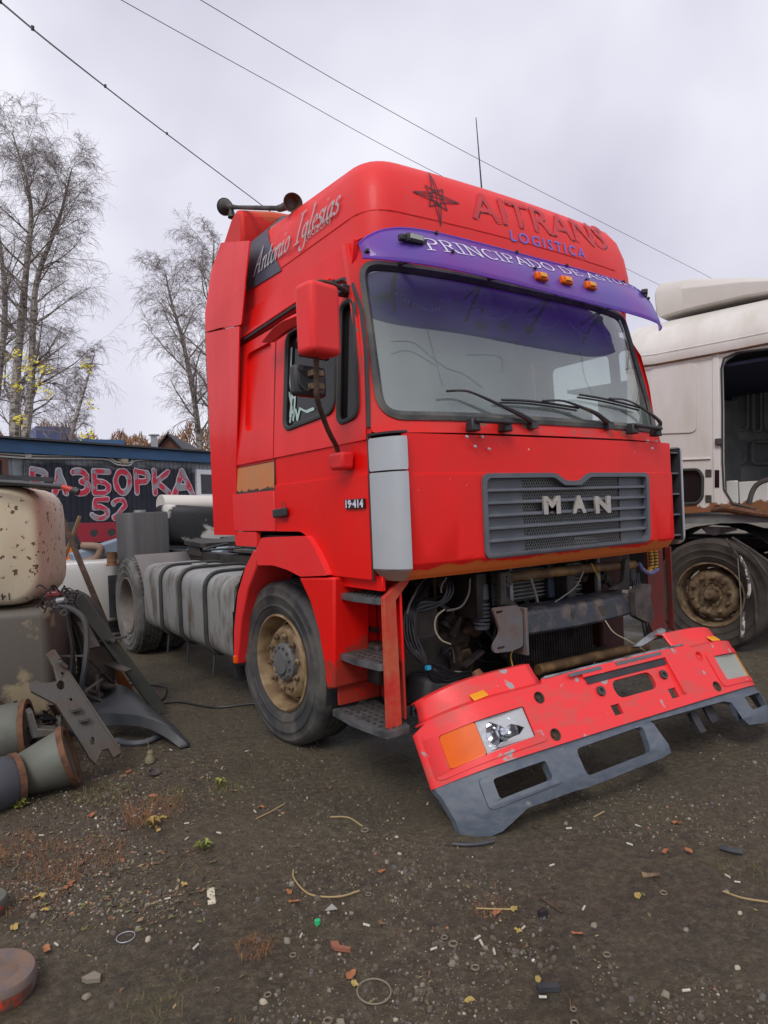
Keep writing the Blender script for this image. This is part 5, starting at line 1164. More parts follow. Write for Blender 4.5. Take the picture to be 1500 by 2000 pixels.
# little plants
def plant(px, py, n, L0, m, lb, h=.05):
    p = onz(px, py); p.z = gz(p.x, p.y); b = MB(); r_ = random.Random(px)
    for k in range(n):
        a = r_.uniform(0, 2*PI); l = L0*r_.uniform(.5, 1); d = V((math.cos(a), math.sin(a), 0)); s_ = V((-d.y, d.x, 0))*l*.28; hz = h*r_.uniform(.3, 1)
        v = [b.b.verts.new(q) for q in (p, p+d*l*.5+s_+V((0, 0, hz)), p+d*l+V((0, 0, hz*.7)), p+d*l*.5-s_+V((0, 0, hz)))]; b.face(v)
    o = solo('weed', b, m, lb, 'weed'); return o
lg = mat('weed_leaf_green', (.22, .26, .05), .6, c2=(.30, .27, .06), sc_=12)
plant(398, 1664, 14, .05, lg, 'small yellow-green weed growing alone in the trodden dirt'); plant(40, 1590, 22, .05, lg, 'pale green weed at the far left beside the grey drum'); plant(300, 1622, 14, .05, leafms[1], 'yellowing low weed among brown stems', .06); plant(428, 1535, 14, .05, lg, 'faded green weed near the mudguard tip')
p = onz(293, 1490); litter('rubber_bulb', MB().lathe([(0, 0), (.03, .003), (.032, .02), (.026, .035), (.018, .05), (.02, .062), (.012, .075), (0, .078)], V((p.x, p.y, gz(p.x, p.y))), (.1, .1, 1), 16).tube([V((p.x, p.y, .07)), V((p.x-.01, p.y, .15))], .003, 5), mat('khaki_rubber', (.17, .15, .09), .7), 'khaki rubber bulb with a thin stick, standing below the mudguard', 'bulb')
litter('brown_pot', MB().lathe([(0, 0), (.03, 0), (.036, .02), (.03, .02), (.024, .004), (0, .004)], gpts([(300, 1515)])[0], (.2, -.3, 1), 16), gunk, 'shallow dark cup lying on reddish soil below the bulb', 'cup')
# corner discs at bottom left
for px, py, r_, lb, m_ in ((-12, 1928, .115, 'rusty round disc with orange paint at the bottom left corner', rust), (-30, 1778, .07, 'small grey disc with a red rim cut by the left edge', airtank)):
    p = onz(px, py, .05); o = solo('metal_disc', MB().lathe([(0, .03), (r_*.5, .03), (r_*.55, .05), (r_*.92, .05), (r_, .035), (r_, .0), (r_*.9, -.03), (0, -.03)], p, (.12, -.05, 1), 40), mat('burnt_steel', (.20, .12, .075), .6, c2=(.10, .10, .11), sc_=9, fac=.8, bump=.2) if r_ > .1 else m_, lb, 'disc')
    addchild(o, 'painted_edge', MB().lathe([(r_*1.003, .028), (r_*1.003, .002), (r_*.93, -.028)], p, (.12, -.05, 1), 40, skip=lambda i, k: not (20 < k < 31)), mat('orange_red_paint', (.55, .05, .02), .6, c2=(.12, .06, .04), sc_=14, fac=1, gap=(.48, .56)) if r_ > .1 else bpy.data.materials['orange_red_paint'])

# ================================================================ WHITE CAB AT THE RIGHT
wd_ = R(-10.8); WE = V((-math.sin(wd_), -math.cos(wd_), 0)); WI = V((math.cos(wd_), -math.sin(wd_), 0))   # along towards its front, and inboard
WO = D(1385, 1183, 6.25)
def WS(px, py, i=0):
    o = WO+WI*i; r = ray(px, py); t = (o-CP).dot(WI)/r.dot(WI); p = CP+r*t; return ((p-WO).dot(WE), p.z)
def wp(a, z, d=0): return V((WO.x, WO.y, 0))+WE*a+WI*d+V((0, 0, z))
wt = thing('white_truck', 'stripped white truck cab with missing door, standing to the right behind the red truck', 'truck', tuple(wp(0, 0, 1.2)))
def Q(name, mb, m, bev=0, label=None, smooth=40): return part(name, mb, m, wt, bev, label, smooth)
ws = lambda pts, i=0: [WS(*p, i) for p in pts]
side = rnd(ws([(1225, 716), (1282, 711), (1440, 682), (1600, 650), (1600, 668), (1440, 688), (1409, 708), (1411, 800), (1411, 900), (1413, 960), (1432, 985), (1478, 996), (1500, 1003), (1600, 1008), (1600, 1022), (1500, 1012), (1470, 1008), (1396, 1000), (1340, 1003), (1225, 1006)]), [.0, .0, .0, 0, 0, .02, .06, .0, .0, .05, .05, .03, .02, 0, 0, .02, .02, .02, .02, 0], 4)
wwin = rnd(ws([(1320, 918), (1364, 917), (1373, 930), (1372, 972), (1362, 983), (1320, 985)]), .03, 4)
Q('cab_side', MB().plate(side, [wwin], .05, wp), whitep, .012)
Q('rear_window_seal', MB().tube([wp(a, b, -.004) for a, b in wwin], .014, 6, closed=True), rubber)
Q('rear_window', MB().plate(wwin, None, .004, lambda a, b, d: wp(a, b, .03+d)), gside)
Q('pressed_panel', MB().plate(rnd(ws([(1270, 722), (1352, 708), (1362, 716), (1361, 838), (1352, 845), (1270, 848)]), .05), None, .012, lambda a, b, d: wp(a, b, d-.011)), whitep, .010)
Q('b_pillar', MB().plate(ws([(1392, 692), (1404, 690), (1407, 900), (1408, 985), (1396, 990), (1393, 900)]), None, .02, lambda a, b, d: wp(a, b, d-.012)), whitep, .006)
Q('side_step_line', MB().plate(ws([(1270, 898), (1388, 894), (1388, 897), (1270, 902)]), None, .02, lambda a, b, d: wp(a, b, d-.014)), whitep, .004)
for y in (924, 974): Q('hinge_plate', MB().plate(ws([(1378, y-7), (1390, y-7), (1390, y+7), (1378, y+7)]), None, .01, lambda a, b, d: wp(a, b, d-.01)), gunk, .003)
Q('door_seal', MB().tube([wp(*WS(*p), -.004) for p in ((1600, 669), (1440, 689), (1414, 700), (1409, 720), (1411, 800), (1411, 900), (1414, 955), (1432, 984), (1478, 995))], .010, 6), rubber)
Q('dirt_gutter', MB().tube([wp(*WS(*p), -.03) for p in ((1225, 722), (1282, 713), (1440, 684), (1600, 652))], .009, 6), rust)
Q('fuse_label', MB().plate(ws([(1397, 918), (1406, 918), (1406, 952), (1397, 952)]), None, .003, lambda a, b, d: wp(a, b, d-.017)), blackg)
Q('latch', MB().box(wp(*WS(1405, 863), -.02), (.05, .05, .06)), gunk, .006)
rust_sill = Q('rusty_sill', MB().tube([wp(*WS(*p), .0) for p in ((1390, 996), (1420, 992), (1440, 996), (1480, 1003), (1540, 1010))], [.02, .03, .035, .03, .03], 8), rust)
# roof
def rl(px, py): return WS(px, py)
lo_, hi_ = ws([(1225, 716), (1282, 711), (1440, 682), (1640, 642)]), ws([(1225, 640), (1277, 628), (1440, 592), (1640, 548)])
m_ = MB(); secs = []
for (a, z0), (b, z1) in zip(lo_, hi_):
    secs.append([wp(a, z0, -.02), wp(a, z0+.10*(z1-z0), -.03), wp(a, z0+(z1-z0)*.35, -.02), wp(a, z0+(z1-z0)*.8, .08), wp(a, z1+.05, .30), wp(a, z1+.12, 1.2), wp(a, z1+.05, 2.1), wp(a, z0, 2.35)])
Q('cab_roof', m_.loft(secs), whitep, 0, None, 50)
for f_ in (.22, .42):
    Q('roof_rib', MB().tube([wp(a, z0+(z1-z0)*f_, -.022+.03*(f_ > .4)) for (a, z0), (b, z1) in zip(lo_, hi_)], .009, 6), whitep)
tp, bt_ = ws([(1276, 552), (1284, 541), (1330, 534), (1450, 530), (1640, 533)], .25), ws([(1277, 610), (1288, 620), (1330, 606), (1450, 578), (1640, 548)], .25)
secs = []
for (a, z1), (b, z0) in zip(tp, bt_):
    secs.append([wp(a, z0, .28), wp(a, z0+(z1-z0)*.6, .26), wp(a, z1-.05, .32), wp(a, z1, .5), wp(a, z1+.05, 1.2), wp(a, z1, 1.9), wp(a, z0, 2.1)])
Q('roof_spoiler', MB().loft(secs), whiter, .02, None, 50)
# inside
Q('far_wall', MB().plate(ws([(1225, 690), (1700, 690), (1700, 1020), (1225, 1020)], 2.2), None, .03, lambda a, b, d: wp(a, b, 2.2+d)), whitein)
for bx_ in ([(1425, 745), (1458, 745), (1458, 838), (1425, 838)], [(1468, 748), (1484, 748), (1484, 842), (1468, 842)], [(1412, 862), (1452, 862), (1452, 905), (1412, 905)], [(1466, 862), (1520, 862), (1520, 905), (1466, 905)], [(1492, 745), (1560, 745), (1560, 840), (1492, 840)]):
    o_ = rnd(ws(bx_, 2.1), .06); Q('pressed_rib', MB().tube([wp(a, b, 2.16) for a, b in o_], .022, 6, closed=True), whitein)
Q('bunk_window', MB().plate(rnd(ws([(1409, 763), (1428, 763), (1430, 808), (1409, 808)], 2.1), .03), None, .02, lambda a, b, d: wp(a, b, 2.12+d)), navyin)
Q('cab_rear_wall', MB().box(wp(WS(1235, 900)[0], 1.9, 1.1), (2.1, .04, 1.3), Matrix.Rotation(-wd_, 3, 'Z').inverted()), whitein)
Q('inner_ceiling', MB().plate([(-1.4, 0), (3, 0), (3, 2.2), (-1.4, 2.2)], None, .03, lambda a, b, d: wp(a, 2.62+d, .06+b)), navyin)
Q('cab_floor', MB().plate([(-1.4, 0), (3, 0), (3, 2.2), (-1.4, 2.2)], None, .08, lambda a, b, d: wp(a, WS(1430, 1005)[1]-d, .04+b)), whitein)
for px0, px1, m_ in ((1420, 1440, whitep), (1444, 1500, whitep), (1505, 1560, whitep)):
    (a, z0), (b, z1) = WS(px0, 985, .7), WS(px1, 938, .7); Q('engine_tunnel_panel', MB().plate([(a, z0-.1), (b, z0-.1), (b, z1), (a, z1)], None, .04, lambda q, w_, d: wp(q, w_, .7+d)), whitep, .01)
Q('air_pipe', MB().tube(bez([wp(*WS(1462, 985, .3), .3), wp(*WS(1472, 955, .3), .3), wp(*WS(1490, 940, .3), .3), wp(*WS(1530, 932, .3), .3)], 5), .025, 8), gunk)
# running gear
wc = wp(0, .505, .02); wheel(wt, wc, .53, .30, WI, 'holes', tyreold, hubm, 'front_wheel')
wheel(wt, wp(0, .505, 2.3), .53, .30, -WI, 'holes', tyreold, hubm, 'front_wheel')
Q('chassis_rail', MB().bar(wp(-2.6, .95, .75), wp(3, .95, .75), .25, .09), frame); Q('chassis_rail', MB().bar(wp(-2.6, .95, 1.6), wp(3, .95, 1.6), .25, .09), frame)
Q('inner_arch', MB().grid(lambda s, t: wp(.70*math.cos(R(200*s-10)), .50+.66*math.sin(R(200*s-10)), .15+.6*t), 16, 2), black)
Q('suspension_box', MB().bar(wp(.5, .72, .55), wp(1.8, .66, .55), .5, .5), frame, .03)
Q('suspension_box', MB().bar(wp(-.9, .75, .6), wp(-2.2, .7, .6), .5, .5), frame, .03)
Q('crumpled_sheet', MB().plate(ws([(1366, 1028), (1437, 1030), (1438, 1036), (1395, 1046), (1380, 1042)], .2), None, .02, lambda a, b, d: wp(a, b, .2+d)), alustep)
Q('green_fitting', MB().box(wp(*WS(1413, 1020, .25), .25), (.10, .05, .03)), mat('teal_green', (.0, .30, .18), .4), .01)
for k, pts in enumerate([[(1418, 1052), (1440, 1085), (1462, 1120), (1475, 1170), (1478, 1230)], [(1440, 1060), (1475, 1090), (1510, 1140)], [(1430, 1050), (1470, 1075), (1520, 1110)]]):
    Q('air_hose', MB().tube(bez([wp(*WS(*p, -.06), -.06) for p in pts], 6), .012, 8), gunk)
hose_pts = bez([wp(*WS(*p, -.09), -.09) for p in [(1444, 1085), (1458, 1115), (1464, 1150), (1460, 1168)]], 4)
hp3 = bez([wp(*WS(*p, -.09), -.09) for p in [(1452, 1195), (1452, 1220), (1450, 1245)]], 4)
Q('taped_hose', MB().tube(hose_pts, .014, 8), mat('taped_hose', (.09, .08, .07), .7, c2=(.55, .52, .47), sc_=14, fac=1, gap=(.5, .53))); Q('taped_hose', MB().tube(hp3, .014, 8), bpy.data.materials['taped_hose'])
Q('hanging_wire', MB().tube([wp(*WS(1441, 1090, -.1), -.1), wp(*WS(1447, 1170, -.1), -.1), wp(*WS(1447, 1245, -.1), -.1)], .004, 5), cabgrey)

# ================================================================ LEFT-HAND SCRAP
def rbox(c, sx_, sy_, sz_, r, rot=None, n=5):
    """rounded box: profile in x/z extruded along y with soft ends"""
    c = V(c); M_ = rot or Matrix.Identity(3); secs = []
    for k, (y, ins) in enumerate([(-.5, .16), (-.47, .05), (-.40, 0), (.40, 0), (.47, .05), (.5, .16)]):
        i_ = ins*min(sx_, sz_)*.35; o_ = rnd([(-sx_/2+i_, -sz_/2+i_), (sx_/2-i_, -sz_/2+i_), (sx_/2-i_, sz_/2-i_), (-sx_/2+i_, sz_/2-i_)], r, n)
        secs.append([c+M_@V((a, y*sy_, b)) for a, b in o_])
    return MB().loft(secs)
face_cam = Matrix.Rotation(R(-22), 3, 'Z')
dd = 4.15; k_ = dd/FPX
c = D(-25, 1068, dd)+V((-.0, .33, 0)); st1 = solo('fuel_tank', rbox(c, 276*k_, .72, 234*k_, .19, face_cam), spotted, 'cream fuel tank flecked with brown rust spots, stacked on a grimy grey box', 'tank', smooth=60)
me = font_mesh('145×', .065, lambda x, y, e_: V((-x, 0, -y))); fo_ = c+face_cam@V((.27, -.368, -.29))
for v in me.vertices: v.co = (fo_+face_cam@v.co)-st1.location
link('chalk_mark', me, blackg, st1)
c = D(-20, 1300, dd); zt = D(60, 1188, dd).z
solo('storage_box', rbox(V((c.x, c.y+.33, zt/2-.0)), 308*k_, .7, zt, .05, face_cam), boxgrey, 'grimy grey metal box with sandy stains under the cream tank', 'box', smooth=60)
# bars on top
p0, p1 = D(-30, 938, dd-.1), D(122, 951, dd-.1)
o = solo('black_strut', MB().tube([p0+V((0, 0, -.005)), p0.lerp(p1, .5), p1], .016, 8), black, 'black strut with a red end, lying on top of the cream tank', 'strut')
addchild(o, 'red_end', MB().tube([p1, D(141, 957, dd-.1)], .0165, 8), mat('red_tip', (.5, .05, .03), .6)); addchild(o, 'tip', MB().tube([D(141, 957, dd-.1), D(153, 962, dd-.1)], .022, 8), black)
solo('ribbed_plastic_cover', MB().loft([[D(px, py, dd)+V((0, y, z)) for y, z in ((-.05, -.01), (.25, -.01), (.25, .03), (-.05, .012))] for px, py in ((-40, 946), (60, 945), (112, 950))]), mudg, 'ribbed black plastic panel behind the strut on the cream tank', 'panel', bev=.005)
solo('thin_bar', MB().bar(D(-30, 930, dd+.2), D(105, 937, dd+.2), .02, .03), black, 'thin black bar topmost on the cream tank', 'bar')
# junk ledge between the tanks
solo('red_tail_lamp', MB().box(D(105, 1160, dd-.05), (.09, .05, .035), face_cam), mat('dirty_red_lens', (.16, .025, .025), .4), 'dirty red lamp wedged under the corner of the cream tank', 'lamp', bev=.01)
solo('pale_connector', MB().cyl(D(112, 1174, dd-.1), D(128, 1172, dd-.1), .02), alustep, 'pale ribbed connector beside the dirty red lamp', 'connector')
solo('black_hose', MB().tube(bez([D(*q) for q in [(118, 1183, dd-.1), (145, 1192, dd-.1), (165, 1212, dd-.12), (170, 1250, dd-.15), (166, 1300, dd-.2), (160, 1340, dd-.2), (158, 1380, dd-.2)]], 6), .017, 8), rubber, 'thick black hose hanging down beside the grimy grey box', 'hose')
solo('black_hose', MB().tube(bez([D(*q) for q in [(128, 1192, dd), (136, 1230, dd), (142, 1275, dd), (138, 1330, dd), (135, 1370, dd)]], 6), .013, 8), cable, 'thinner black hose close against the grimy grey box', 'hose')
p = D(125, 1197, dd-.15); solo('eye_bolt', MB().tube([p+V((.016*math.cos(a), 0, .016*math.sin(a))) for a in [2*PI*k/14 for k in range(14)]], .006, 6, closed=True), gunk, 'small metal ring at the top corner of the grey box', 'ring')
solo('tyre_edge', MB().lathe(tyre_prof(.5, .22, False), D(105, 1290, dd+.75), (.95, .3, 0), 48), tyreold, 'dusty upright tyre edge between the grey box and the beams', 'tyre')
# leaning beams and poles
def beam(name, a, b, w_, h_, m_, lb, cat='beam'):
    return solo(name, MB().bar(a, b, w_, h_, (0, -1, 0)), m_, lb, cat, bev=.006)
def gnd(px, py, dz=.02): p = onz(px, py); p.z += dz; return p
e1 = gnd(315, 1395); beam('leaning_beam', D(150, 1165, 4.6), e1, .085, .05, greenbeam, 'long dark green-grey beam leaning from the tank pile down to the ground')
e2 = gnd(262, 1372); beam('leaning_beam', D(148, 1185, 4.7), e2, .065, .05, redbeam, 'reddish rusty beam leaning just behind the dark green one')
beam('leaning_pole', D(116, 1000, 5.6), D(208, 1222, 5.4), .045, .025, rustdark, 'rusty flat pole leaning in front of the white tank', 'pole')
beam('leaning_pole', D(156, 1008, 5.9), D(118, 1112, 5.8), .03, .03, mat('brown_angle_iron', (.20, .12, .05), .7, c2=(.1, .06, .03), sc_=8), 'short brown angle iron crossing the long rusty pole', 'pole')
beam('leaning_pole', D(150, 1152, 5.0), D(210, 1258, 5.0), .02, .02, rust, 'thin rusty rod beside the beams', 'rod')
# junk behind
solo('twig_heap', MB().tube([gnd(160, 1318), gnd(205, 1305, .08)], .02, 6).tube([gnd(165, 1330), gnd(210, 1312, .03)], .015, 6), mat('pale_wood', (.40, .27, .12), .8), 'two pale wooden sticks on the ground behind the beams', 'sticks')
mb = MB()
for _ in range(260):
    p = gnd(rr.uniform(150, 215), rr.uniform(1275, 1350)); a = rr.uniform(0, PI); q = rr.uniform(.03, .1); mb.tube([p, p+V((q*math.cos(a), q*math.sin(a), rr.uniform(-.01, .05)))], .0035, 3)
solo('scrap_straw', mb, straw, 'tangle of straw and rusty scraps between the leaning beams', None, kind='stuff')
# white tank with pipes
dw = 8.0; kw = dw/FPX; c = D(200, 1150, dw); zt = D(190, 1092, dw).z
wtk = solo('white_fuel_tank', rbox(V((c.x-.06, c.y+.3, (zt+D(190, 1216, dw).z)/2)), 118*kw, .7, zt-D(190, 1216, dw).z, .14, Matrix.Rotation(R(-18), 3, 'Z')), whitetank, 'smooth white fuel tank on the ground left of the rear wheel', 'tank', smooth=60)
solo('tank_cradle', MB().tube([V((c.x+.15+.22*math.cos(a), c.y+.1+.1*math.sin(a), .06)) for a in [2*PI*k/20 for k in range(20)]], .03, 6, closed=True).box((c.x+.15, c.y+.3, .25), (.5, .4, .38)), gunk, 'dull metal cradle and hoops under the white tank', 'cradle')
solo('bent_pipe', MB().tube(bez([D(*q, dw-.0) for q in ((160, 1066), (192, 1068), (196, 1078), (185, 1092), (160, 1097))], 6), .045, 12), mat('brown_flex_pipe', (.20, .13, .09), .7, c2=(.32, .22, .16), sc_=9), 'bent brown exhaust pipe lying on the white tank', 'pipe')
solo('black_pipe_end', MB().tube([D(164, 1067, dw+.1), D(188, 1068, dw+.1)], .05, 12), mudg, 'short black pipe end above the bent brown pipe', 'pipe')
p = D(219, 1105, dw-.15); solo('rusty_sleeve', MB().lathe([(.070, 0), (.070, .02), (.055, .02), (.055, .05), (.060, .055), (.055, .06), (.055, .15), (.062, .16), (.05, .16), (.05, .02)], p, (0, 0, 1), 24), mat('brown_rusty_sleeve', (.20, .10, .05), .8, c2=(.12, .06, .03), sc_=20, bump=.3), 'rusty cylindrical sleeve standing on the white tank', 'sleeve')
solo('orange_crate', MB().box(D(126, 1086, 8.6), (.2, .3, .22)), mat('orange_plastic', (.75, .17, .02), .5), 'orange plastic crate glimpsed behind the cream tank', 'crate', bev=.01)
solo('yellow_crate', MB().box(D(126, 1114, 8.5), (.2, .3, .15)), mat('yellow_plastic', (.70, .42, .02), .5), 'yellow plastic crate under the orange one', 'crate', bev=.01)
solo('blue_container', MB().box(D(127, 1160, 8.3), (.14, .3, .42)), mat('navy_plastic', (.02, .04, .12), .5), 'dark blue container beside the white tank', 'container', bev=.01)
plant(128, 1240, 1, .01, lg, 'tiny weed behind the white tank')
# ribbed dark tank, soot tank, white roll
dk = 7.9; kk = dk/FPX
z1_, z0_ = D(290, 1000, dk).z, D(290, 1092, dk).z
drk = solo('ribbed_tank', MB().loft([[D(291, 1045, dk)+V((a, b+.25, 0)) for a, b in rnd([(-43*kk, -.25), (43*kk, -.25), (43*kk, .3), (-43*kk, .3)], .12, 5)] for _ in (0,)][:0]+[[V((D(291, 1045, dk).x+a*s, D(291, 1045, dk).y+.25+b*s, z)) for a, b in rnd([(-43*kk, -.25), (43*kk, -.25), (43*kk, .3), (-43*kk, .3)], .12, 5)] for z, s in ((z0_-.4, 1), (z1_-.02, 1), (z1_, .95))]), darktank, 'tall dark grey ribbed plastic tank behind the rear wheel', 'tank', smooth=50)
addchild(drk, 'cap', MB().cyl(V((D(282, 1000, dk).x, D(282, 1000, dk).y+.2, z1_)), V((D(282, 1000, dk).x, D(282, 1000, dk).y+.2, z1_+.03)), .07), alu)
a, b = D(330, 1025, 8.6), D(455, 1030, 8.9)
solo('sooty_tank', MB().loft([[V((p.x, p.y+.3+q*1.0, p.z+w_)) for q, w_ in rnd([(-.3*s, -.27*s), (.3*s, -.27*s), (.3*s, .27*s), (-.3*s, .27*s)], .12, 4)] for p, s in ((a, .92), (a.lerp(b, .04), 1), (a.lerp(b, .96), 1), (b, .92))]), sootank, 'lying tank blackened with soot with a cream end, beside the ribbed tank', 'tank', smooth=60)
solo('white_roll', MB().loft([[V((p.x, p.y+.3+.22*math.cos(t), p.z+.14*math.sin(t))) for t in [2*PI*k/16 for k in range(16)]] for p in (D(326, 984, 9.3), D(440, 985, 9.6))]), whiter, 'pale white cylinder lying above the sooty tank', 'tank', smooth=60)
# maroon panel with two holes
a, z0 = D(152, 1060, 8.6), D(152, 1060, 8.6).z; b = D(247, 1056, 8.9); h_ = 38*8.7/FPX
def mp_(x, z, d): return V((a.x+(b.x-a.x)*x, a.y+(b.y-a.y)*x+d, z0+(b.z-a.z)*x+z))
solo('maroon_panel', MB().plate(rnd([(.06, 0), (.95, 0), (1, .08), (1, h_), (.0, h_), (0, .1)], .01), [ell(.335, h_*.45, .085, .052), ell(.70, h_*.45, .085, .052)], .04, mp_), maroon, 'maroon metal panel with two round holes in front of the painted wall', 'panel', bev=.004)
solo('panel_backing', MB().box(D(200, 1040, 9.0), (.55, .03, .22), face_cam), mudg, 'dark backing sheet behind the maroon panel', 'sheet')
solo('grey_housing', MB().plate(rnd([D(q, w_, 9.0).xz for q, w_ in ((128, 1020), (165, 1020), (160, 1065), (128, 1070))], .04), None, .1, lambda x, z, d: V((x, D(145, 1040, 9.0).y+d, z))), mat('black_white_housing', (.05, .05, .055), .5, c2=(.5, .5, .5), sc_=6, gap=(.62, .66)), 'black housing with a white edge left of the maroon panel', 'housing', bev=.01)
# long low pile of pale parts behind
for i, (px, py, w_, h2, m_, lb) in enumerate([(190, 1078, .6, .16, mat('blue_grey_sheet', (.22, .27, .34), .5), 'blue-grey sheet metal part behind the bent pipe'), (370, 1082, .5, .10, mat('cyan_sheet', (.10, .33, .40), .5), 'cyan plastic strip beyond the rear wheels'), (250, 1078, .4, .12, gunk, 'dull grimy part behind the ribbed tank base'), (425, 1082, .4, .1, mat('pale_blue_part', (.3, .36, .42), .5), 'pale blue part beyond the fifth wheel')]):
    solo('scrap_part', MB().box(D(px, py, 8.2+.1*i), (w_, .3, h2), Matrix.Rotation(R(-15-4*i), 3, 'Y')), m_, lb, 'scrap', bev=.015)
# tangles of small scrap
for cols, sd, lb in ((rustdark, 1, 'rusty tangle of small rods and brackets between the tanks and the beams'), (cable, 2, 'black tangle of old cables stuffed beside the grimy grey box')):
    mb = MB(); q_ = random.Random(sd)
    for _ in range(70):
        p = gnd(q_.uniform(120, 225), q_.uniform(1262, 1345)); p.z = abs(q_.gauss(0, .10)); d = V((q_.gauss(0, 1), q_.gauss(0, 1), q_.gauss(0, .5))).normalized()*q_.uniform(.05, .22)
        if sd == 2: mb.tube(bez([p, p+d*.5+V((0, 0, q_.uniform(0, .08))), p+d, p+d*1.2+V((q_.gauss(0, .06), 0, -.03))], 3), q_.uniform(.004, .008), 5)
        elif q_.random() < .5: mb.bar(p, p+d, q_.uniform(.01, .04), q_.uniform(.004, .012))
        else: mb.cyl(p, p+d*.5, q_.uniform(.008, .025), n=8)
    for _ in range(40):
        p = D(q_.uniform(85, 150), q_.uniform(1150, 1195), dd+q_.uniform(-.1, .15)); d = V((q_.gauss(0, 1), q_.gauss(0, .6), q_.gauss(0, .5))).normalized()*q_.uniform(.03, .09)
        if sd == 2: mb.tube(bez([p, p+d*.6+V((0, 0, .02)), p+d], 3), .005, 5)
    for _ in range(30):
        p = D(q_.uniform(-20, 130), q_.uniform(1385, 1440), 4.0+q_.uniform(-.1, .1)); d = V((q_.gauss(0, 1), q_.gauss(0, .6), q_.gauss(0, .6))).normalized()*q_.uniform(.05, .15); mb.bar(p, p+d, q_.uniform(.01, .04), .012)
    solo('scrap_tangle', mb, cols, lb, None, kind='stuff', smooth=0)
mb = MB(); q_ = random.Random(11)
for _ in range(60):
    p = D(q_.uniform(70, 215), q_.uniform(1235, 1400), q_.uniform(4.35, 4.9)); p.z = max(.03, p.z-.05); d = V((q_.gauss(0, .7), q_.gauss(0, .5), q_.gauss(0, .8))).normalized()*q_.uniform(.08, .3); p.z = max(p.z, .03-min(0, d.z))
    if q_.random() < .6: mb.bar(p, p+d, q_.uniform(.015, .07), q_.uniform(.004, .012))
    else: mb.tube([p, p+d*.5, p+d], [.018, .012, .016], 7)
solo('scrap_tangle', mb, gunk, 'dull grimy brackets and offcuts heaped behind the perforated bracket', None, kind='stuff', smooth=0)
# drums lower left
def drum(a, b, r, m_, lb, r2=None, band=True):
    o = solo('air_drum', MB().tube([a, a.lerp(b, .03), a.lerp(b, .97), b], [r*.9, r, r2 or r, (r2 or r)*.96], 32), m_, lb, 'drum')
    if band:
        d_ = (b-a).normalized(); addchild(o, 'rusty_rim', MB().lathe([((r2 or r)*.9, -.01), ((r2 or r)*1.06, -.012), ((r2 or r)*1.06, .018), ((r2 or r)*.9, .02)], b, d_, 32, closed=True), rust)
        addchild(o, 'end_cap', MB().lathe([((r2 or r)*.9, .0), ((r2 or r)*.55, -.03), (0, -.04)], b, d_, 32), frame)
    return o
drum(D(-75, 1452, 3.75), D(52, 1428, 3.85), .172, airtank, 'grey-green steel drum with a rusty rim lying under the grimy box')
drum(D(20, 1524, 3.45), D(133, 1476, 3.55), .10, airtank, 'flared grey drum lying lowest of the pile with an ochre end rim', .15)
drum(D(-60, 1550, 3.25), D(28, 1523, 3.4), .15, airtank2, 'slate blue drum with a rust ring cut by the left edge', .125)
p = D(80, 1425, 3.7); solo('torn_bracket', MB().loft([[D(*q, 3.7)+V((0, y, 0)) for q in s_] for y, s_ in ((-.04, ((52, 1390), (62, 1385), (72, 1420), (112, 1422), (110, 1432), (62, 1440))), (.06, ((52, 1390), (62, 1385), (72, 1420), (112, 1422), (110, 1432), (62, 1440))))]), steelp, 'rusty angled bracket between the two drums', 'bracket', bev=.006)
# big perforated bracket leaning
bo = D(155, 1385, 3.75)
bo_n = (CP-bo).normalized(); bo_n = (bo_n+V((.25, 0, .35))).normalized()
def BK(px, py, d=0): r = ray(px, py); t = (bo-CP).dot(bo_n)/r.dot(bo_n); return CP+r*t-bo_n*d
u_ = bo_n.orthogonal().normalized(); v_ = bo_n.cross(u_)
def b2(px, py): p = BK(px, py)-bo; return (p.dot(u_), p.dot(v_))
def bk_(a, b, d): return bo+u_*a+v_*b-bo_n*d
out_ = [b2(*q) for q in ((90, 1278), (99, 1270), (130, 1305), (205, 1425), (238, 1470), (222, 1480), (212, 1462), (200, 1465), (187, 1492), (175, 1480), (165, 1462), (110, 1375), (62, 1350), (58, 1335), (72, 1328), (85, 1335), (112, 1330), (104, 1300))]
hl_ = [[b2(px+rx_*math.cos(t), py+ry_*math.sin(t)) for t in [2*PI*k/12 for k in range(12)]] for px, py, rx_, ry_ in ((119, 1338, 8, 9), (181, 1447, 4, 8), (168, 1465, 5, 8)) ][:2]+[[b2(px+3*math.cos(t), py+3*math.sin(t)) for t in [2*PI*k/8 for k in range(8)]] for px, py in ((139, 1366), (122, 1315))]
bk = solo('perforated_bracket', MB().plate(out_, hl_, .025, bk_), steelp, 'large perforated steel bracket leaning upright against the grimy box', 'bracket', bev=.004)
addchild(bk, 'flange', MB().plate([b2(*q) for q in ((99, 1270), (107, 1268), (232, 1455), (238, 1470), (205, 1425), (130, 1305))], None, .09, bk_), steelp, .004)
addchild(bk, 'tab', MB().box(bk_(*b2(147, 1388), -.02), (.05, .03, .02)).box(bk_(*b2(163, 1408), -.02), (.05, .03, .02)).box(bk_(*b2(122, 1300), -.02), (.06, .03, .02), Matrix.Rotation(.8, 3, 'Y')), steelp, .003)
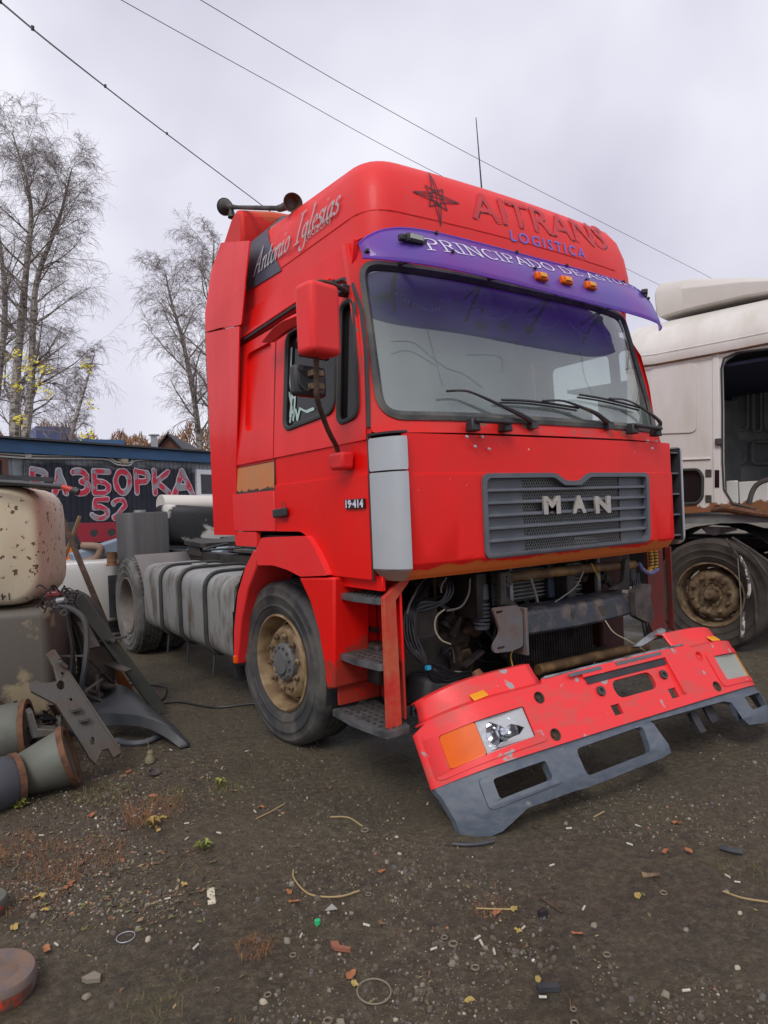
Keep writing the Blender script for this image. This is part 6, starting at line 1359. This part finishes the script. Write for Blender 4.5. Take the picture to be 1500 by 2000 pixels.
# black plastic mudguard
far_ = bez([D(*q) for q in ((163, 1350, 4.75), (200, 1345, 4.75), (227, 1337, 4.72), (256, 1346, 4.68), (301, 1386, 4.55), (336, 1413, 4.48), (371, 1450, 4.35))], 3)
rdg = bez([D(*q) for q in ((187, 1390, 4.35), (210, 1389, 4.35), (230, 1391, 4.33), (270, 1395, 4.31), (315, 1410, 4.25), (345, 1432, 4.2), (370, 1455, 4.17))], 3)
lw_ = bez([D(*q) for q in ((194, 1419, 4.33), (218, 1417, 4.33), (240, 1416, 4.31), (282, 1421, 4.28), (315, 1435, 4.22), (335, 1448, 4.18), (353, 1462, 4.14))], 3)
m_ = MB(); g_ = [[m_.b.verts.new(p) for p in (a, a.lerp(b, .5)+V((0, 0, .006)), b+V((0, .02, .004)), b+V((0, -.006, -.008)), c_.lerp(b, .5), c_, c_+V((0, .03, -.006)))] for a, b, c_ in zip(far_, rdg, lw_)]
for i in range(len(g_)-1):
    for j in range(6): m_.face((g_[i][j], g_[i+1][j], g_[i+1][j+1], g_[i][j+1]))
mg = solo('plastic_mudguard', m_, mudg, 'arched charcoal plastic mudguard lying on the ground, its tail pointing right', 'mudguard', smooth=30); mg.modifiers.new('s', 'SOLIDIFY').thickness = .012
solo('hoop', MB().tube(bez([gnd(px, py, .02) for px, py in ((228, 1452), (250, 1458), (285, 1455), (318, 1440))], 5), .018, 8), dgrey, 'grey rim of a hoop on the ground beneath the plastic mudguard', 'hoop')

# ================================================================ PAINTED WALL BUILDING
BA, BB = D(0, 865, 10.1), D(410, 889, 13.8); BA.z = BB.z = (BA.z+BB.z)/2
bu = (BB-BA); bu.z = 0; bu.normalize(); bn = V((bu.y, -bu.x, 0))
if bn.dot(CP-BA) < 0: bn = -bn
BZ = BA.z
def BW(px, py):
    r = ray(px, py); t = (BA-CP).dot(bn)/r.dot(bn); p = CP+r*t; return ((p-BA).dot(bu), p.z)
def bw(a, z, d=0): return V((BA.x, BA.y, 0))+bu*a-bn*d+V((0, 0, z))
bl_ = thing('workshop_cabin', 'low grey clad cabin with blue roof edge and hand-painted red lettering on black', 'building', tuple(bw(3, 0, 1.5)))
def K(name, mb, m, bev=0, label=None, smooth=40): return part(name, mb, m, bl_, bev, label, smooth)
def wall_mat():
    m = mat('grey_cladding', (.27, .30, .32), .6, c2=(.20, .22, .24), sc_=3); t = m.node_tree; k = t.links.new; Pn = t.nodes['Principled BSDF']; src = Pn.inputs['Base Color'].links[0].from_socket
    tcn = N('ShaderNodeTexCoord', t); sp = N('ShaderNodeSeparateXYZ', t)
    # coordinates along the wall
    vm = N('ShaderNodeVectorMath', t, operation='DOT_PRODUCT'); k(tcn.outputs['Object'], vm.inputs[0]); vm.inputs[1].default_value = tuple(bu)
    k(tcn.outputs['Object'], sp.inputs[0]); a0_ = V((BA.x, BA.y, 0)).dot(bu)
    def rng(v, a, b):
        q = N('ShaderNodeMapRange', t, interpolation_type='SMOOTHSTEP'); q.inputs[1].default_value = a; q.inputs[2].default_value = b; k(v, q.inputs[0]); return q.outputs[0]
    nz = N('ShaderNodeTexNoise', t); nz.inputs['Scale'].default_value = 2.5; nz.inputs['Detail'].default_value = 4
    mp2 = N('ShaderNodeMapping', t); mp2.inputs['Rotation'].default_value = (0, .8, .6); mp2.inputs['Scale'].default_value = (1, 1, 4); k(tcn.outputs['Object'], mp2.inputs[0]); k(mp2.outputs[0], nz.inputs['Vector'])
    def addn(v, amp):
        q = N('ShaderNodeMath', t, operation='MULTIPLY_ADD'); k(nz.outputs[0], q.inputs[0]); q.inputs[1].default_value = amp; k(v, q.inputs[2]); return q.outputs[0]
    (la, _), (ra, _) = BW(45, 950), BW(382, 950); top_ = BW(200, 905)[1]
    A_ = rng(addn(vm.outputs['Value'], .5), a0_+la+.1, a0_+la+.45); B_ = rng(addn(vm.outputs['Value'], .4), a0_+ra+.35, a0_+ra+.12); C_ = rng(addn(sp.outputs[2], .3), top_+.22, top_+.05)
    m1 = N('ShaderNodeMath', t, operation='MULTIPLY'); k(A_, m1.inputs[0]); k(B_, m1.inputs[1]); m2 = N('ShaderNodeMath', t, operation='MULTIPLY'); k(m1.outputs[0], m2.inputs[0]); k(C_, m2.inputs[1])
    q = N('ShaderNodeMix', t, data_type='RGBA'); k(m2.outputs[0], q.inputs[0]); k(src, q.inputs[6]); q.inputs[7].default_value = (.012, .014, .028, 1); k(q.outputs[2], Pn.inputs['Base Color']); return m
wmat = wall_mat()
# corrugated cladding as real relief
m_ = MB(); pts = []; a = -5.0; pit = .11
while a < 16:
    pts += [(a, 0), (a+pit*.42, 0), (a+pit*.5, .012), (a+pit*.92, .012)]; a += pit
lo2, hi2 = [m_.b.verts.new(bw(a, 0, d)) for a, d in pts], [m_.b.verts.new(bw(a, BZ-.1, d)) for a, d in pts]
for i in range(len(pts)-1): m_.face((lo2[i], lo2[i+1], hi2[i+1], hi2[i]))
kind(K('cladding', m_, wmat, smooth=0))
K('cabin_body', MB().box(bw(5.5, BZ/2-.06, 1.56), (21, 3.0, BZ-.14), Matrix((bu, -bn, V((0, 0, 1)))).transposed()), interd)
K('roof_fascia', MB().box(bw(5.5, BZ-.06, -.05), (21, .12, .20), Matrix((bu, -bn, V((0, 0, 1)))).transposed()), blueroof, .006)
K('roof', MB().box(bw(5.5, BZ+.06, 1.4), (21.1, 3.2, .03), Matrix((bu, -bn, V((0, 0, 1)))).transposed()), tarp)
# conduits and lamp
for dz in (0, .045):
    K('conduit', MB().tube(bez([bw(*BW(*q), -.05)+V((0, 0, -dz)) for q in ((-30, 884), (60, 890), (150, 891), (205, 893), (225, 903), (250, 904), (262, 895), (320, 893), (415, 897))], 4), .014, 6), mat('conduit_white', (.55, .55, .52), .5) if dz == 0 else bpy.data.materials['conduit_white'])
K('junction_box', MB().box(bw(*BW(52, 889), -.04), (.09, .06, .09)), bpy.data.materials['conduit_white'], .01)
K('drop_pipe', MB().tube([bw(*BW(44, 890), -.03), bw(*BW(43, 930), -.03)], .01, 6), gunk)
K('bulkhead_lamp', MB().lathe([(0, .07), (.08, .05), (.11, .0), (.115, -.02)], bw(*BW(238, 897), -.03), bn, 20), mat('lamp_cover', (.45, .40, .28), .4))
lampo = bl_.children[-1]
# window and door
a, z1 = BW(381, 917); b_, z0 = a+1.2, BW(388, 975)[1]
wf_ = K('window_frame', MB().plate([(a, z0), (b_, z0), (b_, z1), (a, z1)], [[(a+.10, z0+.10), (b_-.1, z0+.10), (b_-.1, z1-.1), (a+.1, z1-.1)]], .07, lambda x, z, d: bw(x, z, d-.05)), winwhite, .01)
part('pane', MB().plate([(a+.08, z0+.08), (b_-.08, z0+.08), (b_-.08, z1-.08), (a+.08, z1-.08)], None, .01, lambda x, z, d: bw(x, z, d-.02)), glassdark, wf_)
a, z1 = BW(-30, 886); b_, z0 = BW(15, 935)
K('door_frame', MB().plate([(a, 0), (b_, 0), (b_, z1), (a, z1)], [[(a+.1, .1), (b_-.1, .1), (b_-.1, z1-.1), (a+.1, z1-.1)]], .06, lambda x, z, d: bw(x, z, d-.04)), mat('brown_frame', (.13, .06, .04), .6), .006)
K('doorway', MB().plate([(a+.1, .1), (b_-.1, .1), (b_-.1, z1-.1), (a+.1, z1-.1)], None, .01, lambda x, z, d: bw(x, z, d-.012)), black)
# graffiti letters
gfill = mat('graffiti_fill', (.30, .32, .35), .6, c2=(.62, .03, .07), sc_=4.5, fac=1, gap=(.46, .52)); gline = mat('graffiti_white', (.72, .72, .76), .6, c2=(.6, .35, .4), sc_=6, fac=.6)
def graf(ch, px0, px1, pyt, pyb):
    adv, st = CYR[ch]; xs = [p[0] for q in st for p in q]; x0_, x1_ = min(xs), max(xs); (a0_, zt_), (a1_, zb_) = BW(px0, pyt), BW(px1, pyb)
    zt_ = BW((px0+px1)/2, pyt)[1]; zb_ = BW((px0+px1)/2, pyb)[1]
    H_ = zt_-zb_; Wd = a1_-a0_; mg_ = .115*H_
    jx = lambda x, y: (noise.noise(V((x*3+px0, y*3, 1)))*.045*H_, noise.noise(V((x*3+px0, y*3, 8)))*.045*H_)
    def f_(off): return lambda x, y, dz: bw(jx(x, y)[0]+a0_+mg_+(x-x0_)/(x1_-x0_)*(Wd-2*mg_), jx(x, y)[1]+zb_+mg_+y*(H_-2*mg_), -off-dz)
    sc2 = (Wd-2*mg_)/(x1_-x0_); sy2 = H_-2*mg_
    def oct_(r): return [(r*math.cos(PI/8+k*PI/4)/sc2, r*math.sin(PI/8+k*PI/4)/sy2) for k in range(8)]
    a_, b_ = MB(), MB(); pen(a_, st, oct_(.122*H_), f_(.004)); pen(b_, st, oct_(.084*H_), f_(.012))
    o = K('painted_letter', a_, gline, smooth=0); part('letter_fill', b_, gfill, o, smooth=0)
for ch, x0_, x1_, t_, b_ in (('Р', 56, 96, 911, 965), ('А', 98, 135, 913, 970), ('З', 136, 178, 914, 970), ('Б', 177, 219, 915, 969), ('О', 219, 259, 914, 969), ('Р', 260, 296, 914, 968), ('К', 295, 335, 915, 968), ('А', 333, 381, 914, 972), ('5', 173, 216, 970, 1018), ('2', 216, 255, 970, 1018)):
    graf(ch, x0_, x1_, t_, b_)
# ---- house gable and chimney beyond
hd = 30; kh = hd/FPX; c = D(330, 880, hd)
hs = thing('gabled_house', 'dark brown gabled house roof peeping over the blue cabin roof', 'house', (c.x, c.y, 0))
rzm = Matrix.Rotation(R(-30), 3, 'Z')
gb = [V((-30*kh, 0, -.6)), V((30*kh, 0, -.6)), V((27*kh, 0, .0)), V((0, 0, 29*kh)), V((-27*kh, 0, .0))]
part('wall', MB().loft([[c+rzm@(q+V((0, y, 0))) for q in [V((-26*kh, 0, -c.z)), V((26*kh, 0, -c.z)), V((25*kh, 0, 0)), V((0, 0, 28*kh)), V((-25*kh, 0, 0))]] for y in (0, 6)]), brick, hs)
part('roof', MB().loft([[c+rzm@(q+V((0, y, 0))) for q in [V((-29*kh, 0, -.08)), V((0, 0, 31*kh)), V((29*kh, 0, -.08)), V((29*kh, 0, .03)), V((0, 0, 34*kh)), V((-29*kh, 0, .03))]] for y in (-.2, 6.2)]), tarp, hs)
p = D(302, 880, hd-2); o = part('chimney', MB().cyl(V((p.x, p.y, 0)), V((p.x, p.y, D(302, 850, hd-2).z)), .14).cyl(V((p.x, p.y, D(302, 851, hd-2).z)), V((p.x, p.y, D(302, 849, hd-2).z)), .22), galv, hs)
dq = 26
solo('blue_shed', MB().box(D(97, 862, dq), (1.2, 2, .9)), mat('shed_blue', (.10, .13, .28), .6), 'blue boxy shed top half hidden by the cabin roof', 'shed')
solo('low_blue_roof', MB().box(D(185, 872, dq+3), (2.0, 2, .4)), mat('roof_blue', (.06, .14, .28), .6), 'low blue roof beyond the cabin under the bare trees', 'roof')

# ================================================================ TREES
def tube3(b, p, q, r0, r1, n=3):
    d = (q-p); u = d.orthogonal().normalized(); v = d.normalized().cross(u)
    A = [b.verts.new(p+(u*math.cos(2*PI*k/n)+v*math.sin(2*PI*k/n))*r0) for k in range(n)]; B = [b.verts.new(q+(u*math.cos(2*PI*k/n)+v*math.sin(2*PI*k/n))*r1) for k in range(n)]
    for k in range(n): b.faces.new((A[k], A[(k+1) % n], B[(k+1) % n], B[k]))
def birch(trunks, seed, label, spread=1., twig=.0048, dens=1., group=None):
    """trunks: list of polylines with base radius"""
    r_ = random.Random(seed); base = V(trunks[0][0][0]); base.z = 0
    root = thing('birch_tree', label, 'tree', tuple(base), group); tb_ = MB(); cb_ = MB(); b = cb_.b
    def grow(p, d, L_, r, lev, droop):
        n = 4 if lev < 3 else 3; q = p.copy(); dd_ = d.copy(); seg = L_/n
        for i in range(n):
            dd_ = (dd_+V((r_.gauss(0, .13), r_.gauss(0, .13), r_.gauss(0, .10)))+V((0, 0, -droop*(i+1)*.10+(.06 if lev < 2 else 0)))).normalized()
            q2 = q+dd_*seg; rr0, rr1 = r*(1-.75*i/n), r*(1-.75*(i+1)/n)
            if lev <= 1: tube3(tb_.b, q, q2, rr0, rr1, 5)
            else: tube3(b, q, q2, max(twig*.55, rr0), max(twig*.5, rr1), 3)
            if lev < 4:
                kn = (2.3 if lev == 1 else 2.6 if lev == 2 else 2.2)*dens; kk_ = int(kn)+(r_.random() < kn-int(kn))
                for _ in range(kk_):
                    ax_ = dd_.orthogonal().normalized(); ax_.rotate(Matrix.Rotation(r_.uniform(0, 2*PI), 3, dd_)); nd = (dd_*r_.uniform(.6, 1.1)+ax_*r_.uniform(.4, .9)*spread).normalized()
                    grow(q.lerp(q2, r_.random()), nd, L_*r_.uniform(.38, .62), rr1*.6, lev+1, droop+.35)
            q = q2
    for pts, r0 in trunks:
        P_ = bez(pts, 5); n = len(P_)
        tb_.tube(P_, [r0*(1-.93*i/(n-1))+.008 for i in range(n)], 8)
        Ht = (P_[-1]-P_[0]).length
        for i in range(int(n*.22), n):
            t = i/(n-1)
            for _ in range(2 if r_.random() < .75*dens else 1):
                a = r_.uniform(0, 2*PI); up_ = r_.uniform(.5, 1.3)
                grow(P_[i], V((math.cos(a), math.sin(a), up_)).normalized(), Ht*r_.uniform(.20, .32)*(1.15-.78*t), r0*(1-.9*t)*.42, 1, .12)
    part('trunk', tb_, barkb, root); kind(part('crown', cb_, twigm, root, smooth=0)); return root
dt = 20
def T(px, py, d=dt): return D(px, py, d)
birch([([T(35, 985), T(28, 800), T(48, 560), T(60, 400), T(25, 262)], .16), ([T(38, 950), T(60, 760), T(70, 560), T(115, 430), T(140, 330)], .13)], 4, 'tall double-stemmed bare birch at the left behind the cabin', dens=.78)
birch([([T(-40, 985, 22), T(-10, 800, 22), T(10, 600, 22), T(-5, 440, 22), T(-20, 310, 22)], .14)], 9, 'bare birch cut by the left edge, beyond the double-stemmed one', dens=.72)
birch([([T(395, 985, 21), T(385, 820, 21), T(360, 680, 21), T(335, 590, 21), T(322, 530, 21)], .11), ([T(415, 985, 21), T(412, 800, 21), T(405, 640, 21), T(415, 540, 21), T(418, 470, 21)], .12)], 14, 'bare birch rising just left of the red truck cab', dens=.72)
birch([([T(120, 960, 19), T(140, 850, 19), T(165, 760, 19), T(185, 690, 19)], .07)], 21, 'slender low bare birch beside the tall double-stemmed one', dens=.7)
# maple sapling with yellow leaves
dm = 12.5; pb = D(40, 880, dm); root = thing('maple_sapling', 'thin sapling holding a few bright yellow-green leaf clusters over the cabin roof', 'tree', (pb.x, pb.y, 0))
tb_ = MB(); lv = MB(); r_ = random.Random(2)
hub_ = D(40, 860, dm+2); tb_.tube([V((hub_.x, hub_.y, 0)), hub_, D(38, 760, dm+2), D(30, 690, dm+2)], [.03, .025, .015, .006], 6)
for px, py, n in ((28, 693, 16), (58, 702, 12), (50, 718, 16), (90, 728, 18), (70, 750, 12), (36, 755, 18), (95, 766, 10), (42, 815, 14), (38, 825, 8), (168, 716, 20), (180, 788, 12), (172, 850, 18), (60, 735, 10), (80, 718, 8), (15, 745, 6)):
    p = D(px, py, dm+1.5); tb_.tube([hub_.lerp(D(38, 760, dm+2), r_.random()), p], [.008, .003], 4)
    for _ in range(n):
        c = p+V((r_.gauss(0, .07), r_.gauss(0, .07), r_.gauss(0, .06))); u = V((r_.gauss(0, 1), r_.gauss(0, 1), r_.gauss(0, .6))).normalized()*r_.uniform(.035, .06); v = u.orthogonal().normalized()*u.length*.7
        lv.face([lv.b.verts.new(q) for q in (c-u, c+v*.8, c+u, c-v)])
part('trunk', tb_, twigm, root); kind(part('leaves', lv, leafy, root, smooth=0))
# autumn scrub beyond the roofs: masses of fine twigs
mb = MB(); r_ = random.Random(5)
for _ in range(5200):
    px = r_.uniform(-120, 430); top_ = 845+14*math.sin(px*.045)+8*math.sin(px*.13)+ (18 if 190 < px < 300 else 0)
    d = r_.uniform(38, 60); p = D(px, r_.uniform(top_, 885), d); u = V((r_.gauss(0, .4), r_.gauss(0, .4), abs(r_.gauss(0, 1)))).normalized()*r_.uniform(.15, .5); s_ = V((CR.x, CR.y, 0))*.035
    mb.face([mb.b.verts.new(q) for q in (p-s_, p+s_, p+u+s_*.5, p+u-s_*.5)])
for _ in range(1200):
    px = r_.uniform(-300, 1900); d = r_.uniform(60, 80); p = D(px, 0, d); p.z = r_.uniform(0, 3.2); u = V((r_.gauss(0, .5), r_.gauss(0, .5), 1)).normalized()*r_.uniform(.5, 1.2); s_ = V((CR.x, CR.y, 0))*.25
    mb.face([mb.b.verts.new(q) for q in (p-s_, p+s_, p+u+s_*.5, p+u-s_*.5)])
solo('autumn_scrub', mb, brushm, 'russet mass of autumn scrub beyond the roofs', None, kind='stuff', smooth=0)

# ================================================================ OVERHEAD WIRES
for pts, r, lb, m_ in (([(-60, -45, 5.5), (0, 3, 6), (120, 102, 8), (300, 242, 12), (497, 390, 18), (640, 498, 26)], .011, 'thick black twisted cable running down to the left of the truck roof', cable),
                       ([(150, -52, 9), (237, 0, 10), (540, 168, 14), (840, 332, 20), (1230, 528, 30), (1500, 660, 42)], .008, 'thin grey overhead wire, lower of the two crossing the sky', cabgrey),
                       ([(310, -50, 9), (392, 0, 10), (700, 182, 14), (1000, 345, 20), (1360, 528, 30), (1600, 655, 42)], .008, 'thin grey overhead wire, upper of the two passing above the antenna', cabgrey)):
    P_ = bez([D(*q) for q in pts], 8); mm_ = mat('wire_dark', (.05, .05, .055), .6) if m_ is cabgrey else m_
    o = solo('overhead_cable', MB().tube(P_, [r*(.7+.012*k) for k in range(len(P_))], 6), mm_, lb, 'cable', 'overhead wires')
    if r > .01:
        for f_ in (.20, .33, .5, .62): p = P_[int(f_*len(P_))]; addchild(o, 'tie', MB().box(p+V((0, 0, .01)), (.03, .03, .04)), cable)

for o in bpy.data.objects:
    if '_root' in o: del o['_root']
